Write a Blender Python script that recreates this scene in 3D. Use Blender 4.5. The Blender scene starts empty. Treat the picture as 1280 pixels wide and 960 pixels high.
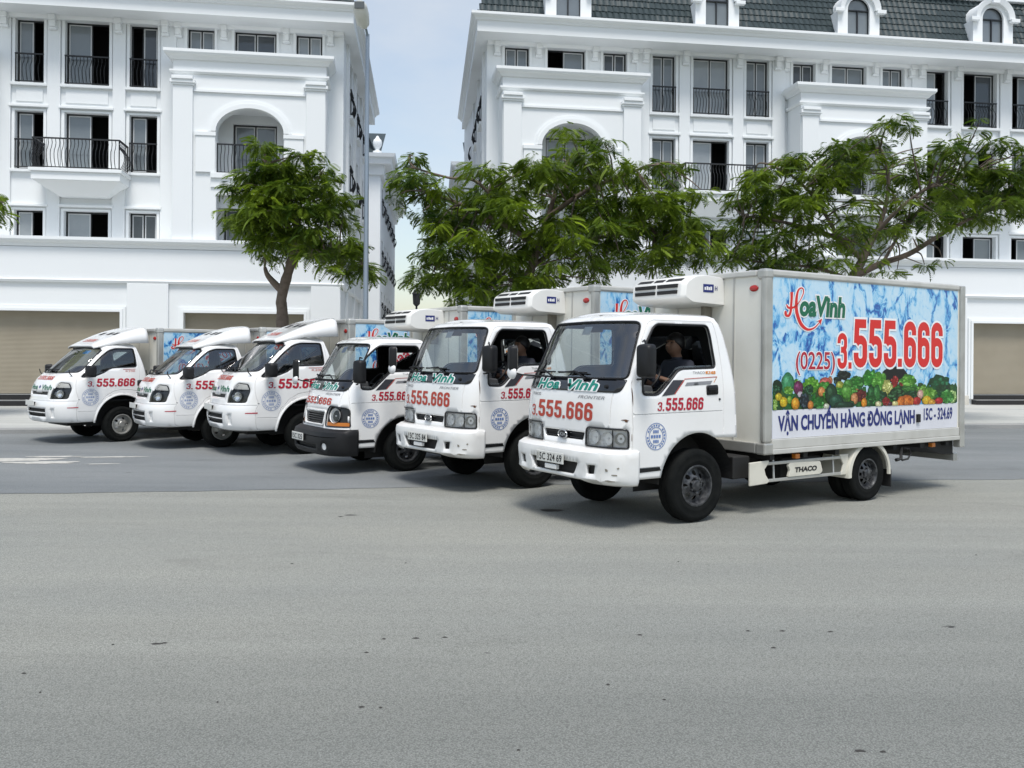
import bpy, bmesh, math, random
import numpy as np
from mathutils import Vector, Matrix
from mathutils.geometry import delaunay_2d_cdt
R = math.radians
PI = math.pi
random.seed(7)
scene = bpy.context.scene
COL = scene.collection

# ------------------------------------------------------------------ camera
FOCAL_PX, HORIZON, CAM_H = 1120.0, 444.0, 1.70
cam_data = bpy.data.cameras.new('camera')
cam = bpy.data.objects.new('camera', cam_data)
COL.objects.link(cam)
cam.location = (0, 0, CAM_H)
cam.rotation_euler = (R(90), 0, 0)
cam.rotation_euler = (Matrix.Rotation(R(90), 4, 'X') @ Matrix.Rotation(R(0.4), 4, 'Z')).to_euler()
cam_data.sensor_width = 36.0
cam_data.lens = 36.0 * FOCAL_PX / 1280.0
cam_data.shift_y = -(480.0 - HORIZON) / 1280.0
cam_data.clip_start = 0.1
cam_data.clip_end = 3000
scene.camera = cam

# ------------------------------------------------------------------ sky and sun
SUN_ELEV, SUN_AZ = R(64), R(172)      # azimuth clockwise from +Y (from behind the camera, to the right)
world = bpy.data.worlds.new('World')
scene.world = world
world.use_nodes = True
wn, wl = world.node_tree.nodes, world.node_tree.links
wn.clear()
w_out = wn.new('ShaderNodeOutputWorld')
w_bg = wn.new('ShaderNodeBackground')
w_bg.inputs['Strength'].default_value = 0.13
w_sky = wn.new('ShaderNodeTexSky')
w_sky.sky_type = 'NISHITA'
w_sky.sun_disc = False
w_sky.sun_elevation = SUN_ELEV
w_sky.sun_rotation = SUN_AZ
w_sky.air_density = 1.3
w_sky.dust_density = 1.6
w_sky.ozone_density = 1.5
w_tc = wn.new('ShaderNodeTexCoord')
w_map = wn.new('ShaderNodeMapping')
w_map.inputs['Scale'].default_value = (1.0, 1.0, 2.2)
w_map.inputs['Location'].default_value = (0.35, 0.1, 0.0)
w_no = wn.new('ShaderNodeTexNoise')
w_no.inputs['Scale'].default_value = 2.1
w_no.inputs['Detail'].default_value = 7
w_no.inputs['Roughness'].default_value = 0.55
w_rm = wn.new('ShaderNodeMapRange')
w_rm.inputs['From Min'].default_value = 0.36
w_rm.inputs['From Max'].default_value = 0.68
w_rm.inputs['To Min'].default_value = 0.12
w_rm.inputs['To Max'].default_value = 0.64
w_mix = wn.new('ShaderNodeMix')
w_mix.data_type = 'RGBA'
w_mix.inputs['B'].default_value = (4.6, 4.72, 4.8, 1)
wl.new(w_tc.outputs['Generated'], w_map.inputs['Vector'])
wl.new(w_map.outputs['Vector'], w_no.inputs['Vector'])
wl.new(w_no.outputs['Fac'], w_rm.inputs['Value'])
wl.new(w_rm.outputs['Result'], w_mix.inputs['Factor'])
wl.new(w_sky.outputs['Color'], w_mix.inputs['A'])
wl.new(w_mix.outputs['Result'], w_bg.inputs['Color'])
wl.new(w_bg.outputs['Background'], w_out.inputs['Surface'])

sun_data = bpy.data.lights.new('sun', 'SUN')
sun_data.energy = 2.2
sun_data.angle = R(18)
sun_data.color = (1.0, 0.965, 0.91)
sun = bpy.data.objects.new('sun', sun_data)
COL.objects.link(sun)
_sd = Vector((math.sin(SUN_AZ) * math.cos(SUN_ELEV), math.cos(SUN_AZ) * math.cos(SUN_ELEV), math.sin(SUN_ELEV)))
sun.rotation_euler = (-_sd).to_track_quat('-Z', 'Y').to_euler()
sun.location = (8, -6, 30)

vs_ = scene.view_settings
vs_.view_transform = 'Standard'
vs_.look = 'None'
vs_.exposure = 0.47
vs_.gamma = 1.0
vs_.use_curve_mapping = False

# ------------------------------------------------------------------ helpers
def lin(r, g, b):
    def c(v):
        v /= 255.0
        return v / 12.92 if v <= 0.04045 else ((v + 0.055) / 1.055) ** 2.4
    return (c(r), c(g), c(b), 1.0)

MATS = {}
def mat(name, col, rough=0.5, metal=0.0, coat=0.0, spec=0.5, var=0.0, vscale=6.0, bump=0.0, bscale=40.0, emit=None, col2=None):
    """Principled material; var mixes the base colour with col2 (or a darker tone) by a noise."""
    m = bpy.data.materials.new(name)
    m.use_nodes = True
    n, l = m.node_tree.nodes, m.node_tree.links
    p = n['Principled BSDF']
    p.inputs['Base Color'].default_value = col
    p.inputs['Roughness'].default_value = rough
    p.inputs['Metallic'].default_value = metal
    p.inputs['Coat Weight'].default_value = coat
    p.inputs['Coat Roughness'].default_value = 0.08
    p.inputs['Specular IOR Level'].default_value = spec
    tc = None
    if var > 0:
        tc = n.new('ShaderNodeTexCoord')
        no = n.new('ShaderNodeTexNoise')
        no.inputs['Scale'].default_value = vscale
        no.inputs['Detail'].default_value = 6
        rm = n.new('ShaderNodeMapRange')
        rm.inputs['From Min'].default_value = 0.42
        rm.inputs['From Max'].default_value = 0.75
        rm.inputs['To Max'].default_value = var
        mx = n.new('ShaderNodeMix'); mx.data_type = 'RGBA'
        mx.inputs['A'].default_value = col
        mx.inputs['B'].default_value = col2 if col2 else (col[0] * .55, col[1] * .53, col[2] * .48, 1)
        l.new(tc.outputs['Object'], no.inputs['Vector'])
        l.new(no.outputs['Fac'], rm.inputs['Value'])
        l.new(rm.outputs['Result'], mx.inputs['Factor'])
        l.new(mx.outputs['Result'], p.inputs['Base Color'])
    if bump > 0:
        if tc is None: tc = n.new('ShaderNodeTexCoord')
        nb = n.new('ShaderNodeTexNoise')
        nb.inputs['Scale'].default_value = bscale
        nb.inputs['Detail'].default_value = 4
        bp = n.new('ShaderNodeBump')
        bp.inputs['Strength'].default_value = bump
        bp.inputs['Distance'].default_value = 0.02
        l.new(tc.outputs['Object'], nb.inputs['Vector'])
        l.new(nb.outputs['Fac'], bp.inputs['Height'])
        l.new(bp.outputs['Normal'], p.inputs['Normal'])
    MATS[name] = m
    return m

def glass_mat(name, tint, refl_rough=0.02, ior=1.5):
    m = bpy.data.materials.new(name); m.use_nodes = True
    n, l = m.node_tree.nodes, m.node_tree.links
    n.clear()
    o = n.new('ShaderNodeOutputMaterial')
    t = n.new('ShaderNodeBsdfTransparent'); t.inputs['Color'].default_value = tint
    g = n.new('ShaderNodeBsdfGlossy'); g.inputs['Roughness'].default_value = refl_rough
    g.inputs['Color'].default_value = (1, 1, 1, 1)
    fr = n.new('ShaderNodeFresnel'); fr.inputs['IOR'].default_value = ior
    mx = n.new('ShaderNodeMixShader')
    l.new(fr.outputs[0], mx.inputs[0]); l.new(t.outputs[0], mx.inputs[1]); l.new(g.outputs[0], mx.inputs[2])
    l.new(mx.outputs[0], o.inputs['Surface'])
    MATS[name] = m
    return m

class MB:
    """collects geometry for one mesh"""
    def __init__(s): s.v = []; s.f = []
    def add(s, vs, fs):
        o = len(s.v); s.v += [tuple(p) for p in vs]; s.f += [tuple(i + o for i in f) for f in fs]; return s
    def box(s, x0, x1, y0, y1, z0, z1):
        if x0 > x1: x0, x1 = x1, x0
        if y0 > y1: y0, y1 = y1, y0
        if z0 > z1: z0, z1 = z1, z0
        return s.add([(x0,y0,z0),(x1,y0,z0),(x1,y1,z0),(x0,y1,z0),(x0,y0,z1),(x1,y0,z1),(x1,y1,z1),(x0,y1,z1)],
                     [(0,3,2,1),(4,5,6,7),(0,1,5,4),(1,2,6,5),(2,3,7,6),(3,0,4,7)])
    def quad(s, a, b, c, d): return s.add([a, b, c, d], [(0, 1, 2, 3)])
    def prism(s, poly, fn, d0, d1):
        """poly 2D (CCW seen from the d0 side); fn(a,b,d) -> 3D"""
        n = len(poly)
        vs = [fn(a, b, d0) for a, b in poly] + [fn(a, b, d1) for a, b in poly]
        fs = [tuple(range(n)), tuple(range(2 * n - 1, n - 1, -1))]
        fs += [(i, n + i, n + (i + 1) % n, (i + 1) % n) for i in range(n)]
        return s.add(vs, fs)
    def tube(s, pts, r, seg=8, closed=False, cap=True):
        pts = [Vector(p) for p in pts]; n = len(pts)
        rr = r if isinstance(r, (list, tuple)) else [r] * n
        vs, fs = [], []
        up = None
        for i, p in enumerate(pts):
            if closed: t = pts[(i + 1) % n] - pts[i - 1]
            else: t = pts[min(i + 1, n - 1)] - pts[max(i - 1, 0)]
            if t.length < 1e-9: t = Vector((0, 0, 1))
            t.normalize()
            if up is None:
                up = Vector((0, 0, 1)) if abs(t.z) < .9 else Vector((1, 0, 0))
            a = t.cross(up)
            if a.length < 1e-6: a = t.cross(Vector((0.3, 1, 0.2)))
            a.normalize(); b = a.cross(t); up = b
            for k in range(seg):
                an = 2 * PI * k / seg
                vs.append(p + (a * math.cos(an) + b * math.sin(an)) * rr[i])
        m = n if closed else n - 1
        for i in range(m):
            j = (i + 1) % n
            for k in range(seg):
                k2 = (k + 1) % seg
                fs.append((i * seg + k, i * seg + k2, j * seg + k2, j * seg + k))
        if cap and not closed:
            fs.append(tuple(range(seg - 1, -1, -1))); fs.append(tuple((n - 1) * seg + k for k in range(seg)))
        return s.add(vs, fs)
    def lathe(s, prof, fn, seg=32, a0=0.0, a1=2 * PI):
        """prof: list of (r, h); fn(r*cos, r*sin, h) -> 3D"""
        full = abs(a1 - a0 - 2 * PI) < 1e-6
        m = seg if full else seg + 1
        vs, fs = [], []
        for r, h in prof:
            for k in range(m):
                a = a0 + (a1 - a0) * k / seg
                vs.append(fn(r * math.cos(a), r * math.sin(a), h))
        for i in range(len(prof) - 1):
            for k in range(seg):
                k2 = (k + 1) % m
                fs.append((i * m + k, i * m + k2, (i + 1) * m + k2, (i + 1) * m + k))
        return s.add(vs, fs)
    def mesh(s, name, smooth=False, fix=True):
        me = bpy.data.meshes.new(name)
        me.from_pydata([tuple(v) for v in s.v], [], s.f)
        if fix:
            bm = bmesh.new(); bm.from_mesh(me)
            bmesh.ops.recalc_face_normals(bm, faces=bm.faces)
            bm.to_mesh(me); bm.free()
        if smooth:
            me.polygons.foreach_set('use_smooth', [True] * len(me.polygons))
            try: me.set_sharp_from_angle(angle=R(smooth if smooth is not True else 40))
            except Exception: pass
        me.update()
        return me

def obj(name, data, m=None, parent=None, smooth=False, bevel=0.0, solid=0.0, kind=None, label=None, fix=True, bseg=2):
    me = data.mesh(name, smooth, fix) if isinstance(data, MB) else data
    if m is not None and len(me.materials) == 0:
        me.materials.append(MATS[m] if isinstance(m, str) else m)
    o = bpy.data.objects.new(name, me)
    COL.objects.link(o)
    if parent is not None: o.parent = parent
    if solid:
        md = o.modifiers.new('solid', 'SOLIDIFY'); md.thickness = abs(solid); md.offset = -1 if solid > 0 else 1
    if bevel:
        md = o.modifiers.new('bevel', 'BEVEL'); md.width = bevel; md.segments = bseg
        md.limit_method = 'ANGLE'; md.angle_limit = R(40); md.harden_normals = False
    if kind: o['kind'] = kind
    if label: o['label'] = label
    return o

def thing(name, label, cat, loc=(0, 0, 0), rotz=0.0, group=None):
    o = bpy.data.objects.new(name, None)
    o.empty_display_size = 0.3
    COL.objects.link(o)
    o.location = loc; o.rotation_euler = (0, 0, rotz)
    o['label'] = label; o['category'] = cat
    if group: o['group'] = group
    return o

def tag(o, label, cat, group=None):
    o['label'] = label; o['category'] = cat
    if group: o['group'] = group
    return o

def structure(name, data, m): return obj(name, data, m, kind='structure')

CACHE = {}
def cached(key, fn):
    if key not in CACHE: CACHE[key] = fn()
    return CACHE[key]

def pip(pts, poly):
    """vectorised point in polygon"""
    x, y = pts[:, 0], pts[:, 1]
    inside = np.zeros(len(pts), bool)
    n = len(poly)
    for i in range(n):
        x0, y0 = poly[i]; x1, y1 = poly[(i + 1) % n]
        if y0 == y1: continue
        c = (y0 > y) != (y1 > y)
        inside ^= c & (x < (x1 - x0) * (y - y0) / (y1 - y0) + x0)
    return inside

def densify(loop, d, closed=True):
    out = []
    n = len(loop)
    for i in range(n if closed else n - 1):
        a, b = loop[i], loop[(i + 1) % n]
        k = max(1, int(math.ceil(math.hypot(b[0] - a[0], b[1] - a[1]) / d)))
        for j in range(k):
            out.append((a[0] + (b[0] - a[0]) * j / k, a[1] + (b[1] - a[1]) * j / k))
    if not closed: out.append(tuple(loop[-1]))
    return out

def rounded(poly, r, seg=4):
    """round the corners of a 2D polygon; r a number or one per corner"""
    n = len(poly); out = []
    for i in range(n):
        p = Vector(poly[i]); a = Vector(poly[i - 1]); b = Vector(poly[(i + 1) % n])
        rr = r[i] if isinstance(r, (list, tuple)) else r
        u, w = (a - p), (b - p)
        d = min(rr, u.length * .48, w.length * .48)
        if d < 1e-5: out.append(tuple(p)); continue
        q0, q1 = p + u.normalized() * d, p + w.normalized() * d
        for k in range(seg + 1):
            t = k / seg
            out.append(tuple(q0 * (1 - t) ** 2 + p * 2 * t * (1 - t) + q1 * t ** 2))
    return out

def cdt(outer, holes=(), grooves=(), grid=0.0, groove_w=0.006, groove_d=0.012, dens=None):
    """triangulate a 2D region; grooves are open polylines that get a V cut. returns verts2d, faces, depth"""
    dens = dens or (grid if grid else 1e9)
    V, E, D = [], [], []
    loops = [densify(outer, dens)] + [densify(h, dens) for h in holes]
    for lp in loops:
        o = len(V); n = len(lp)
        V += lp; D += [0.0] * n
        E += [(o + i, o + (i + 1) % n) for i in range(n)]
    for g in grooves:
        g = densify(g, dens, closed=False); n = len(g)
        for side, dep in ((-1, 0), (0, groove_d), (1, 0)):
            o = len(V)
            for i, p in enumerate(g):
                a, b = g[max(i - 1, 0)], g[min(i + 1, n - 1)]
                tx, ty = b[0] - a[0], b[1] - a[1]; L = math.hypot(tx, ty) or 1
                V.append((p[0] - ty / L * side * groove_w, p[1] + tx / L * side * groove_w)); D.append(dep)
            E += [(o + i, o + i + 1) for i in range(n - 1)]
    if grid:
        cv = np.array(V)
        x0, y0 = cv.min(0); x1, y1 = cv.max(0)
        nx, ny = int((x1 - x0) / grid) + 1, int((y1 - y0) / grid) + 1
        gx = np.array([(x0 + (i + .5) * (x1 - x0) / nx, y0 + (j + .5) * (y1 - y0) / ny) for i in range(nx) for j in range(ny)])
        keep = np.ones(len(gx), bool)
        for k in range(0, len(gx), 2000):
            d = ((gx[k:k + 2000, None, :] - cv[None]) ** 2).sum(2).min(1)
            keep[k:k + 2000] = d > (grid * .45) ** 2
        for p in gx[keep]: V.append((float(p[0]), float(p[1]))); D.append(0.0)
    res = delaunay_2d_cdt([Vector(p) for p in V], E, [], 0, 1e-6)
    vo, fo, ov = res[0], res[2], res[3]
    pts = np.array([(v[0], v[1]) for v in vo])
    fa = [tuple(f) for f in fo]
    cen = np.array([pts[list(f)].mean(0) for f in fa])
    ok = pip(cen, loops[0])
    for h in loops[1:]: ok &= ~pip(cen, h)
    dep = [max([D[k] for k in o], default=0.0) if len(o) else 0.0 for o in ov]
    return [tuple(p) for p in pts], [f for f, k in zip(fa, ok) if k], dep

def to_mesh(name, verts, faces, smooth=True, m=None, sharp=None):
    used = sorted({i for f in faces for i in f}); mp = {k: i for i, k in enumerate(used)}
    me = bpy.data.meshes.new(name)
    me.from_pydata([tuple(verts[i]) for i in used], [], [tuple(mp[i] for i in f) for f in faces])
    if smooth: me.polygons.foreach_set('use_smooth', [True] * len(me.polygons))
    if m: me.materials.append(MATS[m])
    if sharp: me.set_sharp_from_angle(angle=R(sharp))
    me.update()
    return me

# text as flat 2D triangles -------------------------------------------------
TEXT2D = {}
def text2d(body, offset=0.0, shear=0.0, spacing=1.0):
    key = (body, offset, shear, spacing)
    if key in TEXT2D: return TEXT2D[key]
    cu = bpy.data.curves.new('t', 'FONT')
    cu.body = body; cu.offset = offset; cu.shear = shear; cu.space_character = spacing
    cu.resolution_u = 3; cu.fill_mode = 'FRONT'
    ob = bpy.data.objects.new('t', cu); COL.objects.link(ob)
    dg = bpy.context.evaluated_depsgraph_get(); dg.update()
    me = ob.evaluated_get(dg).to_mesh()
    vs = [(v.co.x, v.co.y) for v in me.vertices]; fs = [tuple(p.vertices) for p in me.polygons]
    ob.evaluated_get(dg).to_mesh_clear()
    bpy.data.objects.remove(ob); bpy.data.curves.remove(cu)
    TEXT2D[key] = (vs, fs)
    return vs, fs

def fit_text(body, x0, x1, z0, z1, offset=0.0, shear=0.0, spacing=1.0, cap_only=None):
    """text mesh scaled into the box x0..x1, z0..z1 (box is measured on the text without offset)"""
    rv, _ = text2d(cap_only or body, 0.0, shear, spacing)
    bv, _ = text2d(body, 0.0, shear, spacing)
    vs, fs = text2d(body, offset, shear, spacing)
    ax0, ax1 = min(p[0] for p in bv), max(p[0] for p in bv)
    az0, az1 = min(p[1] for p in rv), max(p[1] for p in rv)
    sx, sz = (x1 - x0) / (ax1 - ax0), (z1 - z0) / (az1 - az0)
    return [(x0 + (p[0] - ax0) * sx, z0 + (p[1] - az0) * sz) for p in vs], fs

# heavy condensed numerals drawn as strokes ---------------------------------
def _arc(cx, cz, rx, rz, a0, a1, n=8): return [(cx + rx * math.cos(R(a0 + (a1 - a0) * k / n)), cz + rz * math.sin(R(a0 + (a1 - a0) * k / n))) for k in range(n + 1)]
GLYPH = {
 '6': [[(.44, .70)] + _arc(.27, .78, .17, .135, 0, 180) + _arc(.27, .215, .17, .135, 180, 360) + [(.44, .30)], [(.44, .28)] + _arc(.27, .44, .17, .125, 0, 150)],
 '5': [[(.49, .915), (.05, .915)], [(.135, .93), (.105, .50)], _arc(.27, .45, .17, .125, 160, 0) + _arc(.27, .215, .17, .135, 0, -180) + [(.10, .30)]],
 '3': [[(.10, .71)] + _arc(.27, .78, .17, .135, 180, 0) + _arc(.27, .66, .17, .13, 0, -90) + [(.20, .53)], [(.20, .532)] + _arc(.27, .40, .17, .13, 90, 0) + _arc(.27, .215, .17, .135, 0, -180) + [(.10, .29)]],
 '.': [[(.0, .09), (.17, .09)]]}
def num2d(body, x0, x1, z0, z1, w=.17, grow=0.0, shear=0.0):
    adv = {'.': .245}
    total = sum(adv.get(c, .60) for c in body) - .06
    sx, sz = (x1 - x0) / total, z1 - z0
    V, Fc, Ly = [], [], []
    pen = 0.0
    for c in body:
        for li, st in enumerate(GLYPH[c]):
            P = [Vector(p) for p in st]; P2 = [P[0]]
            for p in P[1:]:
                if (p - P2[-1]).length > 1e-4: P2.append(p)
            P = P2; n = len(P)
            if grow:
                P[0] = P[0] + (P[0] - P[1]).normalized() * grow; P[-1] = P[-1] + (P[-1] - P[-2]).normalized() * grow
            hw = (w if c != '.' else .18) / 2 + grow; o = len(V)
            for i, p in enumerate(P):
                a = (p - P[i - 1]).normalized() if i else None; b = (P[i + 1] - p).normalized() if i < n - 1 else None
                t = ((a or b) + (b or a)).normalized(); k = 1 / max(.6, t.dot(a or b))
                nn = Vector((-t.y, t.x)) * hw * k
                for q in (p + nn, p - nn):
                    V.append((x0 + (pen + q.x) * sx + shear * q.y * sz, z0 + q.y * sz)); Ly.append(li)
            Fc += [(o + 2 * i, o + 2 * i + 1, o + 2 * i + 3, o + 2 * i + 2) for i in range(n - 1)]
        pen += adv.get(c, .60)
    return V, Fc, Ly

def flat_obj(name, v2, f, fn, m, parent):
    me = to_mesh(name, [fn(a, b) for a, b in v2], f, smooth=False, m=m)
    return obj(name, me, None, parent)
# ------------------------------------------------------------------ materials
mat('plaster', (0.775, 0.80, 0.81, 1), 0.75, var=0.10, vscale=0.8, bump=0.08, bscale=60, col2=(0.68, 0.69, 0.69, 1))
mat('plaster_trim', (0.795, 0.82, 0.828, 1), 0.7, var=0.06, vscale=1.5, col2=(0.66, 0.67, 0.67, 1))
mat('plinth', (0.62, 0.60, 0.54, 1), 0.7, var=0.4, vscale=3)
mat('window_frame_black', (0.012, 0.014, 0.016, 1), 0.4)
mat('sash_white', (0.55, 0.57, 0.58, 1), 0.4)
mat('pane_grey', (0.17, 0.195, 0.21, 1), 0.08, spec=0.7, var=0.5, vscale=0.7, col2=(0.11, 0.13, 0.15, 1))
mat('pane_light', (0.30, 0.33, 0.35, 1), 0.1, spec=0.6, var=0.6, vscale=0.9, col2=(0.17, 0.19, 0.21, 1))
mat('pane_dark', (0.05, 0.06, 0.07, 1), 0.08, spec=0.6)
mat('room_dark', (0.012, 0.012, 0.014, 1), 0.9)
mat('iron_black', (0.01, 0.011, 0.013, 1), 0.45)
mat('shutter_brown', (0.30, 0.265, 0.20, 1), 0.6, var=0.25, vscale=1.2)
mat('step_black', (0.014, 0.014, 0.016, 1), 0.25)
mat('roof_tile', (0.034, 0.049, 0.053, 1), 0.55, var=0.5, vscale=5, col2=(0.052, 0.072, 0.074, 1), spec=.3)
mat('bark', (0.16, 0.125, 0.10, 1), 0.9, var=0.8, vscale=9, bump=0.6, bscale=30)
mat('lamp_grey', (0.25, 0.30, 0.36, 1), 0.4, metal=0.3)
mat('lamp_white', (0.62, 0.63, 0.60, 1), 0.4)
mat('lamp_lens', (0.10, 0.11, 0.11, 1), 0.15)
mat('far_lamp', (0.03, 0.032, 0.035, 1), 0.5)
mat('road_paint', (0.50, 0.49, 0.45, 1), 0.85, var=0.6, vscale=14)

def ground_mat(name, c1, c2, speck, big_scale, flake=0.0, band=None):
    m = bpy.data.materials.new(name); m.use_nodes = True
    n, l = m.node_tree.nodes, m.node_tree.links
    p = n['Principled BSDF']; p.inputs['Roughness'].default_value = 0.88
    p.inputs['Specular IOR Level'].default_value = 0.3
    tc = n.new('ShaderNodeTexCoord')
    mp = n.new('ShaderNodeMapping'); mp.inputs['Rotation'].default_value = (0, 0, R(-8))
    mp.inputs['Scale'].default_value = (0.35, 1.0, 1.0)
    l.new(tc.outputs['Object'], mp.inputs['Vector'])
    a = n.new('ShaderNodeTexNoise'); a.inputs['Scale'].default_value = big_scale; a.inputs['Detail'].default_value = 7
    a.inputs['Roughness'].default_value = 0.6
    l.new(mp.outputs['Vector'], a.inputs['Vector'])
    mx = n.new('ShaderNodeMix'); mx.data_type = 'RGBA'
    mx.inputs['A'].default_value = c1; mx.inputs['B'].default_value = c2
    mr = n.new('ShaderNodeMapRange'); mr.inputs['From Min'].default_value = 0.35; mr.inputs['From Max'].default_value = 0.65
    l.new(a.outputs['Fac'], mr.inputs['Value']); l.new(mr.outputs['Result'], mx.inputs['Factor'])
    src = mx.outputs['Result']
    if band:   # dusty worn lane beside fresher, darker asphalt nearer the opposite kerb
        sx_ = n.new('ShaderNodeSeparateXYZ')
        mpb = n.new('ShaderNodeMapping'); mpb.inputs['Rotation'].default_value = (0, 0, R(-8))
        l.new(tc.outputs['Object'], mpb.inputs['Vector']); l.new(mpb.outputs['Vector'], sx_.inputs[0])
        nb_ = n.new('ShaderNodeTexNoise'); nb_.inputs['Scale'].default_value = 0.9; nb_.inputs['Detail'].default_value = 5
        l.new(mp.outputs['Vector'], nb_.inputs['Vector'])
        ma = n.new('ShaderNodeMath'); ma.operation = 'MULTIPLY_ADD'; ma.inputs[1].default_value = 2.2
        l.new(nb_.outputs['Fac'], ma.inputs[0]); l.new(sx_.outputs['Y'], ma.inputs[2])
        rb = n.new('ShaderNodeMapRange'); rb.interpolation_type = 'SMOOTHSTEP'
        rb.inputs['From Min'].default_value = 4.6; rb.inputs['From Max'].default_value = 7.6
        rb.inputs['To Min'].default_value = 0.8; rb.inputs['To Max'].default_value = 0.0
        l.new(ma.outputs[0], rb.inputs['Value'])
        mb_ = n.new('ShaderNodeMix'); mb_.data_type = 'RGBA'; mb_.inputs['B'].default_value = band
        l.new(rb.outputs['Result'], mb_.inputs['Factor']); l.new(src, mb_.inputs['A']); src = mb_.outputs['Result']
    # tyre polish, drips and dust: long faint streaks along the lane and irregular stains
    sm_ = n.new('ShaderNodeMapping'); sm_.inputs['Rotation'].default_value = (0, 0, R(-8)); sm_.inputs['Scale'].default_value = (0.07, 1.6, 1.0)
    l.new(tc.outputs['Object'], sm_.inputs['Vector'])
    sn_ = n.new('ShaderNodeTexNoise'); sn_.inputs['Scale'].default_value = 1.3; sn_.inputs['Detail'].default_value = 4; l.new(sm_.outputs['Vector'], sn_.inputs['Vector'])
    sr_ = n.new('ShaderNodeMapRange'); sr_.inputs['From Min'].default_value = .35; sr_.inputs['From Max'].default_value = .68; sr_.inputs['To Min'].default_value = 1.04; sr_.inputs['To Max'].default_value = .93
    l.new(sn_.outputs['Fac'], sr_.inputs['Value'])
    st_ = n.new('ShaderNodeTexNoise'); st_.inputs['Scale'].default_value = 1.1; st_.inputs['Detail'].default_value = 8; st_.inputs['Roughness'].default_value = .65; st_.inputs['Distortion'].default_value = .8; l.new(mp.outputs['Vector'], st_.inputs['Vector'])
    tr_ = n.new('ShaderNodeMapRange'); tr_.inputs['From Min'].default_value = .58; tr_.inputs['From Max'].default_value = .74; tr_.inputs['To Min'].default_value = 1.0; tr_.inputs['To Max'].default_value = .80
    l.new(st_.outputs['Fac'], tr_.inputs['Value'])
    mm_ = n.new('ShaderNodeMath'); mm_.operation = 'MULTIPLY'; l.new(sr_.outputs['Result'], mm_.inputs[0]); l.new(tr_.outputs['Result'], mm_.inputs[1])
    vs2 = n.new('ShaderNodeVectorMath'); vs2.operation = 'SCALE'; l.new(src, vs2.inputs[0]); l.new(mm_.outputs[0], vs2.inputs['Scale']); src = vs2.outputs[0]
    # aggregate specks
    b = n.new('ShaderNodeTexNoise'); b.inputs['Scale'].default_value = 150; b.inputs['Detail'].default_value = 3
    b.inputs['Roughness'].default_value = 0.7
    l.new(tc.outputs['Object'], b.inputs['Vector'])
    br = n.new('ShaderNodeMapRange'); br.inputs['From Min'].default_value = 0.3; br.inputs['From Max'].default_value = 0.7
    br.inputs['To Min'].default_value = 1 - speck; br.inputs['To Max'].default_value = 1 + speck
    l.new(b.outputs['Fac'], br.inputs['Value'])
    v = n.new('ShaderNodeTexVoronoi'); v.inputs['Scale'].default_value = 115
    l.new(tc.outputs['Object'], v.inputs['Vector'])
    vr = n.new('ShaderNodeMapRange'); vr.inputs['To Min'].default_value = 1 + speck * .9; vr.inputs['To Max'].default_value = 1 - speck * .9
    vr.inputs['From Max'].default_value = 0.75
    l.new(v.outputs['Distance'], vr.inputs['Value'])
    mu0 = n.new('ShaderNodeMath'); mu0.operation = 'MULTIPLY'
    l.new(br.outputs['Result'], mu0.inputs[0]); l.new(vr.outputs['Result'], mu0.inputs[1])
    mu = n.new('ShaderNodeVectorMath'); mu.operation = 'SCALE'
    l.new(src, mu.inputs[0]); l.new(mu0.outputs[0], mu.inputs['Scale'])
    last = mu.outputs[0]
    if flake:
        # small dark bits of tar and debris, elongated along the road
        mp2 = n.new('ShaderNodeMapping'); mp2.inputs['Rotation'].default_value = (0, 0, R(-8)); mp2.inputs['Scale'].default_value = (0.55, 1.0, 1.0)
        l.new(tc.outputs['Object'], mp2.inputs['Vector'])
        fv = n.new('ShaderNodeTexVoronoi'); fv.inputs['Scale'].default_value = 1.15
        l.new(mp2.outputs['Vector'], fv.inputs['Vector'])
        dn = n.new('ShaderNodeTexNoise'); dn.inputs['Scale'].default_value = 18
        l.new(tc.outputs['Object'], dn.inputs['Vector'])
        ad = n.new('ShaderNodeMath'); ad.operation = 'MULTIPLY_ADD'; ad.inputs[1].default_value = 0.06
        l.new(dn.outputs['Fac'], ad.inputs[0]); l.new(fv.outputs['Distance'], ad.inputs[2])
        fr = n.new('ShaderNodeMapRange'); fr.inputs['From Min'].default_value = 0.052; fr.inputs['From Max'].default_value = 0.066
        fr.inputs['To Min'].default_value = flake; fr.inputs['To Max'].default_value = 0.0
        l.new(ad.outputs[0], fr.inputs['Value'])
        sel = n.new('ShaderNodeMath'); sel.operation = 'GREATER_THAN'; sel.inputs[1].default_value = 0.55
        sp = n.new('ShaderNodeSeparateColor'); l.new(fv.outputs['Color'], sp.inputs[0]); l.new(sp.outputs[0], sel.inputs[0])
        fm = n.new('ShaderNodeMath'); fm.operation = 'MULTIPLY'
        l.new(fr.outputs['Result'], fm.inputs[0]); l.new(sel.outputs[0], fm.inputs[1])
        m2 = n.new('ShaderNodeMix'); m2.data_type = 'RGBA'; m2.inputs['B'].default_value = (0.035, 0.034, 0.033, 1)
        l.new(fm.outputs[0], m2.inputs['Factor']); l.new(last, m2.inputs['A'])
        last = m2.outputs['Result']
    l.new(last, p.inputs['Base Color'])
    bp = n.new('ShaderNodeBump'); bp.inputs['Strength'].default_value = 0.55; bp.inputs['Distance'].default_value = 0.012
    l.new(mu0.outputs[0], bp.inputs['Height']); l.new(bp.outputs['Normal'], p.inputs['Normal'])
    MATS[name] = m
    return m
ground_mat('asphalt', (0.298, 0.306, 0.280, 1), (0.358, 0.358, 0.316, 1), 0.36, 0.34, flake=0.9, band=(0.205, 0.214, 0.198, 1))
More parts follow.
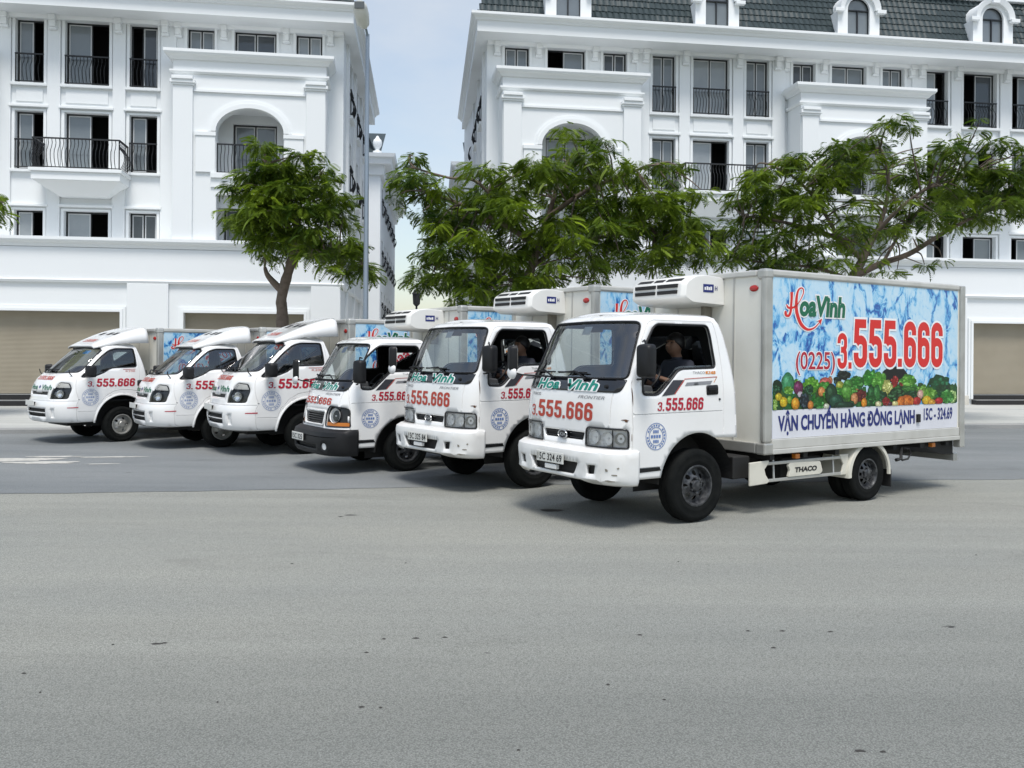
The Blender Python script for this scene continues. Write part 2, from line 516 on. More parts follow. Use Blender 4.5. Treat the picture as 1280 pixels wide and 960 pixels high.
ground_mat('asphalt_bay', (0.196, 0.211, 0.215, 1), (0.250, 0.263, 0.262, 1), 0.26, 0.5, flake=0.5)
ground_mat('paving', (0.42, 0.43, 0.41, 1), (0.50, 0.50, 0.47, 1), 0.10, 0.6)
ground_mat('kerb_stone', (0.26, 0.27, 0.27, 1), (0.34, 0.34, 0.33, 1), 0.15, 2.0)

# ------------------------------------------------------------------ ground
TH = R(8.3)                   # the facades and the kerb run at this angle to the picture plane
FY0 = 29.7                    # distance of the facade line straight ahead
CT, ST = math.cos(TH), math.sin(TH)
def F(u, off=0.0, z=0.0):     # facade frame -> world (off: metres in front of the facade)
    return Vector((u * CT + off * ST, FY0 + u * ST - off * CT, z))

g = MB(); g.quad((-900, -300, 0), (900, -300, 0), (900, 1500, 0), (-900, 1500, 0))
structure('road', g, 'asphalt')
KERB_OFF, BAY_OFF = 9.55, 17.9
g = MB()
edge = []
rnd = random.Random(3)
for i in range(241):
    u = -60 + i * 0.5
    edge.append(F(u, BAY_OFF + 0.035 * math.sin(u * .7) + rnd.uniform(-.05, .05), 0.004))
back = [F(-60 + i * .5, KERB_OFF - .05, 0.004) for i in range(241)]
for i in range(240): g.quad(edge[i], edge[i + 1], back[i + 1], back[i])
structure('parking_strip', g, 'asphalt_bay')
g = MB()
prof = [(KERB_OFF, 0.0), (KERB_OFF, 0.085), (KERB_OFF - .02, 0.105), (KERB_OFF - .22, 0.11)]
us = [-60 + 1.0 * i for i in range(121)]
for i in range(120):
    for (o0, z0), (o1, z1) in zip(prof, prof[1:]):
        g.quad(F(us[i], o0, z0), F(us[i + 1], o0, z0), F(us[i + 1], o1, z1), F(us[i], o1, z1))
structure('kerb', g, 'kerb_stone')
g = MB(); g.quad(F(-60, KERB_OFF - .22, .109), F(60, KERB_OFF - .22, .109), F(60, -60, .109), F(-60, -60, .109))
structure('pavement', g, 'paving')

# worn white paint on the parking strip
rnd = random.Random(11)
g = MB()
def blot(cx, cy, w, h, n=26):
    vs = [(cx, cy, .0085)]
    for k in range(n):
        a = 2 * PI * k / n; q = rnd.uniform(.55, 1.0)
        x, y = w * math.cos(a) * q, h * math.sin(a) * q
        vs.append((cx + x * CT - y * ST, cy + x * ST + y * CT, .0085))
    g.add(vs, [(0, 1 + k, 1 + (k + 1) % n) for k in range(n)])
for a in ((-7.75, 14.05, .85, .30), (-7.15, 13.72, .7, .20), (-6.5, 14.5, .7, .10), (-8.2, 13.35, .6, .20), (-7.4, 14.5, .5, .12), (-6.2, 13.6, .35, .06)): blot(*a)
structure('worn_road_paint', g, 'road_paint')

# ------------------------------------------------------------------ buildings
def sweep(path, prof, cap=True):
    """sweep a closed (off, z) profile along a 2D path (outward = right-hand side of travel), mitred"""
    n = len(path); m = len(prof); mb = MB(); vs = []
    P = [Vector(p) for p in path]
    for i in range(n):
        ns = []
        if i > 0: d = (P[i] - P[i - 1]).normalized(); ns.append(Vector((d.y, -d.x)))
        if i < n - 1: d = (P[i + 1] - P[i]).normalized(); ns.append(Vector((d.y, -d.x)))
        b = sum(ns, Vector((0, 0)))
        b = b / b.length
        k = 1.0 / max(.2, b.dot(ns[0]))
        for off, z in prof:
            q = P[i] + b * off * k
            vs.append((q.x, q.y, z))
    fs = []
    for i in range(n - 1):
        for j in range(m):
            j2 = (j + 1) % m
            fs.append((i * m + j, i * m + j2, (i + 1) * m + j2, (i + 1) * m + j))
    if cap: fs.append(tuple(range(m))); fs.append(tuple((n - 1) * m + j for j in range(m - 1, -1, -1)))
    return mb.add(vs, fs)

def rect(x0, x1, z0, z1): return [(x0, z0), (x1, z0), (x1, z1), (x0, z1)]

def pierced_wall(outer, holes, fn, depth):
    """flat wall with openings and reveals; fn(a, z, d) d = distance behind the face"""
    v2, fs, _ = cdt(outer, holes)
    mb = MB(); mb.add([fn(a, b, 0) for a, b in v2], fs)
    for h in holes:
        n = len(h)
        for i in range(n):
            a, b = h[i], h[(i + 1) % n]
            mb.quad(fn(a[0], a[1], 0), fn(b[0], b[1], 0), fn(b[0], b[1], depth), fn(a[0], a[1], depth))
    return mb

def window_meshes(w, h, state, tone):
    """origin at lower left of the opening, x to the right, y into the wall"""
    t = .05
    fr = MB()
    fr.box(0, w, 0, .06, 0, t).box(0, w, 0, .06, h - t, h).box(0, t, 0, .06, t, h - t).box(w - t, w, 0, .06, t, h - t)
    if state == 'closed': fr.box(w / 2 - .018, w / 2 + .018, 0, .06, t, h - t)
    elif state == 'r': fr.box(w * .56, w * .56 + .03, .0, .05, t, h - t)
    else: fr.box(w * .44 - .03, w * .44, 0, .05, t, h - t)
    sashes = []
    def sash(x0, x1, y):
        s = MB(); k = .032
        s.box(x0, x1, y, y + .03, t, t + k).box(x0, x1, y, y + .03, h - t - k, h - t)
        s.box(x0, x0 + k, y, y + .03, t + k, h - t - k).box(x1 - k, x1, y, y + .03, t + k, h - t - k)
        p = MB(); p.box(x0 + k, x1 - k, y + .01, y + .018, t + k, h - t - k)
        return s.mesh('sash'), p.mesh('pane')
    if state == 'closed':
        sashes += [sash(t + .006, w / 2 - .024, .012), sash(w / 2 + .024, w - t - .006, .012)]
    elif state == 'r': sashes.append(sash(t + .006, w * .56 - .006, .012))
    elif state == 'l': sashes.append(sash(w * .44 + .006, w - t - .006, .012))
    m = fr.mesh('window'); m.materials.append(MATS['window_frame_black'])
    for s, p in sashes: s.materials.append(MATS['sash_white']); p.materials.append(MATS[tone])
    return m, sashes

WRND = random.Random(17)
def add_window(b, x, y, z, w, h, state, rotz=0.0):
    tone = WRND.choice(('pane_grey', 'pane_grey', 'pane_dark', 'pane_light', 'pane_grey'))
    m, sashes = cached(('win', round(w, 2), round(h, 2), state, tone), lambda: window_meshes(w, h, state, tone))
    o = obj('window', m, None, b); o.location = (x, y, z); o.rotation_euler = (0, 0, rotz)
    for s, p in sashes:
        so = obj('sash', s, None, o); po = obj('pane', p, None, o)
    return o

def railing_mesh(w, h, bulge=.12):
    mb = MB()
    n = max(3, int(w / .105))
    mb.box(-.02, w + .02, -.025, .025, h - .04, h).box(-.02, w + .02, -.02, .02, .03, .055)
    for i in range(n + 1):
        x = w * i / n
        end = i in (0, n)
        pts = []
        for k in range(8):
            t = k / 7
            z = .05 + (h - .08) * t
            y = 0 if end else -bulge * math.sin(PI * min(1, t * 1.25)) * (1 if t < .8 else .4) + .05 * math.sin(PI * max(0, (t - .6) / .4))
            pts.append((x, y, z))
        mb.tube(pts, .016 if end else .0105, 4, cap=False)
    me = mb.mesh('railing'); me.materials.append(MATS['iron_black'])
    return me
def add_railing(b, x, y, z, w, h=.9, rotz=0.0, name='railing'):
    o = obj(name, cached(('rail', round(w, 2), h), lambda: railing_mesh(w, h)), None, b)
    o.location = (x, y, z); o.rotation_euler = (0, 0, rotz)
    return o

ROWS = ((9.97, 11.93), (7.32, 9.1), (4.75, 6.06))
ZT = 12.02                 # soffit
BASE = 1.05                # how far ground storey and porticoes stand forward
DZ = [0]
def arch_pts(cx, r, zs, z0, rise=None, n=16):
    rise = rise or r
    p = [(cx - r, z0), (cx + r, z0)]
    return p + [(cx + r * math.cos(PI * k / n), zs + rise * math.sin(PI * k / n)) for k in range(n + 1)]

def building(label, u0, uL, uR, bays, side, side_len, states, side_dir, garages, piers):
    """local x along the facade, -y towards the street; side: which end wall shows"""
    b = thing('apartment_building', label, 'building', F(u0), TH)
    X = lambda u: u - u0
    xL, xR = X(uL), X(uR)
    sd = side_dir
    def W3(a, z, d): return (a, d, z)
    holes, wins = [], []
    for ci, (u, kind) in enumerate(bays):
        cx = X(u); st = states[ci]
        for row, (z0, z1) in enumerate(ROWS):
            for k, (dx, w) in enumerate(((-1.67, .82), (0, 1.29), (1.67, .82))):
                if kind == 'P' and row > 0: continue
                zz0 = z0
                if kind == 'P': zz0 = 10.75
                holes.append(rect(cx + dx - w / 2, cx + dx + w / 2, zz0, z1))
                wins.append((cx + dx - w / 2, zz0, w, z1 - zz0, st[row][k], row, k, kind))
        if kind == 'P':
            holes.append(rect(cx - .68, cx + .68, 7.2, 8.98)); wins.append((cx - .68, 7.2, 1.36, 1.78, 'closed', 1, 1, 'D'))
            holes.append(rect(cx - .95, cx + .95, 5.0, 6.3)); wins.append((cx - .95, 5.0, 1.9, 1.3, 'closed', 2, 1, 'D'))
    obj('wall', pierced_wall(rect(xL, xR, 4.0, ZT + .3), holes, W3, .30), 'plaster', b)
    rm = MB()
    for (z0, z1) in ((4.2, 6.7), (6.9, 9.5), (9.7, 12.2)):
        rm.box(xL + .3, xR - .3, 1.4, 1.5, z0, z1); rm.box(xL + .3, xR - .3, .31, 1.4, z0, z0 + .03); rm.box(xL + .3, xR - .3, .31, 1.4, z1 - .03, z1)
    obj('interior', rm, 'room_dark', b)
    for (x, z, w, h, st, row, k, kind) in wins: add_window(b, x, .16, z, w, h, st)
    # window trim: sills, surrounds, lintels
    for (x, z, w, h, st, row, k, kind) in wins:
        if kind == 'D': continue
        e = .09
        fr = MB(); fr.prism([(x - e, z), (x - .005, z), (x - .005, z + h + .005), (x + w + .005, z + h + .005), (x + w + .005, z), (x + w + e, z), (x + w + e, z + h + .06), (x - e, z + h + .06)], lambda a, c, d: (a, d, c), -.045, -.001)
        obj('window_surround', fr, 'plaster_trim', b)
        if kind != 'P': obj('sill', MB().box(x - .12, x + w + .12, -.12, -.001, z - .10, z - .015), 'plaster_trim', b, bevel=.008)
        if row > 0 and kind == 'W':
            obj('lintel', MB().box(x - .16, x + w + .16, -.13, -.001, z + h + .11, z + h + .19), 'plaster_trim', b, bevel=.01)
        if row == 0 and kind == 'W':
            obj('spandrel_panel', MB().box(x + .02, x + w - .02, -.03, -.001, z - .58, z - .18), 'plaster_trim', b, bevel=.008)
    # pilasters and brackets
    br_m = None
    for ci, (u, kind) in enumerate(bays):
        cx = X(u)
        zb = 4.9 if kind == 'W' else 10.0
        for dx in (-2.42, -.955, .955, 2.42):
            w = .38 if abs(dx) < 2 else .46
            if kind == 'W':
                o = obj('pilaster', MB().box(cx + dx - w / 2, cx + dx + w / 2, -.09, -.001, zb, ZT), 'plaster', b, bevel=.012)
        for dx in (-2.34, -.955, .955, 2.34):
            def brk():
                m = MB()
                m.box(-.10, .10, -.34, -.09, -.16, 0); m.box(-.085, .085, -.27, -.09, -.36, -.16); m.box(-.11, .11, -.22, -.09, -.43, -.36)
                me = m.mesh('bracket'); me.materials.append(MATS['plaster_trim']); return me
            o = obj('bracket', cached('bracket', brk), None, b, bevel=.012); o.location = (cx + dx, 0 if kind == 'W' else .085, ZT)
    # eaves cornice wrapped round the visible end
    dvec = Vector((sd[0], sd[1])) * side_len
    sh_ = .62            # the eaves reach out less over the end wall
    if side == 'R': path = [(xL, 0), (xR - sh_, 0), (xR - sh_ + dvec.x, dvec.y)]
    else: path = [(xL + sh_ + dvec.x, dvec.y), (xL + sh_, 0), (xR, 0)]
    cprof = [(-.1, ZT + .002), (1.0, ZT + .002), (1.0, ZT + .34), (1.05, ZT + .36), (1.08, ZT + .42), (1.16, ZT + .46), (1.20, ZT + .5), (1.20, ZT + .58), (-.1, ZT + .58)]
    obj('eaves_cornice', sweep(path, cprof), 'plaster_trim', b)
    obj('eaves_moulding', sweep([(xL, 0), (xR, 0)], [(.0, ZT - .10), (.16, ZT - .10), (.22, ZT), (.0, ZT)]), 'plaster_trim', b)
    # end wall
    A = Vector((xR if side == 'R' else xL, 0)); B = A + dvec
    dd = dvec.normalized(); nn = Vector((dd.y, -dd.x)) if side == 'R' else Vector((-dd.y, dd.x))
    sh, sw = [], []
    for row, (z0, z1) in enumerate(ROWS):
        for a in (2.2, 5.4, 8.6):
            if a + 1.2 > side_len: continue
            sh.append(rect(a, a + 1.0, z0, z1)); sw.append((a, z0, z1, row))
    def E3(a, z, d):
        q = A + dd * a - nn * d
        return (q.x, q.y, z)
    obj('end_wall', pierced_wall(rect(0, side_len, 0.0, ZT + .3), sh, E3, .3), 'plaster', b)
    rz = math.atan2(dd.y, dd.x) if side == 'R' else math.atan2(-dd.y, -dd.x)
    for (a, z0, z1, row) in sw:
        q = A + dd * (a if side == 'R' else a + 1.0) - nn * .16
        add_window(b, q.x, q.y, z0, 1.0, z1 - z0, 'closed', rz)
        if row < 2:
            q = A + dd * (a if side == 'R' else a + 1.0) + nn * .06
            add_railing(b, q.x, q.y, z0 + .02, 1.0, .9, rz)
        q0, q1 = A + dd * (a - .1), A + dd * (a + 1.1)
        pth = [q0, q1] if side == 'R' else [q1, q0]
        obj('sill', sweep([tuple(p) for p in pth], [(0, z0 - .1), (.13, z0 - .1), (.13, z0 - .01), (0, z0 - .01)]), 'plaster_trim', b)
    for a in (1.2, 4.3, 7.5, side_len - .5):
        q0, q1 = A + dd * (a - .2), A + dd * (a + .2)
        pth = [q0, q1] if side == 'R' else [q1, q0]
        obj('pilaster', sweep([tuple(p) for p in pth], [(0, .1), (.09, .1), (.09, ZT), (0, ZT)]), 'plaster', b)
    # ground storey, standing forward
    pA, pB = (xL, -BASE), (xR, -BASE)
    gx = MB(); gholes = []
    GZ0, GZ1 = .46, 2.92
    doors = []
    for (u, kind) in bays:
        cx = X(u)
        gw = 1.93
        g0_, g1_ = X(garages[len(doors)][0]), X(garages[len(doors)][1]); cx, gw = (g0_ + g1_) / 2, (g1_ - g0_) / 2
        gholes.append(rect(cx - gw, cx + gw, .109, GZ1)); doors.append((cx, gw))
    fnG = lambda a, z, d: (a, -BASE + d, z)
    obj('ground_storey_wall', pierced_wall(rect(xL, xR, .0, 5.05), gholes, fnG, .35), 'plaster', b)
    top = MB(); top.box(xL, xR, -BASE + .002, .3, 4.96, 5.02)
    obj('terrace', top, 'plaster', b)
    endw = MB()
    if side == 'R': endw.quad((xR, -BASE, 0), (xR, 0, 0), (xR, 0, 5.05), (xR, -BASE, 5.05))
    else: endw.quad((xL, 0, 0), (xL, -BASE, 0), (xL, -BASE, 5.05), (xL, 0, 5.05))
    obj('ground_storey_return', endw, 'plaster', b)
    gp = [(xL, -BASE), (xR, -BASE)]
    gp = gp + [(xR, 0.0), (xR + dvec.x, dvec.y)] if side == 'R' else [(xL + dvec.x, dvec.y), (xL, 0.0)] + gp
    obj('belt_cornice', sweep(gp, [(0, 4.82), (.06, 4.84), (.10, 4.93), (.20, 4.98), (.24, 5.03), (.24, 5.12), (0, 5.12)]), 'plaster_trim', b)
    obj('belt_moulding', sweep(gp, [(0, 3.78), (.09, 3.78), (.12, 3.85), (.09, 3.88), (0, 3.88)]), 'plaster_trim', b)
    obj('fascia', sweep(gp, [(0, 3.882), (.05, 3.882), (.05, 4.818), (0, 4.818)]), 'plaster', b)
    for (cx, gw) in doors:
        sm = MB(); n = 66
        for i in range(n):                      # rolled shutter laths
            z0 = GZ0 + (GZ1 - GZ0 + .05) * i / n; z1 = GZ0 + (GZ1 - GZ0 + .05) * (i + 1) / n; zm = (z0 + z1) / 2
            y = -BASE + .20
            sm.add([(cx - gw, y, z0), (cx + gw, y, z0), (cx + gw, y - .006, zm), (cx - gw, y - .006, zm), (cx + gw, y, z1), (cx - gw, y, z1)], [(0, 1, 2, 3), (3, 2, 4, 5)])
        obj('garage_shutter', sm, 'shutter_brown', b, fix=False)
        fr = MB()
        for k, (e, pz) in enumerate(((.16, .05), (.08, .09))):
            fr.box(cx - gw - e, cx - gw - (.081 if k == 0 else .001), -BASE - pz, -BASE - .001, .3, GZ1 + e)
            fr.box(cx + gw + (.081 if k == 0 else .001), cx + gw + e, -BASE - pz, -BASE - .001, .3, GZ1 + e)
            fr.box(cx - gw - (.081 if k == 0 else .001), cx + gw + (.081 if k == 0 else .001), -BASE - pz, -BASE - .001, GZ1 + (.081 if k == 0 else .001), GZ1 + e)
        obj('garage_surround', fr, 'plaster_trim', b)
        for k in range(2):
            obj('step', MB().box(cx - gw + .002, cx + gw - .002, -BASE + .02 - .3 * (1 - k), -BASE + .3, .109 + .17 * k, .109 + .17 * (k + 1) - .02), 'step_black', b, bevel=.01)
            obj('step_edge', MB().box(cx - gw + .002, cx + gw - .002, -BASE + .024 - .3 * (1 - k), -BASE + .3, .109 + .17 * (k + 1) - .0195, .109 + .17 * (k + 1) - .001), 'kerb_stone', b)
    for (p0, p1) in piers:
        x0, x1 = X(p0), X(p1)
        obj('ground_pilaster', MB().box(x0, x1, -BASE - .10, -BASE - .001, .42, 3.779), 'plaster', b, bevel=.01)
        obj('plinth', MB().box(x0 - .05, x1 + .05, -BASE - .16, -BASE - .0005, .0, .42), 'plinth', b, bevel=.012)
    # bays
    for ci, (u, kind) in enumerate(bays):
        cx = X(u)
        if kind == 'W':
            for k, (dx, w) in enumerate(((-1.67, .82), (0, 1.29), (1.67, .82))):
                add_railing(b, cx + dx - w / 2 + .01, -.03, 9.97, w - .02)
                if k != 1: add_railing(b, cx + dx - w / 2 + .01, -.03, 7.34, w - .02)
            # balcony
            bw, bd = 1.32, 1.08
            bal = MB()
            bp = [(cx - bw, 0), (cx - bw, -bd), (cx + bw, -bd), (cx + bw, 0)]
            slab = [(-bd, 0)]
            m = MB()
            for (x_, y_, z0, z1) in ((bw, bd, 7.08, 7.18), (bw - .06, bd - .06, 6.84, 7.079)):
                m.box(cx - x_, cx + x_, -y_, -.001, z0, z1)
            lo, hi = 6.46, 6.839
            a, c = bw - .09, bw - .62
            e, f_ = bd - .09, .35
            m.add([(cx - c, -f_, lo), (cx + c, -f_, lo), (cx + c, -.002, lo), (cx - c, -.002, lo), (cx - a, -e, hi), (cx + a, -e, hi), (cx + a, -.002, hi), (cx - a, -.002, hi)],
                  [(0, 3, 2, 1), (4, 5, 6, 7), (0, 1, 5, 4), (1, 2, 6, 5), (2, 3, 7, 6), (3, 0, 4, 7)])
            obj('balcony', m, 'plaster_trim', b, bevel=.01)
            add_railing(b, cx - bw + .1, -bd + .1, 7.18, 2 * bw - .2, .92, name='balcony_railing')
            add_railing(b, cx - bw + .1, -.08, 7.18, bd - .2, .92, -PI / 2, name='balcony_railing')
            add_railing(b, cx + bw - .1, -bd + .12, 7.18, bd - .2, .92, PI / 2, name='balcony_railing')
        else:
            hw = 2.28
            fnP = lambda a, z, d: (a, -BASE + d, z)
            arch = arch_pts(cx, 1.0, 8.45, 7.2, .73)
            low = rect(cx - 1.0, cx + 1.0, 5.13, 6.55)
            p = pierced_wall(rect(cx - hw, cx + hw, 5.121, 10.62), [arch, low], fnP, .28)
            for sx in (-1, 1): p.quad((cx + sx * hw, -BASE, 5.121), (cx + sx * hw, 0, 5.121), (cx + sx * hw, 0, 10.62), (cx + sx * hw, -BASE, 10.62))
            po = obj('portico', p, 'plaster', b)
            fl = MB()
            fl.box(cx - hw + .03, cx + hw - .03, -BASE + .02, -.002, 6.9, 7.19); fl.box(cx - hw + .03, cx + hw - .03, -BASE + .02, -.002, 9.25, 9.4)
            fl.box(cx - 1.35, cx - 1.25, -BASE + .29, -.002, 5.13, 9.25); fl.box(cx + 1.25, cx + 1.35, -BASE + .29, -.002, 5.13, 9.25)
            obj('loggia', fl, 'plaster', po)
            pp = [(cx - hw, 0), (cx - hw, -BASE), (cx + hw, -BASE), (cx + hw, 0)]
            obj('portico_cornice', sweep(pp, [(0, 10.60), (.06, 10.60), (.12, 10.68), (.20, 10.72), (.24, 10.78), (.24, 10.87), (-.3, 10.89), (-.3, 10.60)]), 'plaster_trim', po)
            obj('portico_roof', MB().box(cx - hw + .1, cx + hw - .1, -BASE + .1, -.002, 10.70, 10.88), 'plaster', po)
            obj('architrave', sweep(pp, [(0, 10.18), (.05, 10.18), (.09, 10.23), (.09, 10.28), (0, 10.28)]), 'plaster_trim', po)
            obj('architrave_lower', MB().box(cx - hw + .62, cx + hw - .62, -BASE - .06, -BASE - .001, 9.64, 9.71), 'plaster_trim', po)
            for sx in (-1, 1):
                x0, x1 = sorted((cx + sx * (hw - .02), cx + sx * (hw - .60)))
                obj('portico_pilaster', MB().box(x0, x1, -BASE - .10, -BASE - .001, 5.121, 9.80), 'plaster', po, bevel=.01)
                cp = MB(); cp.box(x0 - .04, x1 + .04, -BASE - .14, -BASE - .001, 9.80, 9.86).box(x0 - .08, x1 + .08, -BASE - .18, -BASE - .001, 9.86, 9.96).box(x0 - .02, x1 + .02, -BASE - .22, -BASE - .001, 9.96, 10.06)
                obj('capital', cp, 'plaster_trim', po, bevel=.012)
                ip = MB(); i0, i1 = sorted((cx + sx * 1.0, cx + sx * 1.62))
                ip.box(i0, i1, -BASE - .10, -BASE - .001, 8.30, 8.43)
                ip.box(i0 + .02, i1 - .02, -BASE - .07, -BASE - .001, 7.20, 8.30)
                obj('impost', ip, 'plaster_trim', po, bevel=.012)
            am = MB()
            for (r0, r1, pz) in ((1.01, 1.15, .09), (1.151, 1.24, .05)):
                n = 20
                for k in range(n):
                    a0, a1 = PI * k / n, PI * (k + 1) / n
                    pr = [(r0, 0.001), (r0, pz), (r1, pz), (r1, .001)]
                    q = [[(cx + r * math.cos(a), -BASE - y, 8.45 + (r - .27) * math.sin(a)) for r, y in pr] for a in (a0, a1)]
                    for j in range(4): am.quad(q[0][j], q[0][(j + 1) % 4], q[1][(j + 1) % 4], q[1][j])
            obj('arch_moulding', am, 'plaster_trim', po, fix=True)
            sill = MB(); sill.box(cx - 1.15, cx + 1.15, -BASE - .12, -BASE - .001, 7.03, 7.19).box(cx - 1.15, cx + 1.15, -BASE - .05, -BASE - .001, 6.75, 7.03)
            obj('portico_sill', sill, 'plaster_trim', po, bevel=.01)
            add_railing(b, cx - .98, -BASE + .1, 7.2, 1.96, .92)
            tb = MB(); tb.box(cx - 1.0, cx + 1.0, -BASE + .3, -BASE + .34, 6.18, 6.55)
            obj('transom_panel', tb, 'sash_white', b)
    # mansard roof with rows of tiles
    zr0, zr1 = ZT + .58, ZT + 2.55
    of0, of1 = .72, -.12
    hipx = 0.55
    rows_n = 8
    rt = MB(); mbase = MB()
    for i in range(rows_n):
        t0, t1 = i / rows_n, (i + 1) / rows_n
        o0, o1 = of0 + (of1 - of0) * t0, of0 + (of1 - of0) * t1
        z0, z1 = zr0 + (zr1 - zr0) * t0, zr0 + (zr1 - zr0) * t1
        xa = xL + (hipx * t0 + .1 if side == 'L' else 0); xb = xR - (hipx * t0 + .1 if side == 'R' else 0)
        xa -= .5 if side == 'L' else 0; xb += .5 if side == 'R' else 0
        n = int((xb - xa) / .052)
        vs = []
        for k in range(n + 1):
            x = xa + (xb - xa) * k / n
            ph = (x / .21) % 1.0
            wv = .038 * (math.sin(2 * PI * ph) * .6 + .4 * math.sin(4 * PI * ph + .6))
            vs += [(x, -(o0 + .055 + wv), z0 - .02), (x, -(o1 + .015 + wv), z1), (x, -(o0 - .01), z0 - .03)]
        fs = []
        for k in range(n):
            a, c = 3 * k, 3 * (k + 1)
            fs += [(a, c, c + 1, a + 1), (a + 2, c + 2, c, a)]
        rt.add(vs, fs)
    xa = xL - (.30 if side == 'L' else 0); xb = xR + (.30 if side == 'R' else 0)
    ro = obj('roof', MB().add([(xa, -of0 + .03, zr0 - .05), (xb, -of0 + .03, zr0 - .05), (xb - (hipx if side == 'R' else 0), -of1 + .03, zr1), (xa + (hipx if side == 'L' else 0), -of1 + .03, zr1),
                              (xa + dvec.x * .8 + .35 * (side == 'L'), 9, zr0 - .05), (xb + dvec.x * .8 - .35 * (side == 'R'), 9, zr0 - .05), (xb + dvec.x * .8 - hipx - .4, 9, zr1), (xa + dvec.x * .8 + hipx + .4, 9, zr1)], [(0, 1, 2, 3), (3, 2, 6, 7), (0, 3, 7, 4), (1, 5, 6, 2)]), 'roof_tile', b)
    obj('roof_tiles', rt, 'roof_tile', ro, smooth=50, kind='stuff', fix=False)
    obj('roof_capping', MB().box(xa + hipx, xb - hipx, -of1 - .2, -of1 + .3, zr1 - .03, zr1 + .18), 'plaster_trim', ro, bevel=.02)
    for (u, kind) in bays:
        cx = X(u) - .12
        z0 = ZT + .581
        dw, zs, r = .76, z0 + .92, .40
        outer = [(cx - dw, z0), (cx + dw, z0), (cx + dw, zs - .02)] + [(cx + (dw - .1) * math.cos(PI * k / 16), zs + (dw - .04) * math.sin(PI * k / 16)) for k in range(17)] + [(cx - dw, zs - .02)]
        arch = arch_pts(cx, r, z0 + .95, z0 + .13)
        yF = -.86
        fnD = lambda a, z, d: (a, yF + d, z)
        m = pierced_wall(outer, [arch], fnD, .2)
        n = len(outer)
        for i in range(n):
            p, q = outer[i], outer[(i + 1) % n]
            m.quad((p[0], yF, p[1]), (q[0], yF, q[1]), (q[0], .6, q[1]), (p[0], .6, p[1]))
        do = obj('dormer', m, 'plaster_trim', b)
        hd = MB()
        nn_ = 18
        for k in range(nn_):
            a0, a1 = PI * k / nn_, PI * (k + 1) / nn_
            pr = [(dw - .20, -.0), (dw - .20, .10), (dw - .02, .16), (dw - .02, 0)]
            q = [[(cx + rr * math.cos(a), yF - y - .001, zs + rr * math.sin(a)) for rr, y in pr] for a in (a0, a1)]
            for j in range(4): hd.quad(q[0][j], q[0][(j + 1) % 4], q[1][(j + 1) % 4], q[1][j])
        for sx in (-1, 1):
            hd.box(cx + sx * (dw - .16), cx + sx * (dw + .16), yF - .17, yF - .001, zs - .10, zs + .02)
        hd.box(cx - .13, cx + .13, yF - .2, yF - .002, zs + dw - .24, zs + dw + .06).box(cx - .2, cx + .2, yF - .22, yF - .002, zs + dw + .06, zs + dw + .15)
        obj('dormer_moulding', hd, 'plaster_trim', do, bevel=.008)
        fr = MB()
        ring = arch_pts(cx, r - .002, z0 + .95, z0 + .13)
        fr.tube([(a, yF + .1, z) for a, z in ring], .028, 5, closed=True)
        fr.box(cx - .02, cx + .02, yF + .08, yF + .12, z0 + .14, z0 + .95).box(cx - r, cx + r, yF + .075, yF + .125, z0 + .93, z0 + .97)
        obj('dormer_window', fr, 'window_frame_black', do)
        pn = MB(); pn.add([(a, yF + .13, z) for a, z in ring], [tuple(range(len(ring)))])
        obj('dormer_pane', pn, 'pane_grey', do)
    # body behind the facade so that nothing is hollow from above
    obj('body', MB().box(xL + .35, xR - .35, 1.6, 12.0, .1, ZT + .2), 'plaster', b)
    return b

C3 = ('closed',) * 3
def SD(px):   # direction of an end wall, in the facade frame
    v = Vector(((px - 640) / FOCAL_PX, 1.0)).normalized()
    return (v.x * CT + v.y * ST, -v.x * ST + v.y * CT)
stA = [(C3, C3, C3), (('r', 'r', 'l'), ('r', 'r', 'r'), ('r', 'r', 'closed')), (C3, C3, C3)]
building('white apartment block on the left with balcony and arched bay at its right end', -13.4, -21.0, -5.55,
         [(-18.42, 'P'), (-13.36, 'W'), (-8.31, 'P')], 'R', 11.5, stA, SD(529),
         [(-20.4, -17.2), (-16.3, -12.05), (-10.22, -6.66)], [(-17.0, -16.5), (-11.85, -10.66), (-6.45, -5.56)])
stB = [(('closed', 'l', 'closed'), C3, C3), (C3, ('closed', 'r', 'closed'), ('closed', 'r', 'closed')), (C3, C3, C3),
       (('r', 'l', 'l'), ('l', 'r', 'closed'), ('r', 'l', 'l')), (C3, C3, C3)]
building('long white apartment block on the right with green-grey tiled mansard roof and dormers', 11.0, -.90, 24.6,
         [(1.77, 'P'), (6.82, 'W'), (11.86, 'P'), (16.88, 'W'), (21.92, 'P')], 'L', 11.5, stB, SD(533),
         [(.0, 3.55), (4.9, 8.75), (10.1, 13.6), (15.9, 19.9), (20.9, 23.6)], [(-.85, -.2), (3.75, 4.7), (8.95, 9.9), (13.8, 15.65), (20.1, 20.7)])

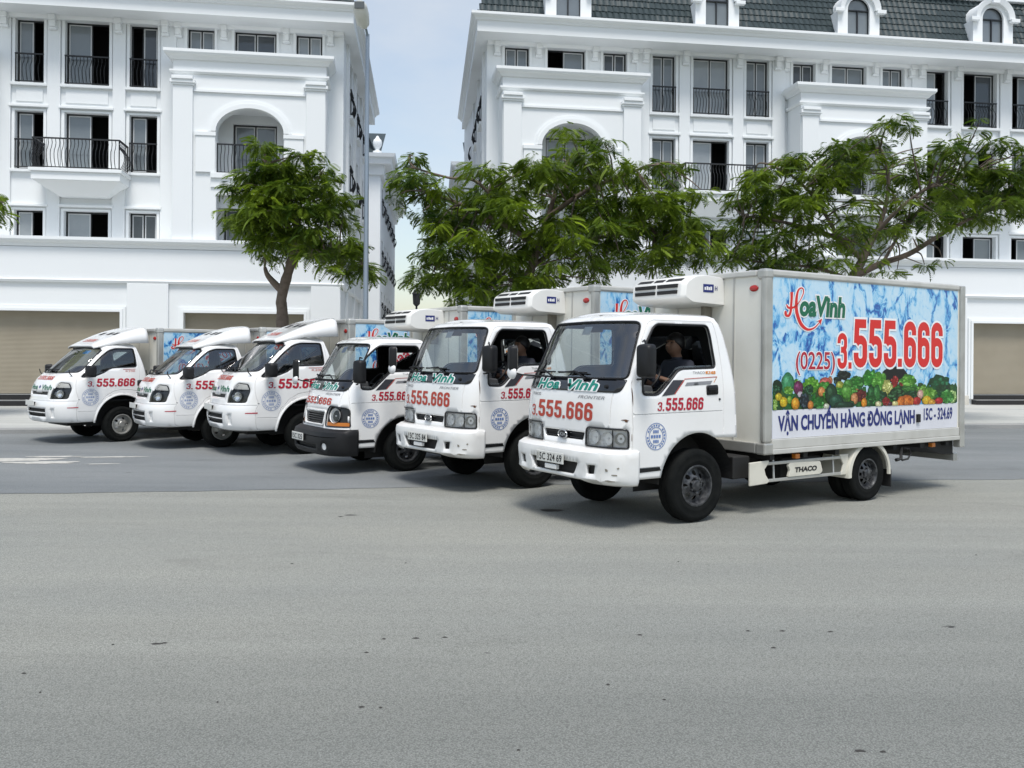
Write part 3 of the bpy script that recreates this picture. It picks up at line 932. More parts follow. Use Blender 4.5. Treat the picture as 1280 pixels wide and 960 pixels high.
# blocks further down the side street
def far_block(label, px_corner, Y, side, length):
    corner = Vector(((px_corner - 640) / FOCAL_PX * Y, Y, 0))
    rot = R(5.0)
    b = thing('townhouse_block', label, 'building', corner, rot)
    s = -1 if side == 'R' else 1          # the block lies to the left (-x) of its right corner, or to the right
    x0, x1 = sorted((0, s * 11.0))
    H = 11.6
    def T(a, z, d): return (a, d, z)
    front_h = [rect(s * 2.6 - .6, s * 2.6 + .6, z, z + 1.6) for z in (1.0, 4.0, 6.9)]
    obj('wall', pierced_wall(rect(x0, x1, 0, H), front_h, T, .3), 'plaster', b)
    hol, rz = [], PI / 2
    for a in (1.4, 4.2, 7.0, 9.8, 12.6, 15.4):
        for z in (3.6, 6.4, 9.2): hol.append(rect(a, a + 1.1, z, z + 1.5))
    def S_(a, z, d): return (-d if side == 'R' else d, a, z)
    obj('end_wall', pierced_wall(rect(0, length, 0, H), hol, S_, .3), 'plaster', b)
    for h in hol:
        if side == 'R': add_window(b, -.16, h[0][0], h[0][1], 1.1, 1.5, 'closed', rz); add_railing(b, .05, h[0][0], h[0][1], 1.1, .9, rz)
        else: add_window(b, .16, h[1][0], h[0][1], 1.1, 1.5, 'closed', -rz); add_railing(b, -.05, h[1][0], h[0][1], 1.1, .9, -rz)
    for h in front_h: add_window(b, h[0][0], .16, h[0][1], 1.2, 1.6, 'closed')
    path = [(x0, 0), (0, 0), (0, length)] if side == 'R' else [(0, length), (0, 0), (x1, 0)]
    obj('eaves_cornice', sweep(path, [(-.1, H), (.55, H), (.6, H + .25), (.75, H + .32), (.8, H + .5), (-.1, H + .5)]), 'plaster_trim', b)
    obj('frieze', sweep(path, [(0, H - .5), (.16, H - .5), (.22, H - .002), (0, H - .002)]), 'plaster_trim', b)
    obj('balcony', MB().box(*sorted((s * 1.0, s * 4.2)), -.9, -.001, 6.55, 6.85), 'plaster_trim', b, bevel=.02)
    add_railing(b, min(s * 1.0, s * 4.2) + .1, -.8, 6.86, 3.0, .95, name='balcony_railing')
    zr = H + .5
    obj('roof', MB().add([(x0 - .3 * (s < 0), -.3, zr), (x1, -.3, zr), (x1, 5, zr + 2.4), (x0, 5, zr + 2.4), (s * 0.0, length, zr), (s * 1.2, 2.0, zr + 2.6), (s * 1.2, length, zr + 2.6), (s * .2, .2, zr)],
        [(0, 1, 2, 3), (7, 4, 6, 5)]), 'roof_tile', b)
    ur = MB(); ur.lathe([(0, 0), (.24, 0), (.24, .18), (.12, .22), (.1, .3), (.2, .45), (.24, .62), (.2, .78), (.12, .84), (.05, .98), (0, 1.0)], lambda a, c, h: (s * .15 + a, -.25 + c, zr + h), 14)
    obj('urn', ur, 'plaster_trim', b, smooth=True)
    rm = MB().box(min(0, s * 10.6) + .4, max(0, s * 10.6) - .4, 1.0, length - .4, .1, H - .1)
    obj('interior', rm, 'room_dark', b)
    return b
far_block('white townhouse block far down the side street, behind the left building', 474, 47.0, 'R', 18)
far_block('white townhouse block far down the side street, behind the leafy tree', 580, 49.0, 'L', 18)
# ------------------------------------------------------------------ trees
def leaf_mat(name, dark, light):
    m = bpy.data.materials.new(name); m.use_nodes = True
    n, l = m.node_tree.nodes, m.node_tree.links
    p = n['Principled BSDF']; p.inputs['Roughness'].default_value = 0.5; p.inputs['Specular IOR Level'].default_value = 0.35
    at = n.new('ShaderNodeAttribute'); at.attribute_name = 'tone'
    rp = n.new('ShaderNodeValToRGB')
    rp.color_ramp.elements[0].color = dark; rp.color_ramp.elements[1].color = light
    e = rp.color_ramp.elements.new(.6); e.color = tuple((dark[i] * .55 + light[i] * .45) for i in range(3)) + (1,)
    l.new(at.outputs['Fac'], rp.inputs['Fac'])
    l.new(rp.outputs['Color'], p.inputs['Base Color'])
    tr = n.new('ShaderNodeBsdfTranslucent')
    mx = n.new('ShaderNodeMixShader'); mx.inputs[0].default_value = 0.42
    l.new(rp.outputs['Color'], tr.inputs['Color'])
    o = n['Material Output']
    l.new(p.outputs[0], mx.inputs[1]); l.new(tr.outputs[0], mx.inputs[2]); l.new(mx.outputs[0], o.inputs['Surface'])
    MATS[name] = m
leaf_mat('leaf', (0.032, 0.076, 0.009, 1), (0.31, 0.43, 0.028, 1))

def frond(droop, npair=9):
    """one feathery compound leaf: along +x, drooping to -z; diamond leaflets"""
    V, Q = [], []
    def rach(t): return np.array([t * (1 - .28 * droop * t), 0, -.55 * droop * t * t])
    for k in range(npair):
        t = .16 + .80 * k / (npair - 1)
        p = rach(t)
        L = .36 * math.sin(PI * (.18 + .74 * t)) + .05
        for s in (-1, 1):
            d = np.array([.55, s * .80, -.22 - .25 * droop * t]); d /= np.linalg.norm(d)
            w = np.array([.8, -s * .5, .15]) * .046
            o = len(V)
            V += [p, p + d * L * .45 + w, p + d * L, p + d * L * .45 - w]
            Q.append((o, o + 1, o + 2, o + 3))
    o = len(V); p = rach(.94); e = rach(1.12)
    V += [p, (p + e) / 2 + [0, .05, 0], e, (p + e) / 2 - [0, .05, 0]]; Q.append((o, o + 1, o + 2, o + 3))
    return np.array(V), np.array(Q)
FRONDS = [frond(.5), frond(.9), frond(1.3), frond(.7, 8)]

def pix(px, py, Y):
    dx, dy = px - 640.0, py - HORIZON
    a = R(.4)
    x, y = dx * math.cos(a) + dy * math.sin(a), -dx * math.sin(a) + dy * math.cos(a)
    return np.array([x / FOCAL_PX * Y, Y, CAM_H - y / FOCAL_PX * Y])

def make_tree(label, base_px, Y, trunk_pts, limbs, clusters, depth, seed, dens=1.0, r0=.15):
    """clusters: (px, py, radius in px) of the leaf masses; depth: half thickness of the crown"""
    rng = np.random.RandomState(seed)
    base = pix(base_px, 600, Y); base[2] = .105
    t = thing('street_tree', label, 'tree', tuple(base), 0, 'trees planted along the pavement')
    L = lambda p: tuple(np.array(p) - base)
    tp = [np.array([base[0], Y, .1])] + [pix(a, b, Y) for a, b in trunk_pts]
    def smooth(pts, n=5):
        P = [np.array(p, float) for p in pts]; out = []
        for i in range(len(P) - 1):
            p0, p1, p2, p3 = P[max(i - 1, 0)], P[i], P[i + 1], P[min(i + 2, len(P) - 1)]
            for k in range(n):
                u = k / n
                out.append(.5 * ((2 * p1) + (p2 - p0) * u + (2 * p0 - 5 * p1 + 4 * p2 - p3) * u * u + (3 * p1 - p0 - 3 * p2 + p3) * u ** 3))
        out.append(P[-1]); return out
    sp = smooth(tp)
    mb = MB()
    mb.tube([L(p) for p in sp], [r0 * (1.2 if i == 0 else 1) * (1 - .45 * i / len(sp)) * (1 + .06 * rng.randn()) for i in range(len(sp))], 10)
    obj('trunk', mb, 'bark', t, smooth=60)
    nodes = list(sp[len(sp) // 2:])
    for lm, r_a in limbs:
        pts = [pix(a, b, Y + dy) for a, b, dy in lm]
        s = smooth(pts)
        mb = MB(); mb.tube([L(p) for p in s], [r_a * (1 - .65 * i / len(s)) for i in range(len(s))], 8)
        obj('limb', mb, 'bark', t, smooth=60)
        nodes += s
    tw = MB()
    sc = FOCAL_PX / Y
    VV, QQ, TT = [], [], []
    nv = 0
    cxs = np.array([c[0] for c in clusters]); mx = (cxs.min() + cxs.max()) / 2; hw = (cxs.max() - cxs.min()) / 2 + 15
    nd = np.array(nodes); my = np.median([c[1] for c in clusters])
    for (cpx, cpy, cr) in clusters:
        for layer in range(3):
            lim = depth * math.sqrt(max(.12, 1 - ((cpx - mx) / hw) ** 2))
            dy = (-.75, 0.05, .75)[layer] * lim + rng.uniform(-.25, .25) * lim
            c = pix(cpx + rng.uniform(-.35, .35) * cr, cpy + (9 if cpy < my else 1) + rng.uniform(-.35, .35) * cr, Y) + np.array([0, dy, 0])
            rad = cr / sc
            j = np.argmin(((nd - c) ** 2).sum(1) + .3 * (nd[:, 2] > c[2]))
            a = nd[j]; mid = (a + c) / 2 + np.array([rng.uniform(-.1, .1), rng.uniform(-.1, .1), rng.uniform(.0, .18)])
            s = smooth([a, mid, c - (c - mid) * .15], 4)
            tw.tube([L(p) for p in s], [.028 * (1 - .75 * i / len(s)) for i in range(len(s))], 5)
            n = int(84 * dens * (cr / 30.0) ** 1.6 * rng.uniform(.75, 1.2))
            tone_c = rng.uniform(-.22, .24)
            for k in range(n):
                d = rng.randn(3); d[2] = d[2] * .6 + .25; d /= np.linalg.norm(d)
                o = c + d * rad * rng.uniform(.10, .72) * np.array([1, 1, .75])
                # direction: outward, mostly level, drooping
                az = math.atan2(d[1], d[0]) + rng.uniform(-.7, .7); el = rng.uniform(-.6, .38)
                roll = rng.uniform(-.6, .6)
                sc_ = rng.uniform(.22, .46) * (.75 + .35 * min(1.2, cr / 30))
                M = (Matrix.Rotation(az, 3, 'Z') @ Matrix.Rotation(-el, 3, 'Y') @ Matrix.Rotation(roll, 3, 'X'))
                fv, fq = FRONDS[rng.randint(4)]
                VV.append((fv * sc_) @ np.array(M).T + o - base); QQ.append(fq + nv); nv += len(fv)
                tone = np.clip(.40 + tone_c + rng.uniform(-.25, .25) + (.35 if rng.rand() < .07 else 0), 0, 1)
                TT.append(np.full(len(fq), tone))
    obj('twigs', tw, 'bark', t, smooth=60)
    V = np.concatenate(VV); Q = np.concatenate(QQ); T = np.concatenate(TT)
    me = bpy.data.meshes.new('crown')
    me.vertices.add(len(V)); me.vertices.foreach_set('co', V.astype(np.float32).ravel())
    me.loops.add(Q.size); me.loops.foreach_set('vertex_index', Q.astype(np.int32).ravel())
    me.polygons.add(len(Q)); me.polygons.foreach_set('loop_start', np.arange(0, Q.size, 4, dtype=np.int32))
    me.polygons.foreach_set('loop_total', np.full(len(Q), 4, dtype=np.int32))
    me.update(calc_edges=True)
    at = me.attributes.new('tone', 'FLOAT', 'FACE'); at.data.foreach_set('value', T.astype(np.float32))
    me.materials.append(MATS['leaf'])
    obj('crown', me, None, t, kind='stuff')
    return t

make_tree('small feathery tree with a forked stub on its trunk, in front of left arched bay', 353, 21.8,
    [(353, 400), (352, 372), (362, 335), (369, 313), (372, 290), (366, 262)],
    [([(353, 364, 0), (341, 352, 0), (334, 343, -.05), (331, 334, -.05)], .10),
     ([(368, 316, 0), (385, 318, 0), (402, 318, -.1), (425, 318, -.1), (445, 322, 0)], .075),
     ([(370, 296, 0), (352, 270, -.3), (338, 240, -.4), (333, 205, -.4)], .07),
     ([(368, 280, 0), (385, 255, .3), (398, 225, .4)], .06), ([(371, 300, 0), (345, 285, .5), (318, 268, .6)], .05)],
    [(330, 188, 20), (345, 205, 24), (322, 215, 22), (368, 208, 20), (392, 200, 18), (408, 205, 14), (312, 238, 22), (340, 238, 30), (372, 238, 28),
     (402, 236, 24), (420, 236, 15), (300, 262, 20), (328, 268, 30), (362, 270, 32), (396, 268, 26), (424, 268, 14), (318, 292, 22), (350, 298, 28),
     (384, 296, 26), (412, 298, 22), (338, 316, 12), (404, 318, 20), (430, 316, 20), (448, 326, 16), (462, 340, 11), (425, 335, 14), (440, 302, 14)],
    1.5, 5, 1.05, r0=.15)
make_tree('broad leafy tree with drooping branches behind the two middle trucks', 652, 22.0,
    [(652, 400), (656, 365), (664, 335), (676, 300), (684, 272)],
    [([(672, 310, 0), (645, 290, -.4), (610, 270, -.6), (575, 255, -.6), (535, 240, -.4)], .08),
     ([(676, 300, 0), (690, 255, .3), (700, 220, .4), (715, 195, .4)], .075), ([(684, 272, 0), (730, 240, -.5), (775, 220, -.7), (820, 205, -.5)], .07),
     ([(664, 335, 0), (700, 310, .5), (760, 295, .8), (830, 290, .6), (870, 295, .4)], .07), ([(658, 358, 0), (620, 345, .6), (580, 345, .8), (545, 330, .6)], .055),
     ([(645, 290, -.4), (600, 230, -.8), (560, 222, -.8), (520, 210, -.6), (510, 200, -.6)], .045)],
    [(518, 196, 16), (510, 222, 20), (498, 243, 10), (538, 232, 22), (562, 248, 24), (528, 258, 15), (596, 226, 24), (618, 216, 16), (600, 258, 28), (572, 278, 26), (545, 292, 18),
     (628, 252, 28), (650, 226, 26), (672, 205, 24), (702, 188, 20), (728, 196, 22), (752, 186, 18), (690, 230, 28), (722, 232, 28), (756, 222, 24), (790, 210, 22),
     (822, 204, 18), (848, 205, 12), (640, 285, 28), (604, 302, 28), (565, 318, 24), (535, 318, 16), (526, 345, 18), (556, 350, 24), (590, 342, 26), (630, 328, 30), (666, 300, 24), (700, 275, 28),
     (736, 268, 28), (772, 255, 28), (806, 244, 28), (838, 238, 24), (862, 240, 14), (850, 268, 24), (872, 285, 16), (815, 280, 30), (778, 292, 28), (742, 302, 26), (704, 316, 26),
     (840, 302, 26), (868, 312, 22), (892, 318, 14), (800, 322, 22), (768, 328, 18), (830, 332, 16), (735, 335, 18), (672, 348, 24), (640, 362, 26), (604, 372, 26), (570, 378, 18), (690, 345, 18), (745, 352, 10), (825, 350, 8)],
    2.2, 9, .88)
make_tree('spreading flat-topped tree behind the nearest truck', 1062, 22.6,
    [(1062, 380), (1066, 350), (1078, 325), (1088, 300)],
    [([(1070, 345, 0), (1100, 330, 0), (1135, 318, 0), (1165, 300, -.2), (1190, 285, -.3), (1230, 265, -.2)], .09), ([(1080, 322, 0), (1100, 280, .3), (1110, 240, .3), (1108, 205, .2), (1100, 185, .2)], .07),
     ([(1078, 325, 0), (1050, 300, -.4), (1010, 285, -.7), (965, 275, -.5), (930, 270, -.3)], .07), ([(1088, 300, 0), (1120, 265, -.5), (1160, 235, -.7), (1210, 220, -.4)], .06),
     ([(1066, 350, 0), (1020, 335, .5), (970, 330, .7), (930, 325, .5)], .05), ([(1050, 300, -.4), (1020, 250, -.6), (990, 220, -.6), (960, 205, -.4)], .05), ([(1100, 335, 0), (1120, 300, .6), (1135, 280, .6)], .05)],
    [(1082, 165, 16), (1066, 174, 14), (1100, 176, 15), (1040, 184, 18), (1012, 186, 16), (990, 194, 16), (968, 204, 18), (1035, 202, 22), (1070, 194, 20), (1130, 196, 16), (1156, 192, 18), (1176, 176, 10), (1186, 160, 5),
     (1150, 200, 18), (1184, 190, 18), (1210, 190, 14), (1236, 194, 10), (940, 218, 20), (960, 236, 26), (995, 222, 26), (1025, 226, 24), (930, 245, 18), (1190, 214, 24), (1224, 214, 22), (1256, 206, 18), (1282, 218, 18),
     (1305, 232, 22), (1160, 222, 18), (1215, 242, 26), (1250, 236, 24), (1280, 248, 22), (1180, 248, 24), (1142, 240, 14), (1232, 264, 22), (1196, 272, 24), (1262, 268, 14), (1160, 268, 22), (1005, 252, 24), (970, 262, 26), (936, 272, 20),
     (920, 285, 14), (985, 290, 24), (950, 300, 24), (924, 318, 18), (906, 326, 9), (965, 326, 22), (1000, 318, 22), (1032, 300, 22), (1050, 272, 16), (1042, 322, 18), (1075, 300, 14), (1112, 288, 16), (1130, 272, 16), (1096, 262, 10),
     (1140, 300, 12), (1010, 338, 14), (1056, 338, 12), (1122, 335, 10), (1148, 332, 8), (1075, 236, 10), (1068, 250, 10)],
    2.3, 21, .85)
# a neighbour whose outermost twigs just reach into the picture on the left
make_tree('feathery tree at the left edge, only its outermost leaves in view', -70, 21.0,
    [(-70, 400), (-72, 360), (-78, 310), (-75, 270)],
    [([(-78, 310, 0), (-50, 280, 0), (-20, 262, 0), (-8, 250, 0)], .06), ([(-76, 290, 0), (-110, 250, .2), (-140, 230, .2)], .06), ([(-75, 280, 0), (-70, 230, -.3), (-66, 200, -.3)], .05)],
    [(-12, 245, 8), (-48, 262, 22), (-60, 240, 28), (-90, 225, 28), (-120, 245, 28), (-70, 205, 22), (-100, 270, 28), (-55, 225, 22), (-70, 285, 24), (-140, 235, 22)], 1.2, 31, .9)

# ------------------------------------------------------------------ street lamps
P0 = pix(456, 540, 20.6)
lp = thing('street_lamp', 'tall slim grey street lamp with white head, right of the left building', 'street lamp', (P0[0], P0[1], .105))
mb = MB(); mb.tube([(0, 0, 0), (0, 0, 3), (0, 0, 8.95)], [.075, .06, .045], 12); obj('pole', mb, 'lamp_grey', lp, smooth=True)
mb = MB(); mb.box(-.15, .15, -.15, .15, 0, .03); mb.lathe([(.11, .03), (.11, .35), (.08, .42)], lambda a, c, h: (a, c, h), 14); obj('base_plate', mb, 'lamp_grey', lp, bevel=.005)
mb = MB(); mb.tube([(0, 0, 8.9), (-.01, -.12, 9.0), (-.02, -.3, 9.06)], .03, 8); obj('arm', mb, 'lamp_grey', lp, smooth=True)
hd = MB()
secs = [(-.25, .07, .05, 9.02), (-.36, .14, .10, 9.06), (-.62, .17, .14, 9.18), (-.80, .16, .13, 9.27), (-.88, .10, .07, 9.32)]
for i, (y, w, h, z) in enumerate(secs):
    hd.v += [(-.04 + w * math.cos(2 * PI * k / 14), y, z + h * math.sin(2 * PI * k / 14)) for k in range(14)]
for i in range(len(secs) - 1): hd.f += [(i * 14 + k, i * 14 + (k + 1) % 14, (i + 1) * 14 + (k + 1) % 14, (i + 1) * 14 + k) for k in range(14)]
hd.f += [tuple(range(14)), tuple((len(secs) - 1) * 14 + k for k in range(14))]
ho = obj('lamp_head', hd, 'lamp_white', lp, smooth=True)
obj('lens', MB().box(-.15, .07, -.895, -.87, 9.20, 9.36), 'lamp_lens', ho, bevel=.01)

P1 = pix(520, 470, 62.0)
fl = thing('lantern_post', 'distant dark lantern post between the two buildings, left of leafy tree', 'street lamp', (P1[0], P1[1], .1))
mb = MB(); mb.tube([(0, 0, 0), (0, 0, 1), (0, 0, 5.0)], [.16, .09, .07], 8); obj('pole', mb, 'far_lamp', fl)
mb = MB(); mb.lathe([(.1, 4.95), (.24, 5.1), (.28, 5.75), (.34, 5.8), (.14, 6.1), (.05, 6.15), (.04, 6.5), (0, 6.55)], lambda a, c, h: (a, c, h), 8); obj('lantern', mb, 'far_lamp', fl)

# oil spot and bits of debris lying on the road
rnd = random.Random(23)
def ground_at(px, py):
    d = pix(px, py, 1.0) - np.array([0, 0, CAM_H]); k = -CAM_H / d[2]
    return d[0] * k, d[1] * k
mat('oil', (0.018, 0.018, 0.018, 1), 0.35)
mat('debris', (0.035, 0.033, 0.030, 1), 0.8)
mb = MB()
X_, Y_ = ground_at(689, 638)
mb.add([(X_ + .14 * math.cos(2 * PI * q / 16) * rnd.uniform(.7, 1), Y_ + .10 * math.sin(2 * PI * q / 16) * rnd.uniform(.7, 1), .0035) for q in range(16)], [tuple(range(16))])
structure('oil_stain', mb, 'oil')
mb = MB()
for (px, py, w) in ((438, 644, .16), (426, 646, .06), (195, 805, .07), (206, 804, .04), (141, 806, .02), (520, 798, .05), (556, 797, .035), (480, 799, .03), (365, 705, .03), (507, 704, .02), (978, 789, .04), (1038, 790, .04), (967, 810, .035), (935, 789, .03), (800, 794, .04),
                    (1075, 939, .05), (1104, 940, .03), (760, 856, .02), (30, 842, .025), (50, 866, .012), (272, 878, .012), (452, 884, .03), (476, 885, .02), (458, 816, .025), (848, 702, .02), (1220, 694, .02), (648, 938, .02), (830, 875, .02)):
    X_, Y_ = ground_at(px, py); z0 = .0015
    w *= .62; n = 9; h = w * rnd.uniform(.08, .2) + .004
    ring = [(X_ + w * math.cos(2 * PI * q / n) * rnd.uniform(.6, 1), Y_ + h * 1.6 * math.sin(2 * PI * q / n) * rnd.uniform(.6, 1)) for q in range(n)]
    mb.add([(a, b, z0) for a, b in ring] + [(X_, Y_, z0 + .006)], [(q, (q + 1) % n, n) for q in range(n)])
o = obj('road_debris', mb, 'debris', kind='stuff'); tag(o, 'small dark bits of debris scattered over the grey road', 'debris')
# ------------------------------------------------------------------ truck materials
mat('cab_paint', (0.81, 0.81, 0.80, 1), 0.26, coat=0.9, var=0.20, vscale=2.6, col2=(0.60, 0.585, 0.54, 1))
mat('bumper_paint', (0.78, 0.78, 0.765, 1), 0.38, coat=0.4, var=0.28, vscale=5.0, col2=(0.50, 0.47, 0.41, 1))
mat('box_white', (0.80, 0.785, 0.71, 1), 0.45, coat=0.2, var=0.35, vscale=2.2, col2=(0.62, 0.595, 0.51, 1))
mat('unit_white', (0.76, 0.755, 0.72, 1), 0.4, coat=0.2, var=0.2, vscale=4, col2=(0.6, 0.58, 0.52, 1))
mat('aluminium', (0.50, 0.50, 0.47, 1), 0.42, metal=0.55, var=0.5, vscale=5, col2=(0.30, 0.29, 0.26, 1))
mat('rail_white', (0.56, 0.555, 0.52, 1), 0.4, metal=.2, var=0.45, vscale=4, col2=(0.36, 0.35, 0.31, 1))
mat('guard_cream', (0.62, 0.60, 0.52, 1), 0.5, var=0.4, vscale=6, col2=(0.40, 0.38, 0.32, 1))
mat('black_plastic', (0.0085, 0.0088, 0.010, 1), 0.5, spec=.35)
mat('black_gloss', (0.012, 0.013, 0.016, 1), 0.12, coat=0.5)
mat('interior_dark', (0.010, 0.011, 0.012, 1), 0.8)
mat('interior_grey', (0.06, 0.062, 0.065, 1), 0.7)
mat('seat_fabric', (0.02, 0.022, 0.026, 1), 0.9)
mat('under_black', (0.012, 0.012, 0.012, 1), 0.7)
mat('tyre_rubber', (0.0065, 0.0075, 0.0075, 1), 0.9, spec=0.12, var=0.6, vscale=8, col2=(0.016, 0.0165, 0.0155, 1), bump=.15, bscale=60)
mat('rim_black', (0.03, 0.032, 0.036, 1), 0.38, metal=.3, var=0.8, vscale=18, col2=(0.16, 0.165, 0.17, 1))
mat('rim_steel', (0.42, 0.42, 0.40, 1), 0.42, metal=0.55, var=0.5, vscale=12, col2=(0.2, 0.19, 0.17, 1))
mat('chrome', (0.72, 0.73, 0.74, 1), 0.12, metal=1.0)
mat('reflector', (0.90, 0.90, 0.89, 1), 0.2, metal=0.1)
mat('lamp_bezel', (0.015, 0.015, 0.017, 1), 0.25)
mat('amber', (0.55, 0.17, 0.02, 1), 0.2, coat=.4)
mat('red_lamp', (0.45, 0.02, 0.015, 1), 0.2, coat=.4)
mat('print_red', (0.62, 0.018, 0.014, 1), 0.4)
mat('print_orange_red', (0.44, 0.048, 0.026, 1), 0.45)
mat('print_dark_red', (0.40, 0.010, 0.030, 1), 0.4)
mat('print_green', (0.004, 0.125, 0.060, 1), 0.4)
mat('print_teal', (0.004, 0.22, 0.165, 1), 0.4)
mat('print_navy', (0.010, 0.020, 0.155, 1), 0.4)
mat('print_blue', (0.11, 0.19, 0.42, 1), 0.45)
mat('print_pale_blue', (0.30, 0.36, 0.52, 1), 0.45)
mat('print_white', (0.82, 0.82, 0.82, 1), 0.4)
mat('print_band', (0.66, 0.67, 0.72, 1), 0.42, var=.2, vscale=3)
mat('print_grey', (0.22, 0.225, 0.24, 1), 0.4)
mat('print_dark', (0.035, 0.036, 0.045, 1), 0.4)
mat('print_orange', (0.65, 0.22, 0.02, 1), 0.4)
mat('print_black', (0.008, 0.008, 0.009, 1), 0.5)
mat('plate_white', (0.70, 0.70, 0.66, 1), 0.5, var=.3, vscale=20)
mat('rust', (0.10, 0.042, 0.018, 1), 0.9)
mat('grime', (0.24, 0.22, 0.18, 1), 0.9)
mat('paper_white', (0.75, 0.76, 0.76, 1), 0.8)
mat('paper_blue', (0.10, 0.32, 0.62, 1), 0.6)
glass_mat('windshield_glass', (0.88, 0.93, 0.92, 1), ior=2.2)
glass_mat('clear_glass', (0.82, 0.88, 0.87, 1), ior=1.5)
glass_mat('side_glass', (0.66, 0.74, 0.76, 1), ior=1.9)
glass_mat('lens_glass', (0.98, 0.98, 0.98, 1), .05, ior=1.35)

def ice_material():
    m = bpy.data.materials.new('poster_ice'); m.use_nodes = True
    n, l = m.node_tree.nodes, m.node_tree.links
    p = n['Principled BSDF']; p.inputs['Roughness'].default_value = 0.3; p.inputs['Coat Weight'].default_value = .2
    tc = n.new('ShaderNodeTexCoord')
    mp = n.new('ShaderNodeMapping'); mp.inputs['Scale'].default_value = (1.0, 1.0, .62); mp.inputs['Rotation'].default_value = (0, R(24), 0)
    l.new(tc.outputs['Object'], mp.inputs['Vector'])
    wn_ = n.new('ShaderNodeTexNoise'); wn_.inputs['Scale'].default_value = 2.6; wn_.inputs['Detail'].default_value = 4
    l.new(mp.outputs['Vector'], wn_.inputs['Vector'])
    mxv = n.new('ShaderNodeMix'); mxv.data_type = 'RGBA'; mxv.inputs['Factor'].default_value = .42
    l.new(mp.outputs['Vector'], mxv.inputs['A']); l.new(wn_.outputs['Color'], mxv.inputs['B'])
    v = n.new('ShaderNodeTexVoronoi'); v.feature = 'DISTANCE_TO_EDGE'; v.inputs['Scale'].default_value = 4.4
    l.new(mxv.outputs['Result'], v.inputs['Vector'])
    n2 = n.new('ShaderNodeTexNoise'); n2.inputs['Scale'].default_value = 8.0; n2.inputs['Detail'].default_value = 8; n2.inputs['Roughness'].default_value = .68; n2.inputs['Distortion'].default_value = 2.2
    l.new(mxv.outputs['Result'], n2.inputs['Vector'])
    r1 = n.new('ShaderNodeValToRGB')
    cs = [(0, (0.006, 0.035, 0.20, 1)), (.33, (0.016, 0.10, 0.38, 1)), (.39, (0.07, 0.32, 0.62, 1)), (.455, (0.24, 0.53, 0.76, 1)), (.55, (0.45, 0.66, 0.80, 1)), (1, (0.68, 0.78, 0.83, 1))]
    el = r1.color_ramp.elements
    el[0].position, el[0].color = cs[0]; el[1].position, el[1].color = cs[-1]
    for q, c in cs[1:-1]: e = el.new(q); e.color = c
    # darker veins between the ice lumps
    mr = n.new('ShaderNodeMapRange'); mr.inputs['From Max'].default_value = .16; mr.inputs['To Min'].default_value = -.13; mr.inputs['To Max'].default_value = .10
    l.new(v.outputs['Distance'], mr.inputs['Value'])
    ad = n.new('ShaderNodeMath'); ad.operation = 'ADD'
    l.new(n2.outputs['Fac'], ad.inputs[0]); l.new(mr.outputs['Result'], ad.inputs[1])
    l.new(ad.outputs[0], r1.inputs['Fac'])
    l.new(r1.outputs['Color'], p.inputs['Base Color'])
    MATS['poster_ice'] = m
ice_material()

def produce_material():
    m = bpy.data.materials.new('produce_print'); m.use_nodes = True
    n, l = m.node_tree.nodes, m.node_tree.links
    p = n['Principled BSDF']; p.inputs['Roughness'].default_value = 0.35
    at = n.new('ShaderNodeAttribute'); at.attribute_name = 'ink'
    tc = n.new('ShaderNodeTexCoord'); no = n.new('ShaderNodeTexNoise'); no.inputs['Scale'].default_value = 46; no.inputs['Detail'].default_value = 5
    l.new(tc.outputs['Object'], no.inputs['Vector'])
    mr = n.new('ShaderNodeMapRange'); mr.inputs['From Min'].default_value = .3; mr.inputs['From Max'].default_value = .7; mr.inputs['To Min'].default_value = .45; mr.inputs['To Max'].default_value = 1.35
    l.new(no.outputs['Fac'], mr.inputs['Value'])
    sc_ = n.new('ShaderNodeVectorMath'); sc_.operation = 'SCALE'
    l.new(at.outputs['Color'], sc_.inputs[0]); l.new(mr.outputs['Result'], sc_.inputs['Scale']); l.new(sc_.outputs[0], p.inputs['Base Color'])
    MATS['produce_print'] = m
produce_material()

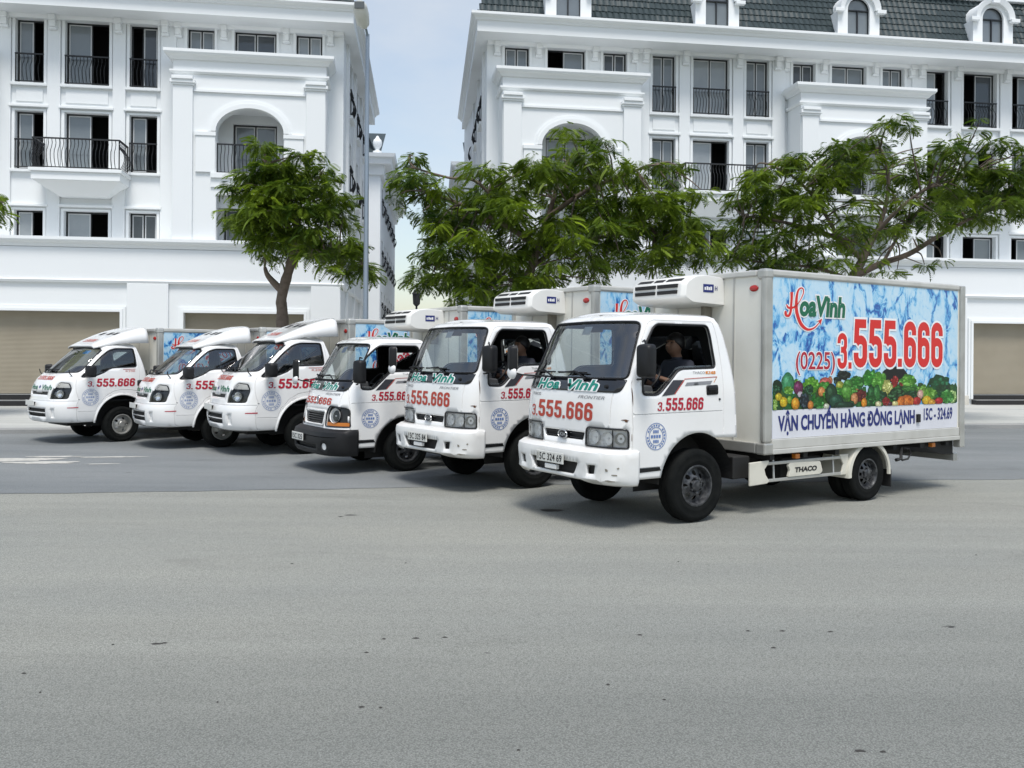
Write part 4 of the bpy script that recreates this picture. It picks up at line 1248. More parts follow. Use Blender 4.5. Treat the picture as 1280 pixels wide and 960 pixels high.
# ------------------------------------------------------------------ cab skin surface
class Surf:
    """cab or bumper skin: s runs round the plan (0 = front middle, + towards the driver's side), v up the profile"""
    def __init__(self, rows, n_exp=5.0, m_exp=2.0):
        self.r = np.array(rows, float)     # v, z, f (front x), b (half width), L (rear x), D (corner depth)
        v = self.r[:, 0]
        y = self.r[:, 1:]
        d = np.gradient(y, v, axis=0)
        self.v, self.y, self.d = v, y, d
        k = len(rows) // 3
        b0, D0, f0, L0 = self.r[k, 3], self.r[k, 5], self.r[k, 2], self.r[k, 4]
        t = np.linspace(0, 1, 400)
        eta = np.sin(t * PI / 2)
        xi = 1 - np.power(np.clip(1 - np.power(eta, n_exp), 0, 1), 1 / m_exp)
        # extra samples near the side
        xi2 = np.linspace(xi[-12], 1, 200); eta2 = np.power(np.clip(1 - np.power(1 - xi2, m_exp), 0, 1), 1 / n_exp)
        xi = np.concatenate([xi[:-12], xi2]); eta = np.concatenate([eta[:-12], eta2])
        ds = np.hypot(np.diff(xi) * D0, np.diff(eta) * b0)
        self.sa = np.concatenate([[0], np.cumsum(ds)]); self.xi, self.eta = xi, eta
        self.S1 = self.sa[-1]; self.SL = L0 - f0 - D0; self.S2 = self.S1 + self.SL
    def par(self, v):
        i = int(np.clip(np.searchsorted(self.v, v) - 1, 0, len(self.v) - 2))
        h = self.v[i + 1] - self.v[i]; t = (v - self.v[i]) / h
        h00 = 2 * t ** 3 - 3 * t * t + 1; h10 = t ** 3 - 2 * t * t + t; h01 = -2 * t ** 3 + 3 * t * t; h11 = t ** 3 - t * t
        return h00 * self.y[i] + h10 * h * self.d[i] + h01 * self.y[i + 1] + h11 * h * self.d[i + 1]
    def raw(self, s, v):
        z, f, b, L, D = self.par(v)
        a = abs(s)
        if a <= self.S1:
            xi = np.interp(a, self.sa, self.xi); eta = np.interp(a, self.sa, self.eta)
            x, y = f + D * xi, b * eta
        else:
            x, y = f + D + (a - self.S1) / self.SL * (L - f - D), b
        return np.array([x, -y if s >= 0 else y, z])
    def P(self, s, v, off=0.0):
        p = self.raw(s, v)
        if off == 0: return tuple(p)
        e = 2e-3
        a = self.raw(s + e, v) - self.raw(s - e, v)
        vv = min(max(v, self.v[0] + e), self.v[-1] - e)
        b = self.raw(s, vv + e) - self.raw(s, vv - e)
        n = np.cross(a, b); n /= (np.linalg.norm(n) or 1)
        return tuple(p + n * off)
    def sx(self, x, v):
        z, f, b, L, D = self.par(v)
        if x >= f + D: return self.S1 + (x - f - D) / (L - f - D) * self.SL
        return float(np.interp((x - f) / D, self.xi, self.sa))
    def sy(self, y, v):            # y local: negative = driver's side
        b = self.par(v)[2]
        return float(np.interp(abs(y) / b, self.eta, self.sa)) * (1 if y <= 0 else -1)
    def X(self, pts): return [(self.sx(x, z), z) for x, z in pts]
    def Yp(self, pts): return [(self.sy(y, z), z) for y, z in pts]
    def patch(self, name, outline, off=0.0, m=None, holes=(), grooves=(), grid=.05, smooth=True, **kw):
        v2, fs, dep = cdt(outline, holes, grooves, grid, **kw)
        return to_mesh(name, [self.P(s, v, off - d) for (s, v), d in zip(v2, dep)], fs, smooth, m, 32 if grooves else None)
    def line(self, pts, off, r, seg=6, closed=True, dens=.04):
        mb = MB(); mb.tube([self.P(s, v, off) for s, v in densify(pts, dens, closed)], r, seg, closed=closed)
        return mb
    def text(self, name, body, m, mapper, x0, x1, z0, z1, off=.004, **kw):
        v2, fs = fit_text(body, x0, x1, z0, z1, **kw)
        return to_mesh(name, [self.P(*mapper(a, b), off) for a, b in v2], fs, False, m)

def surf_num(S, name, body, m, mapper, x0, x1, z0, z1, off=.004, w=.17, grow=0.0, shear=0.0):
    V, Fc, Ly = num2d(body, x0, x1, z0, z1, w, grow, shear)
    return to_mesh(name, [S.P(*mapper(a, b), off + .0004 * l_) for (a, b), l_ in zip(V, Ly)], Fc, False, m)

def mirror(loop): return [(-s, v) for s, v in reversed(loop)]

class Kit:
    """a recorded set of parts that can be placed on several trucks, sharing mesh data"""
    def __init__(s): s.items = []
    def add(s, name, data, m=None, parent=None, smooth=False, bevel=0, solid=0, inner=None, loc=None, rot=None, label=None):
        me = data.mesh(name, smooth) if isinstance(data, MB) else data
        if m and len(me.materials) == 0: me.materials.append(MATS[m])
        if inner: me.materials.append(MATS[inner])
        s.items.append((name, me, parent, bevel, solid, bool(inner), loc, rot, label)); return len(s.items) - 1
    def place(s, root, dz=0.0):
        out = []
        for name, me, parent, bevel, solid, inner, loc, rot, label in s.items:
            o = obj(name, me, None, root if parent is None else out[parent], bevel=bevel)
            if solid:
                md = o.modifiers.new('solid', 'SOLIDIFY'); md.thickness = solid; md.offset = -1; md.use_even_offset = False
                if inner: md.material_offset = 1
            if loc: o.location = loc
            if dz and parent is None: o.location.z += dz
            if rot: o.rotation_euler = rot
            if label: o['label'] = label
            out.append(o)
        return out

def ell(cx, cz, rx, rz, n=28): return [(cx + rx * math.cos(2 * PI * k / n), cz + rz * math.sin(2 * PI * k / n)) for k in range(n)]

def wheel_meshes(r, w, rim_m, rim_r, holes):
    ty = MB()
    h = w / 2
    ty.lathe([(rim_r - .015, -h * .8), (rim_r + .01, -h * .95), (r * .66, -h * .985), (r * .67, -h * 1.0), (r * .70, -h * 1.0), (r * .71, -h * .99), (r * .84, -h * 1.02), (r * .86, -h * 1.04), (r * .88, -h * 1.02), (r * .93, -h * .98), (r * .975, -h * .86), (r, -h * .62)], lambda a, b, d: (a, d, b), 44)
    # tread: two circumferential grooves
    tp = []
    for y0, y1 in ((-.62, -.24), (-.2, .2), (.24, .62)): tp += [(r, h * y0), (r, h * y1), (r - .012, h * y1 + .002), (r - .012, h * y1 + .012)]
    ty.lathe(tp[:-2], lambda a, b, d: (a, d, b), 44)
    ty.lathe([(r, h * .62), (r * .975, h * .86), (r * .93, h * .98), (r * .84, h * 1.02), (rim_r + .01, h * .95), (rim_r - .015, h * .8)], lambda a, b, d: (a, d, b), 44)
    tm = ty.mesh('tyre', 55); tm.materials.append(MATS['tyre_rubber'])
    rm = MB()
    rm.lathe([(rim_r + .004, -h * .97), (rim_r - .012, -h * .99), (rim_r - .02, -h * .8), (rim_r * .86, -h * .55), (rim_r * .84, h * .3)], lambda a, b, d: (a, d, b), 36)
    # pierced disc
    loops = [ell(.60 * rim_r * math.cos(2 * PI * k / holes), .60 * rim_r * math.sin(2 * PI * k / holes), rim_r * .12, rim_r * .12, 12) for k in range(holes)]
    v2, fs, _ = cdt(ell(0, 0, rim_r * .87, rim_r * .87, 40), loops, grid=.03)
    def dish(a, b):
        q = math.hypot(a, b) / rim_r
        return -h * (.35 + .40 * math.exp(-((q - .40) / .2) ** 2) - .25 * max(0, .28 - q) / .28)
    rm.add([(a, dish(a, b), b) for a, b in v2], fs)
    rm.lathe([(0, -h * 1.0), (.045, -h * 1.0), (.058, -h * .9), (.06, -h * .4)], lambda a, b, d: (a, d, b), 16)
    for k in range(6):
        a = 2 * PI * (k + .5) / 6; rr = rim_r * .36
        rm.lathe([(0, -h * .97), (.012, -h * .97), (.014, -h * .6)], lambda p, q, d: (rr * math.cos(a) + p, d, rr * math.sin(a) + q), 6)
    rmm = rm.mesh('wheel', 35); rmm.materials.append(MATS[rim_m])
    return rmm, tm

def add_wheels(k, xf, xr, rf, rr, wf, wr, yf, yr, rim_m, holes):
    for (x, r, w, y) in ((xf, rf, wf, yf), (xr, rr, wr, yr)):
        rmm, tm = wheel_meshes(r, w, rim_m, r * .56, holes)
        for sgn in (-1, 1):
            i = k.add('wheel', rmm, loc=(x, sgn * y, r), rot=(0, 0, 0 if sgn < 0 else PI))
            k.add('tyre', tm, parent=i)
        if x == xr:
            for sgn in (-1, 1):
                i = k.add('wheel', rmm, loc=(x, sgn * (y - w - .03), r), rot=(0, 0, PI if sgn < 0 else 0))
                k.add('tyre', tm, parent=i)

def spoke_text(*a): pass

# shared pieces -------------------------------------------------------------
def mirror_housing(k, x, y, z, w=.17, h=.30, d=.10, rz=0.0):
    mb = MB()
    pr = rounded([(-w / 2, -h / 2), (w / 2, -h / 2), (w / 2, h / 2), (-w / 2, h / 2)], .05, 4)
    mb.prism([(a * .8, b * .88) for a, b in pr], lambda a, b, dd: (dd, a, b), -d * .5, -d * .3)
    mb2 = MB()
    n = len(pr); secs = [(-d * .5, .72, .82), (-d * .35, .92, .95), (d * .1, 1, 1), (d * .5, 1, 1)]
    for q, sx, sz in secs: mb2.v += [(q, a * sx, b * sz) for a, b in pr]
    for i in range(len(secs) - 1): mb2.f += [(i * n + j, i * n + (j + 1) % n, (i + 1) * n + (j + 1) % n, (i + 1) * n + j) for j in range(n)]
    mb2.f += [tuple(range(n)), tuple((len(secs) - 1) * n + j for j in range(n))]
    i = k.add('mirror', mb2, 'black_plastic', smooth=50, loc=(x, y, z), rot=(0, 0, rz))
    gl = MB(); gl.prism([(a * .88, b * .9) for a, b in pr], lambda a, b, dd: (dd, a, b), d * .5 + .001, d * .5 + .004)
    k.add('mirror_glass', gl, 'chrome', parent=i)
    return i

def seated_interior(k, dash, seat_x, wheel_c, floor_z, hw):
    x0, x1, z0, z1 = dash
    mb = MB()
    pr = [(x0, z0), (x1, z0), (x1 + .02, z0 + .1), (x1 - .04, z1), (x0 + .05, z1 + .02), (x0, z1 - .05)]
    mb.prism(pr, lambda a, b, d: (a, d, b), -hw + .05, hw - .05)
    mb.prism([(x1 - .25, z1), (x1 - .03, z1 - .01), (x1 - .04, z1 + .07), (x1 - .18, z1 + .09)], lambda a, b, d: (a, d, b), -.62, -.16)
    k.add('dashboard', mb, 'interior_grey', bevel=.015)
    mb = MB(); c = Vector(wheel_c); ti = R(38)
    ring = [c + Vector((.19 * math.sin(a) * -math.cos(PI / 2 - ti) * -1, .19 * math.cos(a), .19 * math.sin(a) * math.sin(PI / 2 - ti))) for a in [2 * PI * q / 28 for q in range(28)]]
    mb.tube(ring, .015, 7, closed=True)
    for q in (0, 9, 19): mb.tube([c, (c + ring[q]) / 2, ring[q]], .013, 6)
    mb.tube([c, c + Vector((-.25, 0, -.3))], .03, 8)
    k.add('steering_wheel', mb, 'black_plastic', smooth=50)
    for (yc, w) in ((-.42, .25), (.28, .40)):
        mb = MB()
        mb.prism(rounded([(seat_x - .32, floor_z + .12), (seat_x + .12, floor_z + .10), (seat_x + .12, floor_z + .24), (seat_x - .34, floor_z + .26)], .05), lambda a, b, d: (a, d, b), yc - w, yc + w)
        mb.prism(rounded([(seat_x + .06, floor_z + .2), (seat_x + .18, floor_z + .2), (seat_x + .23, floor_z + .60), (seat_x + .13, floor_z + .60)], .04), lambda a, b, d: (a, d, b), yc - w, yc + w)
        k.add('seat', mb, 'seat_fabric', bevel=.02)
    k.add('cab_floor', MB().box(x0, seat_x + .25, -hw + .04, hw - .04, floor_z - .03, floor_z), 'interior_dark')

def close_cab(k, S, v_end, rear_v0, rear_win, body_m):
    """roof loft and rear wall of a cab skin"""
    mb = MB()
    ss = list(np.linspace(0, S.S1, 22)[1:]) + list(np.linspace(S.S1, S.S2, 12)[1:])
    nk = 12
    for s in ss:
        a, c = np.array(S.P(s, v_end)), np.array(S.P(-s, v_end))
        wid = abs(a[1] - c[1])
        for j in range(nk + 1):
            t = j / nk
            p = a * (1 - t) + c * t
            p[2] += .055 * wid / 1.3 * (1 - (2 * t - 1) ** 2) * .75
            mb.v.append(tuple(p))
    for i in range(len(ss) - 1):
        for j in range(nk):
            a = i * (nk + 1) + j
            mb.f.append((a, a + nk + 1, a + nk + 2, a + 1))
    k.add('cab_roof', mb, body_m, smooth=60)
    hw = S.par(rear_v0)[2]
    outer = [(-hw, rear_v0), (hw, rear_v0), (hw, v_end), (-hw, v_end)]
    hole = rounded(rear_win, .06)
    v2, fs, _ = cdt(outer, [hole], grid=.12)
    def fn(y, v, o=0):
        z, f, b, L, D = S.par(v)
        return (L + o, y / hw * b, z)
    k.add('rear_wall', to_mesh('rear_wall', [fn(y, v) for y, v in v2], fs, False), body_m, solid=.03, inner='interior_dark')
    v2, fs, _ = cdt(hole)
    k.add('rear_window', to_mesh('rear_window', [fn(y, v, -.012) for y, v in v2], fs, False), 'windshield_glass')

def cab_common(kind):
    """sides, doors, glass shared by the two older cab fronts"""
    pass

def stamp(k, S, cx, cz, r, m='print_blue'):
    """round printed seal on the door"""
    def ringm(r0, r1, n=36):
        mb = MB()
        for q in range(n):
            a0, a1 = 2 * PI * q / n, 2 * PI * (q + 1) / n
            pts = [(cx + rr * math.cos(a), cz + rr * math.sin(a)) for rr, a in ((r0, a0), (r1, a0), (r1, a1), (r0, a1))]
            mb.quad(*[S.P(S.sx(x, z), z, .004) for x, z in pts])
        return mb
    mb = ringm(r * .95, r); b2 = ringm(r * .64, r * .69)
    mb.add(b2.v, b2.f)
    for q in range(22):                                     # lettering round the rim
        a = 2 * PI * q / 22
        if q % 7 == 3: continue
        w = .5
        pts = [(cx + rr * math.cos(aa), cz + rr * math.sin(aa)) for rr, aa in ((r * .75, a), (r * .88, a), (r * .88, a + .17 * w * 2), (r * .75, a + .17 * w * 2))]
        mb.quad(*[S.P(S.sx(x, z), z, .004) for x, z in pts])
    for j, (w, dz) in enumerate(((.28, .36), (.5, .0), (.28, -.36))):
        for q in range(4):
            x0 = cx - r * w + 2 * r * w * q / 4
            pts = [(x0, cz + r * (dz - .11)), (x0 + r * w * .38, cz + r * (dz - .11)), (x0 + r * w * .38, cz + r * (dz + .11)), (x0, cz + r * (dz + .11))]
            mb.quad(*[S.P(S.sx(x, z), z, .004) for x, z in pts])
    return k.add('door_seal', mb, m)

def ribbon(poly, fn, m_, k, name, parent=None):
    mb = MB(); mb.add([fn(a, b) for a, b in poly], [tuple(range(len(poly)))]); return k.add(name, mb, m_, parent=parent)
# ------------------------------------------------------------------ the two older cab types (wide lamps 'A', black bumper 'C')
def older_cab(kind):
    k = Kit()
    A = kind == 'A'
    # v, z, f, b, L, D
    if A:
        rows = [(.44, .44, .10, .85, 1.70, .24), (.62, .62, .085, .865, 1.70, .24), (.80, .80, .075, .87, 1.70, .24), (1.0, 1.0, .075, .87, 1.69, .24),
                (1.20, 1.20, .085, .87, 1.68, .24), (1.35, 1.35, .11, .865, 1.67, .24), (1.47, 1.47, .15, .855, 1.655, .25), (1.75, 1.75, .265, .82, 1.60, .26),
                (2.00, 2.00, .38, .78, 1.53, .27), (2.06, 2.055, .415, .765, 1.505, .27), (2.11, 2.10, .465, .735, 1.48, .27), (2.16, 2.128, .56, .67, 1.44, .25)]
        S = Surf(rows, 5.0)
    else:
        rows = [(.44, .44, .05, .80, 1.66, .30), (.62, .62, .04, .815, 1.66, .30), (.80, .80, .045, .82, 1.66, .30), (1.0, 1.0, .07, .82, 1.65, .30),
                (1.18, 1.18, .115, .82, 1.64, .30), (1.32, 1.32, .17, .815, 1.63, .30), (1.44, 1.44, .235, .805, 1.615, .30), (1.70, 1.70, .385, .775, 1.56, .30),
                (1.92, 1.92, .51, .735, 1.49, .30), (1.98, 1.975, .545, .72, 1.465, .30), (2.03, 2.02, .60, .69, 1.44, .30), (2.08, 2.045, .69, .62, 1.40, .27)]
        S = Surf(rows, 4.0)
    zo = 0 if A else -.08                     # the older one is a little lower
    vE = rows[-1][0]
    ws_b, ws_t = 1.475 + (0 if A else -.03), 2.045 + zo
    wc = .93 if A else .90
    e2s = lambda eta: float(np.interp(eta, S.eta, S.sa))
    shield = rounded([(-e2s(wc), ws_b), (0, ws_b - .012), (e2s(wc), ws_b), (e2s(wc - .015), ws_t), (0, ws_t + .015), (-e2s(wc - .015), ws_t)], [.06, .2, .06, .08, .2, .08], 5)
    wx = 0 if A else .03
    win = [(.395 + wx, 1.32), (.60, 1.315), (.87, 1.55), (.93, 1.572), (1.405, 1.585), (1.352, 2.02 + zo), (.66 + wx * 3, 2.02 + zo), (.60 + wx * 3, 1.985 + zo), (.475 + wx * 2, 1.80 + zo * .5), (.405 + wx, 1.55)]
    side = S.X(rounded(win, [.04, .06, .08, .06, .05, .05, .03, .05, .05, .05]))
    sideL = mirror(side)
    arch_c, arch_r = (1.14, .42), .50
    low = [(0, .58), (S.sx(.28, .58), .58), (S.sx(.30, .48), .49), (S.sx(.66, .49), .49)]
    a0 = math.asin((.49 - arch_c[1]) / arch_r)
    for q in range(21):
        a = PI - a0 - (PI - a0 - math.acos(.237 / .5)) * q / 20
        x, z = arch_c[0] + arch_r * math.cos(a), arch_c[1] + arch_r * math.sin(a)
        low.append((S.sx(x, z), z))
    low += [(S.S2 - .001, .85), (S.S2 - .001, vE)]
    outer = low + [(-s, v) for s, v in reversed(low)]
    holes = [shield, side, sideL]
    # lamps
    if A:
        lamp = [(e2s(.43), .795), (S.sx(.235, .80), .80), (S.sx(.235, .98), .982), (e2s(.44), .985)]
        lamp = rounded(lamp, [.02, .02, .05, .05])
        grille = rounded(S.Yp([(.33, .845), (-.33, .845), (-.36, .925), (.36, .925)]), .02)
    else:
        lamp = rounded([(e2s(.50), .79), (S.sx(.27, .79), .79), (S.sx(.27, 1.06), 1.05), (e2s(.56), 1.08), (e2s(.50), 1.0)], [.02, .02, .06, .07, .05])
        grille = rounded(S.Yp([(.35, .80), (-.35, .80), (-.39, 1.0), (.39, 1.0)]), .035)
    holes += [lamp, mirror(lamp), grille]
    xs = .275
    gr = []
    for sg in (1, -1):
        def G(pts): return [(sg * S.sx(x, z), z) for x, z in pts]
        gr.append(G([(xs, .60), (xs, 1.0), (xs, 1.3), (xs + .01, 1.44)]))
        gr.append(G([(1.50, .92), (1.50, 1.3), (1.49, 1.62), (1.43, 2.05 + zo)]))
        gr.append(G([(xs + .012, .60), (.62, .60)]))
        gr.append(G([(.36 + wx, 1.46), (.43 + wx * 2, 1.80 + zo), (.56 + wx * 3, 2.04 + zo), (.62 + wx * 3, 2.065 + zo), (1.42, 2.065 + zo)]))
        gr.append(G([(xs + .02, 1.125), (.8, 1.13), (1.48, 1.135)]))
        gr.append([(sg * e2s(.80), 1.03), (sg * e2s(.80), 1.18), (sg * e2s(.815), 1.31)])
    shell = S.patch('cab', outer, 0.0, 'cab_paint', holes, gr, grid=.055, groove_w=.0065, groove_d=.014)
    cab = k.add('cab', shell, solid=.035, inner='interior_dark')
    close_cab(k, S, vE, .85, [(-.55, 1.5), (.55, 1.5), (.5, 1.93 + zo), (-.5, 1.93 + zo)], 'cab_paint')
    k.add('windshield', S.patch('windshield', shield, -.012, 'windshield_glass'))
    # visible side window is wound down on the driver's side: only the far one carries glass, plus a small front vent glass
    k.add('side_window', S.patch('side_window', sideL, -.018, 'clear_glass'))
    for lp, nm in ((shield, 'windshield_seal'), (side, 'window_seal'), (sideL, 'window_seal')):
        k.add(nm, S.line(lp, -.004, .013), 'black_plastic', smooth=60)
    # glass of the driver's window, lowered: its top edge shows in the sill
    lowg = [(.44, 1.335), (.60, 1.33), (.87, 1.562), (.93, 1.582), (1.395, 1.595), (1.393, 1.612), (.92, 1.60), (.86, 1.58), (.59, 1.35), (.44, 1.355)]
    k.add('lowered_glass', S.patch('lowered_glass', S.X(lowg), -.02, 'side_glass'))
    # dark panel below the windscreen with the shop name
    pb, pt = (1.335, 1.462) if A else (1.285, 1.43)
    panel = rounded([(-e2s(wc - .03), pb), (e2s(wc - .03), pb), (e2s(wc), pt), (-e2s(wc), pt)], [.07, .07, .01, .01], 5)
    pn = k.add('front_panel', S.patch('front_panel', panel, .005, 'black_gloss'), solid=.006)
    fr_ = lambda a, z: (S.sy(-a, z), z)
    hz0, hz1 = (1.350, 1.446) if A else (1.30, 1.392)
    for body, x0, x1 in (('Hoa', -.53, -.14), ('Vinh', .02, .50)):
        if A:
            k.add('name_outline', S.text('name_outline', body, 'print_white', fr_, x0, x1, hz0, hz1, off=.010, offset=.10, shear=.22, cap_only='H'), parent=pn)
        else:
            k.add('name_outline', S.text('name_outline', body, 'print_white', fr_, x0, x1, hz0, hz1, off=.010, offset=.10, shear=.22, cap_only='H'), parent=pn)
        k.add('name_lettering', S.text('name_lettering', body, 'print_teal', fr_, x0, x1, hz0, hz1, off=.013, offset=.03, shear=.22, cap_only='H'), parent=pn)
    # big number and small maker lettering on the nose
    nz = (1.045, 1.225) if A else (1.085, 1.185)
    nm = 'print_orange_red'
    k.add('front_number', surf_num(S, 'front_number', '3.', nm, fr_, -.62, -.49, nz[0], nz[0] + .70 * (nz[1] - nz[0]), w=.13))
    k.add('front_number', surf_num(S, 'front_number', '555.666', nm, fr_, -.475, .475, nz[0], nz[1], w=.175))
    k.add('maker_lettering', S.text('maker_lettering', 'THACO', 'print_grey', fr_, -.63, -.45, nz[1] + .045, nz[1] + .075, offset=.02))
    k.add('model_lettering', S.text('model_lettering', 'FRONTIER', 'print_grey', fr_, .22, .62, nz[1] + .04, nz[1] + .072, offset=.0, shear=.3))
    # grille
    if A:
        gi = k.add('grille', S.patch('grille', grille, -.035, 'black_plastic'))
        fr2 = MB()
        for zz in (.865, .905):
            fr2.tube([S.P(S.sy(y, zz), zz, -.02) for y in np.linspace(-.345, .345, 15)], .006, 5)
        k.add('grille_bar', fr2, 'black_gloss', parent=gi)
        ec = .885
        em = MB(); ring = [S.P(S.sy(a, z), z, .012) for a, z in ell(0, ec, .075, .042, 26)]
        em.tube(ring, .008, 6, closed=True)
        ei = k.add('emblem', em, 'chrome', parent=gi, smooth=60)
        k.add('emblem_field', S.patch('emblem_field', S.Yp(ell(0, ec, .073, .040, 26))[::-1], .008, 'black_gloss'), parent=gi)
        k.add('emblem_lettering', S.text('emblem_lettering', 'KIA', 'chrome', fr_, -.048, .048, ec - .017, ec + .017, off=.012, offset=.03), parent=gi)
    else:
        gi = k.add('grille', S.patch('grille', grille, -.06, 'black_plastic'))
        for zz in (.835, .868, .90, .933, .966):
            mb = MB(); mb.tube([S.P(S.sy(y, zz), zz, -.02) for y in np.linspace(-.36, .36, 17)], .0085, 5)
            k.add('grille_bar', mb, 'black_gloss', parent=gi)
        k.add('grille_surround', S.line(grille, .004, .016), 'cab_paint', parent=gi, smooth=60)
        mb = MB(); mb.tube([S.P(S.sy(y, .985), .985, .0) for y in np.linspace(-.36, .36, 17)], .010, 6)
        k.add('grille_trim', mb, 'chrome', parent=gi)
        em = MB(); em.tube([S.P(S.sy(a, z), z, .010) for a, z in ell(0, 1.155, .045, .05, 22)], .007, 6, closed=True)
        ei = k.add('emblem', em, 'chrome', smooth=60)
        k.add('emblem_field', S.patch('emblem_field', S.Yp(ell(0, 1.155, .043, .048, 22))[::-1], .006, 'print_grey'), parent=ei)
    # headlights
    for sg in (1, -1):
        lp = lamp if sg > 0 else mirror(lamp)
        hi = k.add('headlight', S.patch('headlight', lp, -.040, 'reflector' if A else 'lamp_bezel'))
        k.add('lamp_bezel', S.line(lp, -.002, .010), 'lamp_bezel', parent=hi, smooth=60)
        wall = MB(); d = densify(lp, .05); n = len(d)
        for q in range(n):
            a, b = d[q], d[(q + 1) % n]
            wall.quad(S.P(*a, 0), S.P(*b, 0), S.P(*b, -.056), S.P(*a, -.056))
        k.add('lamp_housing', wall, 'lamp_bezel' if not A else 'reflector', parent=hi)
        s0, s1 = min(p[0] for p in lp), max(p[0] for p in lp)
        lerp = lambda t: (s0 + (s1 - s0) * t) if sg > 0 else (s1 + (s0 - s1) * t)
        bowls = ((.22, .89, .072), (.56, .885, .068)) if A else ((.42, .945, .105),)
        for t, zc, rr in bowls:
            c0 = np.array(S.P(lerp(t), zc, -.045)); c1 = np.array(S.P(lerp(t), zc, -.005)); nrm = (c1 - c0) / np.linalg.norm(c1 - c0)
            t1 = np.cross(nrm, [0, 0, 1.0]); t1 /= np.linalg.norm(t1); t2 = np.cross(t1, nrm)
            bw = MB(); bw.lathe([(rr, .038), (rr * .9, .012), (rr * .6, -.012), (rr * .25, -.024), (.0, -.026)], lambda a, b, h: tuple(c0 + t1 * a + t2 * b + nrm * h), 20)
            k.add('reflector_bowl', bw, 'reflector', parent=hi, smooth=60)
            bb = MB(); bb.lathe([(.014, -.02), (.014, .01), (.008, .022), (0, .024)], lambda a, b, h: tuple(c0 + t1 * a + t2 * b + nrm * h), 10)
            k.add('bulb', bb, 'print_white', parent=hi, smooth=60)
        if A:
            dv = MB(); dv.tube([S.P(lerp(.68), .80, -.012), S.P(lerp(.68), .89, -.012), S.P(lerp(.68), .98, -.012)], .006, 5)
            k.add('lamp_divider', dv, 'lamp_bezel', parent=hi)
            c0 = np.array(S.P(lerp(.84), .89, -.04)); c1 = np.array(S.P(lerp(.84), .89, 0)); nrm = (c1 - c0) / np.linalg.norm(c1 - c0)
            t1 = np.cross(nrm, [0, 0, 1.0]); t1 /= np.linalg.norm(t1); t2 = np.cross(t1, nrm)
            bw = MB(); bw.lathe([(.06, .03), (.045, .0), (.02, -.01), (.0, .02)], lambda a, b, h: tuple(c0 + t1 * a + t2 * b + nrm * h), 14)
            k.add('indicator_bowl', bw, 'rail_white', parent=hi, smooth=60)
            k.add('lens', S.patch('lens', lp, -.004, 'lens_glass'), parent=hi)
        else:
            am = [(lerp(.06), .80), (lerp(.97), .80), (lerp(.97), .85), (lerp(.06), .85)]
            if sg < 0: am = am[::-1]
            k.add('indicator', S.patch('indicator', am, -.012, 'amber'), parent=hi)
            cl = [(p[0], p[1]) for p in ell(lerp(.42), .96, .092, .10, 24)]
            if sg < 0: cl = cl
            k.add('lens', S.patch('lens', cl, -.008, 'lens_glass'), parent=hi)
    # bumper
    if A:
        B = Surf([(.43, .43, .03, .87, .335, .26), (.47, .46, -.035, .885, .335, .26), (.56, .55, -.05, .895, .335, .26), (.66, .66, -.06, .90, .335, .26), (.74, .74, -.055, .90, .335, .26),
                  (.78, .775, -.03, .89, .335, .26), (.82, .79, .06, .85, .335, .26)], 4.2)
        bo = [(0, .49), (B.sy(-.45, .49), .485), (B.sy(-.56, .44), .445), (B.sx(.12, .44), .432), (B.S2, .432), (B.S2, .82)]
        bo = bo + [(-s, v) for s, v in reversed(bo)]
        cen = rounded(B.Yp([(.34, .525), (-.34, .525), (-.42, .64), (.42, .64)]), .025)
        sm = rounded(B.Yp([(-.54, .55), (-.63, .555), (-.655, .635), (-.54, .63)]), .012)
        bm_ = k.add('bumper', B.patch('bumper', bo, 0, 'bumper_paint', [cen, sm, mirror(sm)], [[(B.sy(-.70, v), v) for v in (.45, .6, .76)]], grid=.05, groove_w=.003, groove_d=.004), solid=.03)
        k.add('air_opening', B.patch('air_opening', cen, -.05, 'under_black'), parent=bm_)
        for q in (sm, mirror(sm)): k.add('air_opening', B.patch('air_opening', q, -.04, 'under_black'), parent=bm_)
        mb = MB(); mb.box(-.095, -.05, -.10, .10, .535, .585); k.add('plate_bracket', mb, 'bumper_paint', parent=bm_, bevel=.008)
        # dents, scuffs
        rnd = random.Random(5)
        for (y, z, w, h) in ((-.79, .50, .05, .012), (-.83, .56, .035, .010), (-.77, .60, .02, .02), (-.86, .62, .012, .012)):
            pts = [(y + w * math.cos(2 * PI * q / 9) * rnd.uniform(.5, 1), z + h * math.sin(2 * PI * q / 9) * rnd.uniform(.4, 1)) for q in range(9)]
            sc = MB(); sc.add([B.P(B.sy(a, b), b, .003) for a, b in pts], [tuple(range(9))])
            k.add('scuff', sc, 'grime', parent=bm_)
        ps = (B, .035)
    else:
        B = Surf([(.37, .37, .00, .80, .38, .34), (.41, .40, -.07, .825, .38, .34), (.50, .50, -.10, .84, .38, .34), (.62, .62, -.105, .845, .38, .34), (.70, .70, -.09, .845, .38, .34),
                  (.75, .745, -.055, .835, .38, .34), (.79, .76, .05, .80, .38, .34)], 3.6)
        bo = [(-B.S2, .38), (B.S2, .38), (B.S2, .79), (-B.S2, .79)]
        sl = rounded(B.Yp([(.40, .47), (-.40, .47), (-.42, .53), (.42, .53)]), .015)
        fog = ell(B.sy(-.60, .52), .515, .055, .05, 20)
        bm_ = k.add('bumper', B.patch('bumper', bo, 0, 'black_plastic', [sl, fog, mirror(fog)], [[(B.sy(y, .645), .645) for y in np.linspace(.75, -.75, 21)]], grid=.055, groove_w=.006, groove_d=.012), solid=.03)
        k.add('air_opening', B.patch('air_opening', sl, -.05, 'under_black'), parent=bm_)
        for q in (fog, mirror(fog)): k.add('fog_lamp', B.patch('fog_lamp', q, -.015, 'reflector'), parent=bm_)
        ps = (B, .03)
